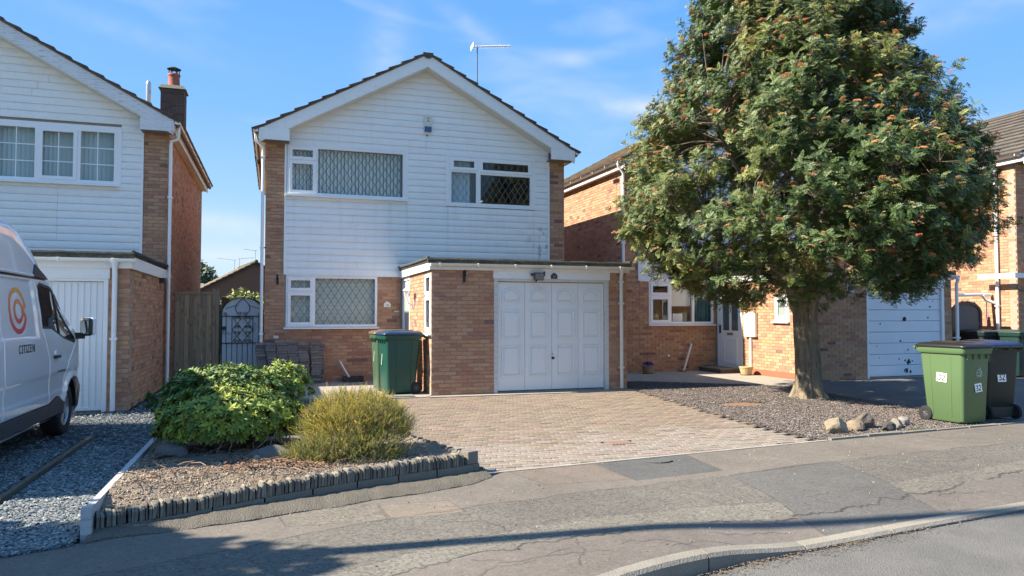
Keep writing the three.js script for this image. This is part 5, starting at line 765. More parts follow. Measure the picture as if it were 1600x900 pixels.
  // mirror
  const mi = part('wing_mirror', van); mesh('housing', new RoundedBoxGeometry(.145, .24, .14, 3, .045).translate(F * 1.075, 1.375, zl(-10.93)), M.darkPlastic, mi); mesh('cap', new RoundedBoxGeometry(.155, .235, .10, 3, .04).translate(F * 1.092, 1.38, zl(-10.975)), paint, mi); mesh('mirror_glass', new THREE.PlaneGeometry(.085, .17).rotateY(Math.PI).translate(F * 1.068, 1.37, zl(-10.857)), std([.75, .78, .8], .05, { metalness: 1 }), mi); mesh('arm', bx(Math.min(F * .9, F * 1.05), Math.max(F * .9, F * 1.05), 1.22, 1.30, zl(-10.85), zl(-10.97)), M.black, mi);
  // door handle, wheels
  const dh = part('door_handle', van); { const z = zl(-9.93), y = 1.04; mesh('grip', new RoundedBoxGeometry(.04, .036, .2, 2, .015).translate(F * (depthAt(z, y) + .018), y, z), M.black, dh); mesh('lock_dish', new THREE.SphereGeometry(.04, 12, 8).scale(.3, 1, 1.6).translate(F * depthAt(z, y), y + .035, z), paint, dh); }
  for (const c of [archC, rearC]) for (const s of [F, -F]) {
    const w = part('wheel', van); w.position.set(s * .80, c[1], c[0]); w.rotation.y = s > 0 ? 0 : Math.PI;
    const lp = [[.215, -.10], [.26, -.112], [.31, -.11], [.335, -.085], [.343, -.04], [.343, .04], [.335, .085], [.31, .11], [.26, .112], [.215, .10]].map(q => new THREE.Vector2(...q)); mesh('tyre', new THREE.LatheGeometry(lp, 40).rotateZ(Math.PI / 2), M.rubber, w);
    const al = std([.42, .42, .43], .35, { metalness: .6 }), rim = [[.216, -.09], [.222, .095], [.205, .098], [.195, .05], [.19, -.09]].map(q => new THREE.Vector2(...q)); mesh('rim', new THREE.LatheGeometry(rim, 36).rotateZ(-Math.PI / 2), al, w);
    const sp = new Batch(); for (let k = 0; k < 5; k++) for (const d of [-.16, .16]) { const a = k / 5 * 6.283 + d * .55, a2 = k / 5 * 6.283 + d, n = [-Math.sin(a2) * .017, Math.cos(a2) * .017], p = [Math.cos(a) * .05, Math.sin(a) * .05], q = [Math.cos(a2) * .205, Math.sin(a2) * .205]; const H4 = (x, P, e) => [x, P[1] + n[1] * e, P[0] + n[0] * e]; sp.hexa([H4(.06, p, -1), H4(.06, p, 1), H4(.055, q, 1), H4(.055, q, -1), H4(.092, p, -1), H4(.092, p, 1), H4(.082, q, 1), H4(.082, q, -1)]); } mesh('spokes', sp.geo(), al, w); mesh('hub', new THREE.CylinderGeometry(.055, .06, .05, 18).rotateZ(Math.PI / 2).translate(.075, 0, 0), al, w); mesh('brake_disc', new THREE.CylinderGeometry(.15, .15, .02, 24).rotateZ(Math.PI / 2).translate(.02, 0, 0), std([.12, .12, .12], .5, { metalness: .7 }), w);
  }
  for (const c of [archC, rearC]) { const pts = []; for (let k = 0; k <= 16; k++) { const a = Math.PI * k / 16; pts.push([Math.cos(a) * .41, Math.sin(a) * .41]); } const b = new Batch(); b.loft([F * .93, F * .55].map(x => pts.map(([z, y]) => [x, c[1] + y, c[0] + z])), undefined, false, false); mesh('arch_liner', b.geo(.6), M.black, van); }
  // printed logo and lettering, flat on the panel
  const decal = (name, z0, z1, y0, y1, t, off = .0015) => { const b = new Batch(), n = 12; for (let i = 0; i < n; i++) for (let j = 0; j < n; j++) { const P = (a, c) => { const z = lerp(z0, z1, a / n), y = lerp(y0, y1, c / n); return [F * (depthAt(z, y) + off), y, z]; }; const uv = (a, c) => [a / n, c / n]; b.quad(P(i, j), P(i + 1, j), P(i + 1, j + 1), P(i, j + 1), [1, 1, 1], [uv(i, j), uv(i + 1, j), uv(i + 1, j + 1), uv(i, j + 1)]); } mesh(name, b.geo(), std(0xffffff, .35, { map: t, transparent: true, alphaTest: .5 }), van); };
  const logo = canvasTex(512, 512, (c) => { c.clearRect(0, 0, 512, 512); const g = c.createLinearGradient(0, 20, 0, 490); g.addColorStop(0, '#f0a63a'); g.addColorStop(.45, '#ee7a3c'); g.addColorStop(1, '#d8283f'); c.strokeStyle = g; c.lineCap = 'butt'; c.lineWidth = 50; c.beginPath(); c.arc(248, 256, 205, -.18 + .02, .34, true); c.stroke(); c.lineWidth = 46; c.beginPath(); c.arc(262, 262, 100, 0, 7); c.stroke(); c.lineWidth = 50; c.beginPath(); c.moveTo(360, 262); c.bezierCurveTo(400, 240, 420, 215, 440, 190); c.stroke(); c.beginPath(); c.moveTo(360, 262); c.bezierCurveTo(405, 285, 425, 305, 440, 330); c.stroke(); });
  decal('logo', zl(-8.44), zl(-9.06), 1.31, 1.85, logo);
  const word = canvasTex(512, 128, (c) => { c.clearRect(0, 0, 512, 128); c.fillStyle = '#23262e'; c.font = 'bold 112px sans-serif'; c.textAlign = 'center'; c.textBaseline = 'middle'; c.save(); c.translate(256, 68); c.scale(Math.min(1, 490 / c.measureText('CITIZEN').width), 1); c.fillText('CITIZEN', 0, 0); c.restore(); });
  decal('lettering', zl(-8.55), zl(-9.20), 1.115, 1.255, word);
  const site = canvasTex(512, 64, (c) => { c.clearRect(0, 0, 512, 64); c.fillStyle = '#2c3038'; c.font = 'bold 46px sans-serif'; c.textAlign = 'center'; c.textBaseline = 'middle'; c.save(); c.translate(256, 32); c.scale(500 / c.measureText('citizenhousing.org.uk').width, 1); c.fillText('citizenhousing.org.uk', 0, 0); c.restore(); });
  decal('web_address', zl(-9.99), zl(-10.46), .83, .885, site);
}
// ---------------------------------------------------------------- wheelie bins: front faces +z, wheels at the back
function rrect(w, d, r, y, x0 = 0, z0 = 0, n = 4) { const p = []; for (const [sx, sz, a0] of [[1, 1, 0], [-1, 1, 1], [-1, -1, 2], [1, -1, 3]]) for (let k = 0; k <= n; k++) { const a = (a0 + k / n) * Math.PI / 2; p.push([x0 + sx * (w / 2 - r) + Math.cos(a) * r, y, z0 + sz * (d / 2 - r) + Math.sin(a) * r]); } return p.reverse(); }
function bin(label, pos, turn, body, lid, group, { stickers = [], tall = 1.08 } = {}) {
  const t = thing('wheelie_bin', label, 'wheelie bin', pos, group, turn), bm = std(body, .42), lm = std(lid, .38), B = new Batch();
  B.loft([rrect(.44, .50, .06, .03, 0, .03), rrect(.465, .525, .055, .05, 0, .03), rrect(.51, .61, .05, .70, 0, .015), rrect(.52, .635, .05, .93, 0, .01)]); mesh('body', B.geo(.7), bm, t);
  mesh('rim', new Batch().loft([rrect(.555, .685, .05, .915, 0, .015), rrect(.575, .70, .05, .93, 0, .015), rrect(.575, .70, .05, .985, 0, .015), rrect(.56, .685, .05, .99, 0, .015)]).geo(.7), bm, t);
  const L = new Batch(), ring = (w, d, y, r, dz = 0) => rrect(w, d, r, y, 0, .0 + dz, 5); L.loft([ring(.585, .74, .992, .05, .01), ring(.595, .75, 1.005, .055, .01), ring(.585, .74, 1.022, .06, .01), ring(.53, .66, 1.045, .08, 0), ring(.40, .48, 1.058, .1, -.01), ring(.1, .12, 1.06, .05, -.01)]); mesh('lid', L.geo(.9), lm, t);
  mesh('lid_ridge', new Batch().loft([rrect(.34, .5, .06, 1.045, 0, 0), rrect(.3, .45, .06, 1.068, 0, 0)]).geo(.7), lm, t);
  for (const s of [-1, 1]) for (const z of [-.13, .14]) { const X = y => s * (lerp(.2325, .255, clamp((y - .05) / .65)) + .003), k = .005; mesh('side_rib', new Batch().hexa([[X(.1) - .004, .1, z + k], [X(.1) + .004, .1, z + k], [X(.1) + .004, .1, z - k], [X(.1) - .004, .1, z - k], [X(.7) - .004, .88, z * 1.15 + k], [X(.7) + .006, .88, z * 1.15 + k], [X(.7) + .006, .88, z * 1.15 - k], [X(.7) - .004, .88, z * 1.15 - k]]).geo(), bm, t); }
  mesh('hinge_bar', new Batch().tube([[-.26, .985, -.385], [.26, .985, -.385]], .017, 8).geo(), bm, t); for (const x of [-.22, 0, .22]) mesh('hinge_lug', bx(x - .02, x + .02, .95, 1.0, -.4, -.32), bm, t);
  for (const x of [-.19, -.06, .06, .19]) mesh('rim_rib', bx(x - .008, x + .008, .85, .914, .325, .35), bm, t);
  for (const s of [-1, 1]) { const w = part('wheel', t); w.position.set(s * .235, .102, -.24); const lp = [[.045, -.022], [.088, -.024], [.1, -.014], [.1, .014], [.088, .024], [.045, .022]].map(q => new THREE.Vector2(...q)); mesh('tyre', new THREE.LatheGeometry(lp, 26).rotateZ(Math.PI / 2), M.rubber, w); mesh('hub', new THREE.CylinderGeometry(.05, .05, .026, 18).rotateZ(Math.PI / 2), std([.05, .05, .055], .6), w); const sp = new Batch(); for (let k = 0; k < 6; k++) { const a = k / 6 * 6.283; sp.tube([[s * .016, 0, 0], [s * .016, Math.cos(a) * .048, Math.sin(a) * .048]], .006, 5); } mesh('hub_spokes', sp.geo(), std([.09, .09, .095], .6), w); }
  mesh('axle', new Batch().tube([[-.235, .102, -.24], [.235, .102, -.24]], .014, 8).geo(), M.darkPlastic, t); mesh('axle_housing', new Batch().hexa([[-.2, .04, -.19], [.2, .04, -.19], [.2, .04, -.26], [-.2, .04, -.26], [-.2, .2, -.2], [.2, .2, -.2], [.2, .17, -.262], [-.2, .17, -.262]]).geo(), bm, t);
  for (const s of stickers) {   // {face, u, y, w, h, tex}: flat stickers that follow the slope of the side
    const q = new THREE.Mesh(new THREE.PlaneGeometry(s.w, s.h), std(0xffffff, .5, { map: s.tex, ...(s.clear ? { transparent: true, alphaTest: .4 } : {}) })); q.name = s.name || 'number_sticker'; q.castShadow = q.receiveShadow = true;
    const yy = s.y, hw = lerp(.2325, .2563, clamp((yy - .05) / .75)), hd = lerp(.2625, .309, clamp((yy - .05) / .75));
    if (s.face === 'front') { q.position.set(s.u, yy, .022 + hd + .007); q.rotation.set(-.065, 0, s.tilt || 0); } else if (s.face === 'left') { q.position.set(-hw - .0065, yy, s.u); q.rotation.order = 'YXZ'; q.rotation.set(-.036, -Math.PI / 2, s.tilt || 0); } else if (s.face === 'back') { q.position.set(s.u, yy, .018 - hd - .007); q.rotation.order = 'YXZ'; q.rotation.set(-.065, Math.PI, 0); } else { q.position.set(hw + .0035, yy, s.u); q.rotation.order = 'YXZ'; q.rotation.set(-.054, Math.PI / 2, 0); }
    t.add(q);
  }
  t.scale.set(1.06, tall, 1.06);
  return t;
}
const num = (n) => canvasTex(128, 96, (c) => { c.fillStyle = '#f2f2ee'; c.fillRect(0, 0, 128, 96); c.fillStyle = '#16181b'; c.font = 'bold 92px sans-serif'; c.textAlign = 'center'; c.textBaseline = 'middle'; c.fillText(n, 64, 51); });
const num32 = num('32');
const emblem = canvasTex(256, 256, (c) => { c.clearRect(0, 0, 256, 256); c.strokeStyle = c.fillStyle = '#c4d2c0'; c.lineWidth = 9; c.beginPath(); c.moveTo(30, 170); c.lineTo(60, 110); c.lineTo(95, 90); c.lineTo(125, 60); c.lineTo(150, 95); c.lineTo(175, 30); c.lineTo(190, 80); c.lineTo(222, 130); c.lineTo(205, 172); c.stroke(); c.beginPath(); c.moveTo(70, 172); c.bezierCurveTo(100, 120, 130, 120, 150, 150); c.stroke(); c.beginPath(); c.ellipse(178, 140, 22, 34, .2, 0, 7); c.stroke(); c.fillRect(24, 188, 208, 9); c.fillRect(40, 210, 176, 7); c.fillRect(70, 226, 116, 6); });
const three0 = canvasTex(128, 96, (c) => { c.clearRect(0, 0, 128, 96); c.strokeStyle = c.fillStyle = '#d6d9d4'; c.font = 'bold 84px sans-serif'; c.textAlign = 'center'; c.textBaseline = 'middle'; c.fillText('30', 64, 50); });
const stripe = canvasTex(64, 256, (c) => { c.clearRect(0, 0, 64, 256); c.fillStyle = '#cfd6cf'; c.fillRect(18, 10, 26, 30); c.fillRect(22, 60, 20, 170); });
// light green bin and its dark neighbour on the plum slate
bin('light green wheelie bin with two white 32 stickers on the plum slate', [9.28, 0, -8.02], .06, [.088, .15, .066], [.014, .016, .017], null, { stickers: [{ face: 'left', u: .02, y: .60, w: .15, h: .115, tex: num32, tilt: -.06 }, { face: 'front', u: .04, y: .48, w: .13, h: .11, tex: num32, tilt: .1 }, { face: 'front', u: .04, y: .68, w: .15, h: .15, tex: emblem, clear: 1, name: 'embossed_emblem' }] });
bin('dark green wheelie bin with blue lid and 32 sticker behind the light green bin', [10.16, 0, -8.24], 3.05, [.008, .02, .018], [.018, .028, .085], null, { stickers: [{ face: 'back', u: .02, y: .58, w: .14, h: .13, tex: num32 }] });
// pair beside the porch
bin('dark green wheelie bin with blue lid beside the brick garage corner', [2.32, .012, -14.12], -1.42, [.008, .062, .045], [.017, .04, .085], null, { tall: 1.14, stickers: [{ face: 'front', u: -.02, y: .6, w: .06, h: .28, tex: stripe, clear: 1, name: 'printed_strip' }] });
bin('green wheelie bin with brown lid tucked behind the blue lidded bin', [2.26, .012, -14.82], -1.5, [.05, .10, .06], [.14, .09, .06], null, { tall: 1.14, stickers: [{ face: 'front', u: .02, y: .62, w: .06, h: .28, tex: stripe, clear: 1, name: 'printed_strip' }] });
// pair by the lattice gate
bin('dark green wheelie bin marked 30 in front of the sunlit end wall', [17.35, 0, -13.35], .1, [.012, .04, .035], [.02, .04, .03], null, { stickers: [{ face: 'front', u: .02, y: .72, w: .26, h: .2, tex: three0, clear: 1 }] });
bin('plain dark wheelie bin beside the bin marked 30', [16.85, 0, -13.85], .05, [.012, .025, .025], [.012, .02, .025], null);
// ---------------------------------------------------------------- garden gate, fence
{
  const f = thing('board_fence', 'brown vertical board fence panel beside the iron gate', 'fence', [-2.16, 0, -18.4]); const cols = [[1, 1, 1], [.85, .84, .82], [1.12, 1.08, 1.02], [.75, .74, .72], [1.05, .98, .9]];
  let x = 0, i = 0; while (x < .80) { const w = rr(.085, .105); mesh('board', new Batch().box(x, x + w - .004, .03, 2.0 + rr(-.006, .006), (i % 2) * .012, .018 + (i % 2) * .012, cols[i % 5], i * .37).geo(), M.fence, f); x += w; i++; }
  mesh('top_rail', new Batch().box(-.02, .80, 2.0, 2.06, -.01, .05, [.9, .88, .84]).geo(), M.fence, f); for (const y of [.4, 1.1, 1.75]) mesh('rail', new Batch().box(0, .80, y, y + .07, -.05, -.002, [.8, .8, .8]).geo(), M.fence, f);
  for (const [a, b] of [[.80, .87], [.875, .96]]) mesh('post', new Batch().box(a, b, 0, 2.10, -.02, .06, [.95, .92, .88], a).geo(), M.fence, f); mesh('post_cap', new Batch().box(.79, .975, 2.10, 2.125, -.03, .07, [.8, .8, .8]).geo(), M.fence, f);
  const s = thing('side_fence', 'dark fence running back behind the garden gate', 'fence', [-1.18, 0, -18.5]); for (let k = 0; k < 22; k++) mesh('board', new Batch().box(0, .02, .02, 1.95 + rr(-.01, .01), -.14 * k - .135, -.14 * k, [.6, .6, .6], k).geo(), M.fence, s); mesh('rail', new Batch().box(.021, .06, 1.5, 1.57, -3.1, 0, [.6, .6, .6]).geo(), M.fence, s);
}
{
  const g = thing('iron_gate', 'arched black iron gate with scrolls and a pale backing sheet', 'gate', [-1.16, 0, -18.35]), W = .92, yb = .08, yt = 1.62, ya = 1.93, bar = (pts, r = .008) => new Batch().tube(pts, r, 6).geo();
  const arc = (dx = 0, dy = 0) => Array.from({ length: 25 }, (_, i) => { const a = Math.PI * (1 - i / 24); return [W / 2 + Math.cos(a) * (W / 2 - dx), yt - .06 + Math.sin(a) * (ya - yt + .06 - dy), 0]; });
  mesh('frame', mergeG([bar([[0, yb, 0], [0, yt, 0]], .013), bar([[W, yb, 0], [W, yt, 0]], .013), bar([[0, yb, 0], [W, yb, 0]], .011), bar([[0, yt - .13, 0], [W, yt - .13, 0]], .011), bar([[0, .86, 0], [W, .86, 0]], .011), bar(arc(), .012)]), M.iron, g);
  for (let k = 1; k < 8; k++) mesh('bar', bar([[W * k / 8, yb, 0], [W * k / 8, .86, 0]], .007), M.iron, g); for (const x of [.11, .25, .75, .89]) mesh('bar', bar([[W * x, .86, 0], [W * x, yt - .13, 0]], .007), M.iron, g);
  const scroll = (cx, cy, sx, sy, r = .055) => { const p = []; for (let k = 0; k <= 26; k++) { const t = k / 26, a = t * 8.2, q = r * (1 - .8 * t); p.push([cx + sx * (r - Math.cos(a) * q), cy + sy * Math.sin(a) * q, 0]); } return bar(p, .006); };
  for (const y of [.86 + .045, 1.10, 1.24, yt - .175]) for (const x of [.35, .6]) { mesh('scroll', scroll(W * x + .02, y, -1, 1, .036), M.iron, g); mesh('scroll', scroll(W * x + .03, y, 1, 1, .036), M.iron, g); }
  for (const [a, b] of [[[.25, .88], [.5, 1.17]], [[.75, .88], [.5, 1.17]], [[.25, 1.47], [.5, 1.17]], [[.75, 1.47], [.5, 1.17]], [[.25, 1.17], [.5, .88]], [[.75, 1.17], [.5, .88]], [[.25, 1.17], [.5, 1.47]], [[.75, 1.17], [.5, 1.47]]]) mesh('diamond_bar', bar([[W * a[0], a[1], .004], [W * b[0], b[1], .004]], .006), M.iron, g);
  for (const s of [-1, 1]) { mesh('heart_bar', bar(Array.from({ length: 14 }, (_, k) => { const t = k / 13; return [W / 2 + s * (.17 * Math.sin(t * 2.6)) * (1 - .12 * t), ya - .02 - t * (ya - yt + .08), 0]; }), .007), M.iron, g); mesh('scroll', scroll(W / 2 + s * .01, yt - .075, s, 1, .05), M.iron, g); mesh('scroll', scroll(W / 2 + s * .42, yt - .085, -s, 1, .045), M.iron, g); mesh('brace', bar([[W / 2 + s * .12, yt + .13, 0], [W / 2 + s * .38, yt + .05, 0]], .006), M.iron, g); }
  const sh = new THREE.Shape(); sh.moveTo(.015, .1); sh.lineTo(W - .015, .1); sh.lineTo(W - .015, yt - .06); for (const [x, y] of arc(.015, .015).reverse()) sh.lineTo(x, y); sh.closePath(); const sheetMap = tex(256, 256, (x, y) => { const a = fbm(x / 30, y / 60, 4, 8); return .85 + .15 * a - (y < 90 ? .25 * sstep(.5, .7, fbm(x / 12, y / 20, 3)) : 0); }, { srgb: false }); mesh('backing_sheet', new THREE.ExtrudeGeometry(sh, { depth: .006, bevelEnabled: false }).translate(0, 0, -.03), std([.86, .87, .87], .5, { map: sheetMap }), g);
  mesh('latch', bx(-.01, .1, 1.18, 1.25, -.02, .03), M.iron, g); mesh('gate_post', bx(-.05, -.016, 0, 1.75, -.04, .03), M.iron, g);
}
{ // lattice gate far right
  const g = thing('lattice_gate', 'dark arched wooden lattice gate between the slatted garage and end house', 'gate', [16.52, 0, -14.35]), W = 1.05, m = std([.14, .14, .145], .85), ring = new THREE.Shape(); const arc = k => Array.from({ length: 21 }, (_, i) => { const a = Math.PI * (1 - i / 20); return [W / 2 + Math.cos(a) * (W / 2 - k), 1.55 + Math.sin(a) * (.32 - k)]; });
  const fm = std([.16, .125, .095], .9, { map: woodMap }), o = [[0, .05], ...arc(0), [W, .05]], inn = [[.07, .12], ...arc(.07), [W - .07, .12]]; mesh('frame', extrude(poly(o, [inn]), .05, .004), fm, g);
  for (let k = 0; k < 15; k++) { const c = -1.5 + k * .19; const pts = []; for (let i = 0; i <= 60; i++) { const x = .05 + i / 60 * (W - .1), y = 1.95 - (x + c) * 1.0 - .3, top = 1.55 + .30 * Math.sqrt(Math.max(0, 1 - ((x - W / 2) / (W / 2)) ** 2)); if (y > .1 && y < top) pts.push([x, y]); } if (pts.length < 2) continue; const [a, b] = [pts[0], pts[pts.length - 1]], n = [.05, .05]; mesh('slat', new Batch().hexa([[a[0] - n[0], a[1] - n[1], .0 + (k % 2) * .01], [b[0] - n[0], b[1] - n[1], (k % 2) * .01], [b[0] - n[0], b[1] - n[1], -.012], [a[0] - n[0], a[1] - n[1], -.012], [a[0] + n[0], a[1] + n[1], .02 + (k % 2) * .01], [b[0] + n[0], b[1] + n[1], .02 + (k % 2) * .01], [b[0] + n[0], b[1] + n[1], -.0], [a[0] + n[0], a[1] + n[1], 0]]).geo(), m, g); }
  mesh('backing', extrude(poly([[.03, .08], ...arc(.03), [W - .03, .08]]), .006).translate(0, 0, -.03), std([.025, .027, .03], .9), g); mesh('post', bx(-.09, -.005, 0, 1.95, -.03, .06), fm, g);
  const p = thing('soil_pipe', 'white waste pipes on the side of the end house above the lattice gate', 'pipe', [16.6, 2.0, -14.2]); mesh('pipe', tubeGeo([[0, .02, 0], [.75, .04, 0], [1.15, .04, 0]], .045, 10), M.upvc, p); mesh('branch', tubeGeo([[.85, .02, .02], [.95, -.1, .03], [1.13, -.17, .1]], .04, 10), M.upvc, p); mesh('drop', tubeGeo([[.98, -.14, .02], [.98, -.6, .02]], .014, 8), M.upvcOld, p);
}
// ---------------------------------------------------------------- planted bed
const soilMap = tex(1024, 1024, (x, y) => { const a = fbm(x / 50, y / 50, 5, 20), f = fbm(x / 4, y / 4, 3, 256), h = hash(x >> 1, y >> 1); const v = .6 + .5 * a + .5 * (f - .5) + (h > .985 ? .6 : 0); return rgbS([.30 * v, .24 * v, .178 * v]); }); soilMap.repeat.set(.8, .8);
const A0 = [-1.19, -5.84], B0 = [1.86, -6.90], frontAt = t => [lerp(A0[0], B0[0], t), lerp(A0[1], B0[1], t) + .10 * Math.sin(t * Math.PI) * -.3];
const soilY = (x, z) => { const t = clamp((x - A0[0]) / (B0[0] - A0[0])), wz = lerp(A0[1], B0[1], t) - .06, edge = lerp(.03, .085, sstep(0, .65, t)) + .07; return lerp(edge, .13 + .09 * fbm(x * 1.3 + 3, z * 1.3, 3) + .015 * Math.sin((z + 7) * 1.2), sstep(.02, .5, wz - z)); };
{
  const w = thing('planter_wall', 'low wall of thin slates on edge round the planted bed', 'planter wall'), sm = std([1, 1, 1], .95, { vertexColors: true, map: grain, bumpMap: fineBump, bumpScale: .005 });
  const dir = [B0[0] - A0[0], B0[1] - A0[1]], L = Math.hypot(...dir), ux = dir[0] / L, uz = dir[1] / L, ang = Math.atan2(-uz, ux), tones = [[.18, .163, .132], [.14, .127, .104], [.215, .195, .155], [.12, .11, .092], [.168, .156, .125], [.245, .218, .174]];
  const stoneGeo = tones.map((c, i) => { const b = new Batch(), h = .108, d = .1, t = .0095, j = k => (hash(i, k) - .5) * .012; b.loft([[-t, 0, d / 2], [t, 0, d / 2], [t, 0, -d / 2], [-t, 0, -d / 2]].length ? [[[-t, 0, d / 2], [t, 0, d / 2], [t, 0, -d / 2], [-t, 0, -d / 2]], [[-t, h * .75 + j(1), d / 2 + j(2) * .5], [t, h * .75, d / 2 + j(3) * .5], [t, h * .75, -d / 2], [-t, h * .75, -d / 2]], [[-t, h + j(4), d / 2 - .02], [t, h + j(5), d / 2 - .018 + j(6)], [t, h + j(7), -d / 2 + .02], [-t, h + j(8), -d / 2 + .02]]] : [], c); return b.geo(); });
  const yb = t => lerp(.03, .085, sstep(0, .65, t)); let s = .012, i = 0; while (s < L - .12) { const t = s / L, p = frontAt(t), m = mesh('edging_slate', stoneGeo[Math.floor(rnd() * 6)], sm, w); m.position.set(p[0], yb(t) + rr(-.004, .006), p[1] - .06); m.rotation.set(rr(-.05, .05), ang + rr(-.1, .1), rr(-.10, .04)); m.scale.set(rr(.7, 1.3), rr(.86, 1.14), rr(.95, 1.12)); s += .025 * m.scale.x; i++; }
  const cs = std([.19, .178, .148], .95, { map: concMap, bumpMap: fineBump, bumpScale: .005 });
  for (let k = 0; k < 8; k++) { const a = frontAt(k / 8), b = frontAt((k + 1) / 8 - .004), q = (p, d, y) => [p[0], y, p[1] + d]; mesh('base_block', new Batch().hexa([q(a, .01, -.03), q(b, .01, -.03), q(b, -.12, -.03), q(a, -.12, -.03), q(a, .0, yb(k / 8)), q(b, 0, yb((k + 1) / 8)), q(b, -.12, yb((k + 1) / 8)), q(a, -.12, yb(k / 8))]).geo(), cs, w); }
  { const R = []; for (let k = 0; k <= 90; k++) { const x = lerp(-1.2, 1.98, k / 90), zf = zBack(x) + .05 * (vnoise(x * 4, 3) - .5) + .02 * (vnoise(x * 19, 5) - .5), zw = x < 1.8 ? lerp(A0[1], B0[1], (x - A0[0]) / (B0[0] - A0[0])) - .05 : zf - .3, y = .008 + .012 * vnoise(x * 5, 9) + .008 * vnoise(x * 17, 4); R.push([[x, -.06, zf], [x, y - .01, zf - .004], [x, y, zf - .03], [x, y + .012, Math.min(zf - .06, zw)], [x, -.06, Math.min(zf - .06, zw)]].reverse()); } mesh('footing', new Batch().loft(R).geo(.5), std([.16, .146, .12], .95, { map: concMap, bumpMap: stoneBump, bumpScale: .02 }), w); }
  mesh('corner_block', new Batch().add(new RoundedBoxGeometry(.13, .125, .13, 2, .012), mat4(B0[0] - .03, .152, B0[1] - .06, ang + .1), [.26, .24, .2]).geo(), sm, w); mesh('corner_base', new Batch().add(new RoundedBoxGeometry(.16, .1, .15, 2, .01), mat4(B0[0] - .03, .04, B0[1] - .07, ang), [.24, .22, .19]).geo(), sm, w);
  const C0 = [1.42, -8.5], l2 = Math.hypot(C0[0] - B0[0], C0[1] - B0[1]), an2 = Math.atan2(-(C0[1] - B0[1]), C0[0] - B0[0]); for (let q = .10; q < l2; q += .034) { const t = q / l2, m = mesh('edging_slate', stoneGeo[Math.floor(rnd() * 6)], sm, w); m.position.set(lerp(B0[0], C0[0], t) - .03, .075 + rr(-.01, .012), lerp(B0[1], C0[1], t) - .04); m.rotation.set(0, an2 + .45 + rr(-.12, .12), rr(-.12, .12)); m.scale.set(rr(1.1, 1.5), rr(.85, 1.1), rr(1, 1.2)); }
  mesh('side_base', new Batch().hexa([[B0[0] + .02, -.03, B0[1] - .1], [B0[0] - .12, -.03, B0[1] - .1], [C0[0] - .12, -.03, C0[1]], [C0[0] + .02, -.03, C0[1]], [B0[0] + .02, .075, B0[1] - .1], [B0[0] - .12, .075, B0[1] - .1], [C0[0] - .12, .075, C0[1]], [C0[0] + .02, .075, C0[1]]].slice().reverse().sort(() => 0)).geo(), cs, w);
  // soil
  const b = new Batch(), bedIn = [[-1.19, -5.95], [1.74, -7.0], [1.32, -8.5], [.9, -10.2], [-1.0, -10.4], [-1.19, -9.2]], N = 70; for (let r = 0; r < N; r++) for (let c = 0; c < N; c++) { const P = (a, d) => { const z = lerp(-10.4, -5.88, d / N), f = (x) => x; const xl = -1.19, xr = z > -7.0 ? lerp(-1.19, 1.74, clamp((-5.86 - z) / 1.07)) : lerp(1.78, .9, clamp((-7.0 - z) / 3.3)); const x = lerp(xl, xr, a / N); return [x, soilY(x, z) + .025 * (fbm(x * 14, z * 14, 3) - .5), z]; }; const q = [P(c, r), P(c, r + 1), P(c + 1, r + 1), P(c + 1, r)]; b.quad(q[0], q[1], q[2], q[3], [1, 1, 1], q.map(v => [v[0], v[2]])); } const g = mergeVertices(b.geo(), 1e-4); g.computeVertexNormals(); tag(mesh('soil_bed', g, std([1, 1, 1], 1, { map: soilMap, bumpMap: stoneBump, bumpScale: .03 })), null, null, null, 'structure');
  const pb = thing('white_edging_board', 'white painted timber board between the slate drive and planted bed', 'edging board'); const pw = std([.5, .5, .5], .6, { map: peel }); mesh('board', new Batch().box(-1.245, -1.195, -.04, .195, -9.25, -5.80).geo(), pw, pb); mesh('end_post', new Batch().box(-1.252, -1.185, -.06, .21, -5.80, -5.755).geo(), pw, pb);
  // crumbs of soil, dead leaves
  const list = [], cg = new THREE.IcosahedronGeometry(.009, 0); for (let k = 0; k < 6500; k++) { const z = rr(-8.4, -5.95), x = rr(-1.18, 1.6); const xr = z > -7.0 ? lerp(-1.19, 1.7, clamp((-5.98 - z) / 1.05)) : 1.5; if (x > xr) continue; const v = rr(.6, 1.7); list.push([mat4(x, soilY(x, z) + .006, z, rr(0, 6), rr(0, 6), 0, [rr(.4, 1.7), rr(.3, 1), rr(.4, 1.5)]), col(.27 * v, .22 * v, .165 * v)]); } instanced('soil_crumbs', cg, std([1, 1, 1], 1), list).userData.label = 'loose soil crumbs and small stones in the bed';
  const tw = []; const tg = tubeGeo([[0, 0, 0], [.05, .008, .01], [.11, 0, 0]], [.003, .0028, .002], 4); for (let k = 0; k < 420; k++) { const x = rr(-1.1, .6), z = rr(-8.3, -6.4); if (x > lerp(-1.19, 1.7, clamp((-5.98 - z) / 1.05))) continue; const v = rr(.5, 1.5); tw.push([mat4(x, soilY(x, z) + rr(.01, .05), z, rr(0, 6), rr(-.2, .2), rr(-.3, .3), rr(.5, 1.6)), col(.22 * v, .15 * v, .10 * v)]); } instanced('twig_litter', tg, std([1, 1, 1], .95), tw).userData.label = 'dry twigs and leaf litter under the shrubs';
  const dl = [], lg = new THREE.PlaneGeometry(.035, .016, 2, 1); lg.attributes.position.setZ(1, .008); lg.attributes.position.setZ(4, .008); for (let k = 0; k < 900; k++) { const t = rnd(), x = rr(-.4, .45), z = rr(-7.35, -6.75); dl.push([mat4(x, soilY(x, z) + rr(.01, .04), z, rr(0, 6), rr(-1.8, -1.2), 0, rr(.4, 1.2)), col(...vary([.20, .115, .07], .4, 1.4))]); } instanced('dead_leaves', lg, std([1, 1, 1], .9), dl).userData.label = 'russet dead leaves beside the front slates';
}
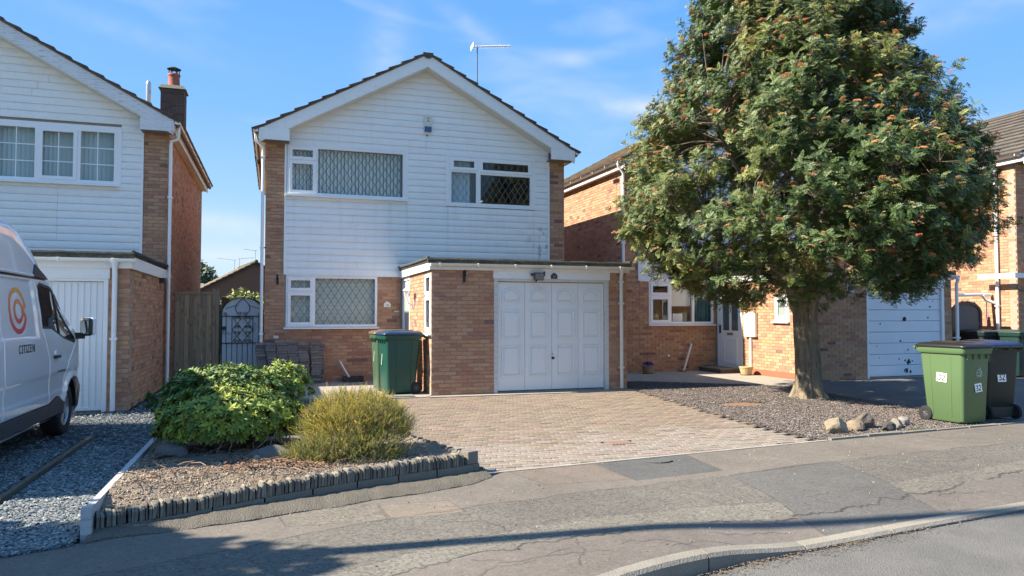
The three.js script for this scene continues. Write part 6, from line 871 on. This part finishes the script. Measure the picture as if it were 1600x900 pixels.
function rock(name, label, pos, size, turn, c, sd, group, flat = 0) {
  const g0 = new THREE.IcosahedronGeometry(1, 4), p = g0.attributes.position, v = new THREE.Vector3(), planes = []; let q = sd * 97.13; const rn = () => { q = Math.sin(q * 12.9898 + 78.233) * 43758.5453; q -= Math.floor(q); return q; };
  for (let i = 0; i < 13; i++) planes.push([new THREE.Vector3(rn() * 2 - 1, rn() * 2 - 1, rn() * 2 - 1).normalize(), .62 + rn() * .3]); if (flat) planes.push([new THREE.Vector3(.06, 1, .1).normalize(), .5]);
  for (let i = 0; i < p.count; i++) { v.fromBufferAttribute(p, i); let r = 1; for (const [n, d] of planes) { const k = v.dot(n); if (k > 0.05) r = Math.min(r, d / k); } r = Math.min(r, 1.05) * (1 + .22 * (n3(v.x * 2.3 + sd, v.y * 2.3, v.z * 2.3) - .5) + .05 * (n3(v.x * 9, v.y * 9 + sd, v.z * 9) - .5)); v.multiplyScalar(r); p.setXYZ(i, v.x * size[0], v.y * size[1], v.z * size[2]); }
  const g = toCreasedNormals(g0, .32), U = g.attributes.uv, P = g.attributes.position; for (let i = 0; i < P.count; i++) U.setXY(i, P.getX(i) * 1.4 + P.getY(i), P.getZ(i) * 1.4 + P.getY(i) * .6);
  const m = mesh(name, g, std(c, .93, { map: concMap, bumpMap: stoneBump, bumpScale: .012 })); m.position.set(...pos); m.rotation.set(sd * .13 % .3, turn, 0); tag(m, label, 'rock', group); return m;
}
rock('slate_boulder', 'flat topped slate boulder between the leafy shrub and golden heather', [-.02, .19, -7.40], [.22, .12, .25], .9, [.16, .16, .15], 1.3, null, 1);
rock('slate_boulder', 'low dark slab of slate under the leafy shrub', [-.55, .17, -7.42], [.27, .09, .15], .3, [.10, .10, .095], 2.7, null, 1);
rock('slate_boulder', 'grey slate boulder behind the white edging board', [-.90, .22, -7.75], [.15, .12, .18], 1.4, [.17, .165, .16], 3.9, null, 1);
rock('slate_chunk', 'small pale broken stone at the tip of the flat boulder', [-.14, .2, -7.16], [.06, .05, .045], .4, [.42, .36, .28], 5.2);
rock('edge_rock', 'large cream quartz rock at the corner of the plum slate bed', [6.96, .08, -7.75], [.20, .125, .13], .2, [.36, .30, .215], 1.1);
rock('edge_rock', 'cream and brown rock next to the corner rock', [7.33, .06, -7.82], [.15, .10, .11], 1.2, [.33, .26, .19], 2.2);
rock('edge_rock', 'dull mauve pointed rock in the row along the plum slate bed', [7.60, .08, -7.95], [.17, .14, .12], .5, [.20, .165, .14], 3.1);
rock('edge_rock', 'dark low rock in the row along the plum slate bed', [7.74, .04, -7.68], [.15, .08, .09], .3, [.09, .085, .085], 4.4);
rock('edge_rock', 'grey chipped rock beside the light green bin', [8.02, .06, -7.82], [.15, .08, .09], .8, [.26, .245, .22], 6.1);
rock('edge_rock', 'small white stone beside the light green bin wheel', [8.3, .06, -7.98], [.12, .08, .07], .1, [.40, .375, .33], 7.3);
// ---------------------------------------------------------------- shrubs
const leafMat = (c = [1, 1, 1], rough = .68) => phys(c, rough, { transmission: .22, thickness: 0 });
const ovalLeaf = (l, w, fold = .25) => { const b = new Batch(), n = 4, P = (t, s) => { const ww = w / 2 * Math.pow(Math.sin(Math.PI * Math.min(.98, t * .93 + .05)), .8); return [s * ww, fold * Math.abs(s) * ww + .18 * l * t - .25 * l * t * t, t * l]; }; for (let i = 0; i < n; i++) for (const s of [-1, 1]) b.quad(P(i / n, 0), P(i / n, s), P((i + 1) / n, s), P((i + 1) / n, 0)); const g = mergeVertices(b.geo(), 1e-5); g.computeVertexNormals(); return g; };
{
  const leaf = ovalLeaf(.074, .028);
  const whorl = (n, up) => { const b = new Batch(); for (let k = 0; k < n; k++) b.add(leaf, mat4(0, k * .004, 0, k * 2.4, -up + (k % 3) * .22, 0, .75 + .3 * hash(k, n))); return b.geo(); };
  const gA = whorl(8, .75), gB = whorl(7, .35);
  const bush = (label, c, r, n, yellow, sd, base, name = 'leafy_shrub') => {
    const t = thing(name, label, 'shrub', [c[0], base, c[2]]), lists = [[], []], tw = new Batch();
    for (let k = 0; k < n; k++) {
      const u = rnd() * 6.283, v = Math.pow(rnd(), .75), rad = Math.sqrt(1 - (1 - v) * (1 - v) * .0) , el = Math.asin(rr(-.38, 1)); const bump = .84 + .28 * n3(Math.cos(u) * 2.2 + sd, el * 2.6, Math.sin(u) * 2.2), q = (rnd() < .78 ? rr(.9, 1.03) : rr(.55, .9)) * bump;
      const x = Math.cos(u) * Math.cos(el) * r[0] * q, y = (c[1] - base) + Math.sin(el) * r[1] * q, z = Math.sin(u) * Math.cos(el) * r[2] * q; if (y < .12) continue;
      const out = new THREE.Vector3(x / r[0], (y - c[1] + base) / r[1] * 1.1 + .55, z / r[2]).normalize(), qn = new THREE.Quaternion().setFromUnitVectors(new THREE.Vector3(0, 1, 0), out), sp = new THREE.Quaternion().setFromAxisAngle(new THREE.Vector3(0, 1, 0), rr(0, 6.28));
      const f = rr(.7, 1.25), yl = rnd() < yellow ? rr(.5, 1) : rr(0, .35), cc = col(lerp(.06, .30, yl) * f, lerp(.145, .345, yl) * f, lerp(.02, .035, yl) * f);
      lists[rnd() < .6 ? 0 : 1].push([new THREE.Matrix4().compose(new THREE.Vector3(x, y, z), qn.multiply(sp), new THREE.Vector3(1, 1, 1).multiplyScalar(rr(.7, 1.2))), cc]);
      if (k % 4 === 0) tw.tube([[x * .12 + rr(-.08, .08), 0, z * .12 + rr(-.08, .08)], [x * .45 + rr(-.05, .05), y * .45, z * .45], [x * .97, y * .97, z * .97]], [.008, .005, .003], 5, [1, 1, 1], false);
    }
    instanced('foliage', gA, leafMat(), lists[0], t); instanced('foliage', gB, leafMat(), lists[1], t); mesh('stems', tw.geo(), std([.16, .115, .08], .95), t); return t;
  };
  bush('leafy evergreen shrub with yellow green tips in front of the dark green shrub', [-.42, .44, -8.12], [.70, .33, .48], 1400, .66, 2.2, .16);
  bush('dark green leafy shrub at the back of the planted bed', [-.52, .52, -9.3], [.78, .40, .55], 900, .15, 7.7, .16);
  bush('small yellow tipped shrub beside the back of the stack of pavers', [.12, .62, -9.7], [.34, .30, .35], 220, .7, 4.1, .14);
  // a few bare hanging stems
  const st = thing('bare_stems', 'bare pale stems trailing from the leafy shrub onto the soil', 'stems', [-.35, .16, -7.6]), b = new Batch(); for (let k = 0; k < 9; k++) { const x = rr(-.5, .5), z = rr(-.35, -.1); b.tube([[x, .25, z - .1], [x + rr(-.1, .1), .14, z + .1], [x + rr(-.2, .2), .02 + rr(0, .06), z + .2 + rr(0, .12)]], [.006, .005, .003], 5, [1, 1, 1], false); } mesh('stems', b.geo(), std([.20, .15, .11], .95), st);
}
{ // golden heather
  const b = new Batch(), L = .13; for (let k = 0; k < 26; k++) { const t = k / 26, a = k * 2.4, l = .020 * (1 - .45 * t), y = t * L, dx = Math.cos(a) * l, dz = Math.sin(a) * l, w = .0045; b.tri([-dz * .12, y, dx * .12], [dz * .12, y + .002, -dx * .12], [dx, y + l * .75, dz]); } b.tube([[0, 0, 0], [0, L, 0]], [.0022, .001], 4, [.7, .6, .45], false); const sg = b.geo();
  const t = thing('golden_heather', 'bushy golden heather with olive skirts spilling over the slate edging', 'shrub', [.80, .13, -7.48]), list = [];
  const put = (x, y, z, out, s, cc) => { const qn = new THREE.Quaternion().setFromUnitVectors(new THREE.Vector3(0, 1, 0), out); list.push([new THREE.Matrix4().compose(new THREE.Vector3(x, y, z), qn.multiply(new THREE.Quaternion().setFromAxisAngle(new THREE.Vector3(0, 1, 0), rr(0, 6.28))), new THREE.Vector3(s, s * rr(.8, 1.3), s)), cc]); };
  const lobe = (c, r, n, sd, lo = -.2, olive = 0) => { for (let k = 0; k < n; k++) { const u = rnd() * 6.283, el = Math.asin(rr(lo, 1)), bump = .70 + .55 * n3(Math.cos(u) * 4 + sd, el * 4.5, Math.sin(u) * 4), q = (rnd() < .65 ? rr(.82, 1.0) : rr(.35, .85)) * bump, d = [Math.cos(u) * Math.cos(el), Math.sin(el), Math.sin(u) * Math.cos(el)]; const x = c[0] + d[0] * r[0] * q, y = Math.max(.02, c[1] + d[1] * r[1] * q), z = c[2] + d[2] * r[2] * q; const out = new THREE.Vector3(d[0] * .5 + rr(-.6, .6), Math.abs(d[1]) * .6 + .45 + rr(-.4, .4), d[2] * .5 + rr(-.6, .6)).normalize(); const g = fbm(x * 4 + 9, z * 4 + y * 3, 3), rv = rnd(), f = rr(.65, 1.3); const pal = olive && rv < .5 ? [.22, .21, .055] : rv < .56 * (g + .5) ? [.46, .37, .06] : rv < .66 ? [.27, .27, .06] : rv < .9 ? [.13, .17, .04] : [.30, .2, .1]; put(x, y, z, out, rr(.42, .85), col(pal[0] * f, pal[1] * f, pal[2] * f)); } };
  lobe([0, .28, 0], [.55, .35, .43], 5200, 1, -.4); lobe([-.44, .05, .34], [.28, .17, .2], 900, 5, -.3, 1); lobe([-.05, .08, .36], [.50, .22, .22], 1500, 8, -.4, 1);
  instanced('foliage', sg, std([1, 1, 1], .8), list, t); const tw = new Batch(); for (let k = 0; k < 130; k++) { const u = rr(0, 6.28), q = rr(.3, 1); tw.tube([[rr(-.1, .1), 0, rr(-.1, .1)], [Math.cos(u) * .3 * q, .25, Math.sin(u) * .22 * q], [Math.cos(u) * .6 * q, .3 + .25 * rnd(), Math.sin(u) * .45 * q]], [.007, .005, .002], 4, [1, 1, 1], false); } mesh('stems', tw.geo(), std([.13, .09, .06], .95), t);
}
{ // weeds at the kerb edge
  const lg = ovalLeaf(.05, .014, .2), list = []; for (const [cx, cz, n, s] of [[7.42, -7.5, 16, 1], [8.02, -7.55, 34, 1.1], [6.75, -7.4, 8, .7], [-1.0, -5.72, 6, .6], [2.2, -6.93, 8, .5]]) for (let k = 0; k < n; k++) list.push([mat4(cx + rr(-.1, .1), .0, cz + rr(-.05, .05), rr(0, 6.28), rr(-1.3, -.4), 0, s * rr(.6, 1.4)), col(.09 * rr(.7, 1.5), .15 * rr(.7, 1.3), .04)]); instanced('weeds', lg, leafMat(), list).userData.label = 'small green weeds along the edging';
}
// ---------------------------------------------------------------- flower pots
function pot(label, pos, c, flowers) { const t = thing('flower_pot', label, 'flower pot', pos); const lp = [[0, 0], [.11, 0], [.125, .02], [.165, .18], [.175, .185], [.178, .21], [.16, .215], [.15, .18], [0, .17]].map(q => new THREE.Vector2(...q)); mesh('pot', new THREE.LatheGeometry(lp, 22), std(c, .85, { map: grain, bumpMap: fineBump, bumpScale: .006 }), t); mesh('saucer', new THREE.CylinderGeometry(.15, .14, .02, 20).translate(0, .01, 0), std([.16, .08, .05], .9), t);
  if (flowers) { const b = new Batch(), p = new THREE.CircleGeometry(.022, 6), lf = ovalLeaf(.07, .03), lb = new Batch(); for (let k = 0; k < 90; k++) { const a = rr(0, 6.28), r = .14 * Math.sqrt(rnd()), y = .2 + .09 * (1 - (r / .15) ** 2) + rr(-.02, .03); b.add(p, mat4(Math.cos(a) * r, y, Math.sin(a) * r, rr(0, 6.28), rr(-1.6, -.2), 0, rr(.7, 1.2)), [.09 * rr(.6, 1.4), .02, .30 * rr(.6, 1.3)]); if (k % 3 === 0) lb.add(lf, mat4(Math.cos(a) * r, .19, Math.sin(a) * r, a, rr(-.9, -.2), 0, 1)); } mesh('flowers', b.geo(), std([1, 1, 1], .7, { vertexColors: true }), t); mesh('leaves', lb.geo(), std([.05, .11, .03], .7), t); } else { mesh('soil', new THREE.CircleGeometry(.15, 18).rotateX(-Math.PI / 2).translate(0, .178, 0), std([.05, .04, .03], 1), t); const b = new Batch(); for (let k = 0; k < 14; k++) b.tube([[rr(-.08, .08), .17, rr(-.08, .08)], [rr(-.1, .1), .22, rr(-.1, .1)]], [.004, .002], 4); mesh('dry_stems', b.geo(), std([.3, .22, .1], .9), t); } }
pot('stone flower pot of purple flowers by the neighbour window', [9.12, .018, -16.72], [.36, .28, .18], true);
pot('sunlit cream flower pot beside the half glazed front door', [11.22, .018, -15.55], [.50, .40, .20], false);
// ---------------------------------------------------------------- rowan tree in the plum slate bed
{
  const TX = 9.36, TZ = -11.12, t = thing('rowan_tree', 'tall rowan tree with clusters of orange berries in the plum slate bed', 'tree', [TX, 0, TZ]);
  const barkMap = tex(512, 512, (x, y) => { const a = fbm(x / 14, y / 60, 5, 36), k = sstep(.56, .62, fbm(x / 9, y / 110, 3, 57)), l = sstep(.6, .7, fbm(x / 22, y / 22 + 40, 4, 23)); const v = .62 + .5 * a - .3 * k; return [lerp(v, 1.05, l * .6), lerp(v * .96, 1.02, l * .6), lerp(v * .88, .85, l * .6)]; }, { srgb: false }); barkMap.repeat.set(1.2, 1);
  const bark = std([.235, .20, .155], .95, { map: barkMap, bumpMap: barkMap, bumpScale: .018 });
  // trunk with root flare and a long seam
  const rings = [], NS = 40; for (let i = 0; i <= 30; i++) { const y = -.06 + i / 30 * 2.25, f = y < .5 ? .10 * Math.pow(1 - (y + .06) / .56, 2) : 0, tp = y > 1.55 ? .12 * ((y - 1.55) / .7) : 0, r = []; for (let q = 0; q < NS; q++) { const a = q / NS * 6.283, lob = f * (1 + .8 * Math.cos(a * 5 + .6)) + tp * (1 + .6 * Math.cos(a * 3 + 1)); let R = .232 - .02 * clamp(y / 1.4) + lob + .032 * (vnoise(Math.cos(a) * 2.4 + 5, y * 1.6 + Math.sin(a) * 2.4) - .5) * 2 + .016 * (vnoise(Math.cos(a) * 7 + 5, y * 2 + Math.sin(a) * 7) - .5) * 2; const d = Math.abs(((a - (2.15 + .12 * Math.sin(y * 2.2))) + 9.42) % 6.283 - 3.1416); R -= .045 * Math.exp(-((d / .09) ** 2)); const lean = .02 * y; r.push([Math.cos(a) * R - lean, y, Math.sin(a) * R]); } rings.push(r.reverse()); }
  { const b = new Batch(); for (let i = 0; i < 30; i++) for (let q = 0; q < NS; q++) { const p = (q + 1) % NS, A = rings[i][q], B = rings[i][p], C = rings[i + 1][p], D = rings[i + 1][q], u0 = q / NS * 1.6, u1 = (q + 1) / NS * 1.6; b.quad(A, B, C, D, [1, 1, 1], [[u0, A[1]], [u1, B[1]], [u1, C[1]], [u0, D[1]]]); } const g = mergeVertices(b.geo(), 1e-5); g.computeVertexNormals(); mesh('trunk', g, bark, t); }
  const radius = (() => { const p = [[1.6, 0], [1.85, 1.9], [2.3, 2.6], [3.0, 3.15], [3.6, 3.28], [4.4, 3.0], [5.4, 2.5], [6.4, 2.1], [7.3, 1.72], [8.2, 1.3], [9.0, .8], [9.7, .25], [9.9, 0]]; return y => { if (y < 1.6 || y > 9.9) return 0; let k = 0; while (k < p.length - 2 && p[k + 1][0] < y) k++; return lerp(p[k][1], p[k + 1][1], (y - p[k][0]) / (p[k + 1][0] - p[k][0])); }; })();
  // limbs
  const limbs = []; const LN = 13;
  for (let i = 0; i < LN; i++) { const a = i / LN * 6.283 * 3.0 + .4, hi = [3.0, 4.2, 3.4, 5.4, 6.8, 8.6, 4.8, 3.2, 6.0, 7.6, 4.0, 5.0, 9.2][i], rd = radius(hi) * (i === 12 ? .2 : .78), y0 = rr(1.75, 2.15), sx = Math.cos(a) * .16, sz = Math.sin(a) * .16, pts = []; for (let k = 0; k <= 9; k++) { const s = k / 9, c = Math.pow(s, .85); pts.push([sx * (1 - s) + Math.cos(a + .3 * Math.sin(s * 3 + i)) * rd * c * (.55 + .45 * s) - .03, y0 + (hi - y0) * (s * .75 + .25 * Math.sin(s * 1.57)) , sz * (1 - s) + Math.sin(a + .3 * Math.sin(s * 3 + i)) * rd * c * (.55 + .45 * s)]); } limbs.push({ pts, b: new Batch() }); limbs[i].b.tube(pts, pts.map((_, k) => lerp(i === 12 ? .13 : .10, .018, Math.pow(k / 9, .7))), 9, [1, 1, 1], false, .12); }
  // pinnate leaf: paired leaflets along an arching stalk
  const pinnate = (sd) => { const b = new Batch(), n = 5, L = .125; const at = s => [0, .16 * L * s - .38 * L * s * s, s * L]; const lf = (o, dir, l, w) => { const tip = [o[0] + dir[0] * l, o[1] + dir[1] * l, o[2] + dir[2] * l], m = [o[0] + dir[0] * l * .48, o[1] + dir[1] * l * .48 + .003, o[2] + dir[2] * l * .48], px = dir[2], pz = -dir[0]; const A = [m[0] + px * w, m[1] - .003, m[2] + pz * w], B = [m[0] - px * w, m[1] - .003, m[2] - pz * w]; b.tri(o, tip, A); b.tri(o, B, tip); }; for (let k = 0; k < n; k++) { const s = .16 + .76 * k / (n - 1), o = at(s), l = .046 * (1 - .3 * Math.abs(s - .5)) * (.9 + .2 * hash(k, sd)); for (const g of [-1, 1]) { const a = 1.1 + .2 * hash(k, sd + g); lf(o, [g * Math.sin(a), -.14 + .35 * (hash(k + 9, sd + g) - .5), Math.cos(a)], l, .0118); } } lf(at(1), [0, -.3, .95], .042, .0118); return b.geo(); };
  const geos = [pinnate(1), pinnate(2), pinnate(3)], lists = [[], [], []], berries = [], V = THREE.Vector3; const up = new V(0, 1, 0);
  let n = 0, guard = 0;
  const twig = (x, y, z) => { let best = null, bd = 1e9; for (const l of limbs) l.pts.forEach((p, k) => { if (k < 3) return; const d = Math.hypot(p[0] - x, (p[1] - y) * 1.1 + .15, p[2] - z); if (d < bd) { bd = d; best = [l, p]; } }); best[0].b.tube([best[1], [lerp(best[1][0], x, .5) + rr(-.08, .08), lerp(best[1][1], y, .5) + .06 * bd, lerp(best[1][2], z, .5) + rr(-.08, .08)], [x, y, z]], [.011 + .004 * bd, .007, .003], 4, [1, 1, 1], false); return best[0]; };
  while (n < 1550 && guard++ < 40000) {           // clumps at the branch ends, each of several sprays
    const y = rr(1.75, 9.7), R = radius(y); if (rnd() > R / 3.28) continue; const a = rnd() * 6.283, q = rnd() < .68 ? rr(.78, .97) : Math.sqrt(rnd()) * .8;
    const lump = .88 + .24 * n3(Math.cos(a) * 2.1 + 3, y * .9, Math.sin(a) * 2.1 + 7), rad = R * q * lump, cx = Math.cos(a) * rad - .04 * y, cz = Math.sin(a) * rad; if ((y < 2.4 && rad < 1.0) || (y < 2.35 && cx > 1.6)) continue;
    if (n3(cx * 1.1 + 20, y * 1.1, cz * 1.1) < .33) continue;
    n++; const limb = twig(cx, y, cz), size = rr(.24, .46), tone = rnd(), warm = n3(cx * .9 + 60, y * .9, cz * .9), ns = Math.round(lerp(4, 9, (size - .24) / .22)), fruit = rnd() < .48 && q > .6;
    for (let j = 0; j < ns; j++) {
      const u = j * 2.4 + rr(-.5, .5), el = rr(-.35, 1.2), x = cx + Math.cos(u) * Math.cos(el) * size * rr(.5, 1.05), z = cz + Math.sin(u) * Math.cos(el) * size * rr(.5, 1.05), yy = y + Math.sin(el) * size * .7;
      const out = new V((x - cx) / size + cx / R * .5, (yy - y) / size + .75, (z - cz) / size + cz / R * .5).normalize(); limb.b.tube([[cx, y, cz], [lerp(cx, x, .6), lerp(y, yy, .6) + .02, lerp(cz, z, .6)], [x, yy, z]], [.004, .003, .0015], 3, [1, 1, 1], false);
      const m = 11 + Math.floor(rnd() * 7);
      for (let k = 0; k < m; k++) {
        const th = k * 2.4 + rr(-.4, .4), ti = rr(.55, 1.5), dir = new V(Math.cos(th) * Math.sin(ti), Math.cos(ti), Math.sin(th) * Math.sin(ti)).applyQuaternion(new THREE.Quaternion().setFromUnitVectors(up, out)); dir.y -= .12; dir.normalize();
        const xa = new V().crossVectors(out, dir); if (xa.lengthSq() < .01) xa.set(1, 0, 0); xa.normalize(); const ya = new V().crossVectors(dir, xa), mt = new THREE.Matrix4().makeBasis(xa, ya, dir), s = rr(.5, 1.0), bk = k / m * .14; mt.scale(new V(s, s, s)); mt.setPosition(x - out.x * bk + rr(-.03, .03), yy - out.y * bk + rr(-.03, .03), z - out.z * bk + rr(-.03, .03));
        const f = rr(.75, 1.3), yl = clamp((warm - .44) * 3 + rr(-.25, .35)) * (tone > .35 ? 1 : .4); lists[Math.floor(rnd() * 3)].push([mt, col(lerp(.068, .205, yl) * f, lerp(.122, .218, yl) * f, lerp(.026, .04, yl) * f)]);
      }
      if (fruit && rnd() < .8) { const r0 = rnd(), f = rr(.75, 1.3), c = r0 < .5 ? [.38, .175, .065] : r0 < .85 ? [.36, .25, .09] : [.42, .12, .045]; berries.push([mat4(x + out.x * .07, yy + out.y * .07, z + out.z * .07, rr(0, 6), rr(-.5, .5), rr(-.5, .5), rr(.45, 1.15)), col(c[0] * f, c[1] * f, c[2] * f)]); }
    }
  }
  const bb = new Batch(), ball = new THREE.IcosahedronGeometry(.0085, 0); for (let k = 0; k < 26; k++) { const a = k * 2.4, r = .055 * Math.sqrt(k / 26); bb.add(ball, mat4(Math.cos(a) * r, .018 * (1 - (r / .055) ** 2) + (hash(k, 5) - .5) * .014, Math.sin(a) * r, k)); }
  limbs.forEach(l => mesh('limb', l.b.geo(), bark, t));
  const lm = phys([1, 1, 1], .55, { transmission: .25, thickness: 0 }); geos.forEach((g, i) => instanced('crown', g, lm, lists[i], t)); instanced('berries', bb.geo(), std([1, 1, 1], .5), berries, t);
}
// ---------------------------------------------------------------- beyond the houses
function leafTree(name, label, pos, h, r, trunkH, c, n, group, leafSize = .16) {
  const t = thing(name, label, 'tree', pos, group), list = [], g = new THREE.PlaneGeometry(leafSize, leafSize * .6, 2, 1); g.attributes.position.setZ(1, leafSize * .12); g.attributes.position.setZ(4, leafSize * .12);
  for (let k = 0; k < n; k++) { const u = rnd() * 6.283, el = Math.asin(rr(-.6, 1)), q = Math.pow(rnd(), .35) * (.72 + .5 * n3(Math.cos(u) * 2 + pos[0], el * 2.5, Math.sin(u) * 2)), f = rr(.6, 1.4); list.push([mat4(Math.cos(u) * Math.cos(el) * r * q, trunkH + (h - trunkH) / 2 * (1 + Math.sin(el) * q), Math.sin(u) * Math.cos(el) * r * q, rr(0, 6.28), rr(-1.5, 1.5), rr(-1, 1), rr(.6, 1.4)), col(c[0] * f, c[1] * f, c[2] * f)]); }
  instanced('crown', g, leafMat([1, 1, 1], .7), list, t); mesh('trunk', tubeGeo([[0, -.1, 0], [.05, h * .35, 0], [0, h * .6, .05]], [.045 * h ** .8, .03 * h ** .8, .012 * h ** .8], 8), std([.12, .09, .07], .95), t); return t;
}
leafTree('garden_shrub', 'bright leafy shrub behind the arched iron gate', [-.95, 0, -27.5], 2.45, 1.1, .3, [.17, .2, .05], 1900, null, .12);
{
  const hX = -1.35, hZ = -60, H = thing('distant_house', 'distant brick house with brown tiled gable roof between the two houses', 'house', [hX, 0, hZ], null, .18), W = 9, D = 9, r = 5.55, e = 3.1;
  mesh('wall', extrude(poly([[-W / 2, -.1], [W / 2, -.1], [W / 2, e], [0, r - .12], [-W / 2, e]]), D).translate(0, 0, -D), std([.20, .095, .065], .95, { map: grain }), H);
  const slope = (s) => { const b = new Batch(), n = 12, dx = W / 2 + .45, sl = (r - e) / (W / 2); for (let i = 0; i < n; i++) { const x0 = dx * i / n, x1 = dx * (i + 1) / n + .05, y = x => r - sl * x; const q = [[s * x1, y(x1) + .10, .25], [s * x0, y(x0) + .05, .25], [s * x0, y(x0) + .05, -D - .2], [s * x1, y(x1) + .10, -D - .2]]; const c = vary([.20, .155, .10], .85, 1.15), lo = q.map(v => [v[0], v[1] - .08, v[2]]); s < 0 ? b.hexa([...lo, ...q], c) : b.hexa([...[...lo].reverse(), ...[...q].reverse()], c); } return b.geo(); };
  for (const s of [-1, 1]) mesh('roof_slope', slope(s), M.tile, H); mesh('ridge', tubeGeo([[0, r + .05, .28], [0, r + .05, -D - .2]], .13, 8), M.ridge, H); for (const s of [-1, 1]) mesh('verge_board', new Batch().hexa([[0, r - .14, .2], [s * (W / 2 + .4), e - .35, .2], [s * (W / 2 + .4), e - .35, .14], [0, r - .14, .14], [0, r + .02, .2], [s * (W / 2 + .4), e - .2, .2], [s * (W / 2 + .4), e - .2, .14], [0, r + .02, .14]]).geo(), M.black, H);
  mesh('lean_to', new Batch().hexa([[-7.4, 1.9, -1], [-4.4, 2.0, -1], [-4.4, 2.0, -5], [-7.4, 1.9, -5], [-7.0, 3.0, -2.2], [-4.4, 3.1, -2.2], [-4.4, 3.1, -5], [-7.0, 3.0, -5]]).geo(), std([.06, .05, .045], .9, { map: tileMap }), H);
  mesh('lean_to_wall', bx(-7.2, -4.6, 0, 1.95, -4.8, -1.3), std([.55, .54, .5], .9), H);
  const Y = (label, x, y, z, turn, h, l, n) => aerial(label, [x, y, z], turn, h, l, n, std([.3, .3, .32], .5), null);
  Y('distant aerial with a broad head on the brown roof', -3.2, 4.9, -66, 3.0, 1.2, 1.4, 7); Y('thin distant aerial in the middle of the brown roof', -2.7, 5.3, -63.5, .1, .75, 1.1, 6); Y('tall distant aerial at the apex of the brown roof', -1.4, 5.6, -60.3, 3.0, .9, .9, 6); Y('low distant aerial beside the white downpipe', -.85, 5.25, -61.5, .0, .6, .6, 5);
  Y('distant aerial above the far green tree', -6.6, 4.6, -72, .2, 1.1, 1.3, 6);
}
leafTree('far_tree', 'far round green tree left of the distant brown roof', [-7.0, 0, -76], 6.6, 2.4, 1.5, [.06, .09, .035], 1600, null, .35);
{ const h = thing('far_bungalow', 'far pale building below the green tree', 'house', [-7.0, 0, -70], null, .2); mesh('wall', bx(-2.5, 1.2, 0, 3.3, -3, 0), std([.4, .4, .38], .9), h); mesh('roof', new Batch().hexa([[-2.9, 3.3, .3], [1.5, 3.3, .3], [1.5, 3.3, -3.3], [-2.9, 3.3, -3.3], [-2.6, 4.3, -1.3], [1.2, 4.3, -1.3], [1.2, 4.3, -1.7], [-2.6, 4.3, -1.7]]).geo(), std([.2, .21, .22], .9), h); }
{ // back garden fence closing the gap behind the gate
  const f = thing('back_fence', 'low garden fence far behind the iron gate', 'fence', [-4, 0, -30]); for (let k = 0; k < 40; k++) mesh('board', new Batch().box(k * .2, k * .2 + .19, .02, 1.7 + rr(-.02, .02), 0, .02, [.8, .8, .8], k).geo(), M.fence, f); mesh('rail', new Batch().box(0, 8, 1.2, 1.28, -.05, -.002, [.7, .7, .7]).geo(), M.fence, f);
}
leafTree('street_tree', 'small roadside tree at the kerb left of the van', [-6.15, 0, -5.1], 4.85, 1.55, 1.5, [.07, .12, .04], 5200, null, .16);
{ // wooden pole out of frame on the left, its shadow lies along the pavement
  const p = thing('telegraph_pole', 'tall wooden telegraph pole at the edge of the left drive', 'telegraph pole', [-4.8, -.05, -5.29]); mesh('post', tubeGeo([[0, 0, 0], [0, 3, 0], [0, 10, 0]], [.095, .085, .065], 14), std([.14, .10, .07], .95), p); mesh('cap', new THREE.ConeGeometry(.075, .06, 12).translate(0, 10.03, 0), M.steel, p); for (let k = 0; k < 8; k++) mesh('step', bx(k % 2 ? -.22 : .05, k % 2 ? -.05 : .22, 3.2 + k * .4, 3.22 + k * .4, -.01, .01), M.steel, p);
}
scene.traverse(o => { if (o.isMesh) { o.castShadow = true; o.receiveShadow = true; } });
renderer.render(scene, camera);
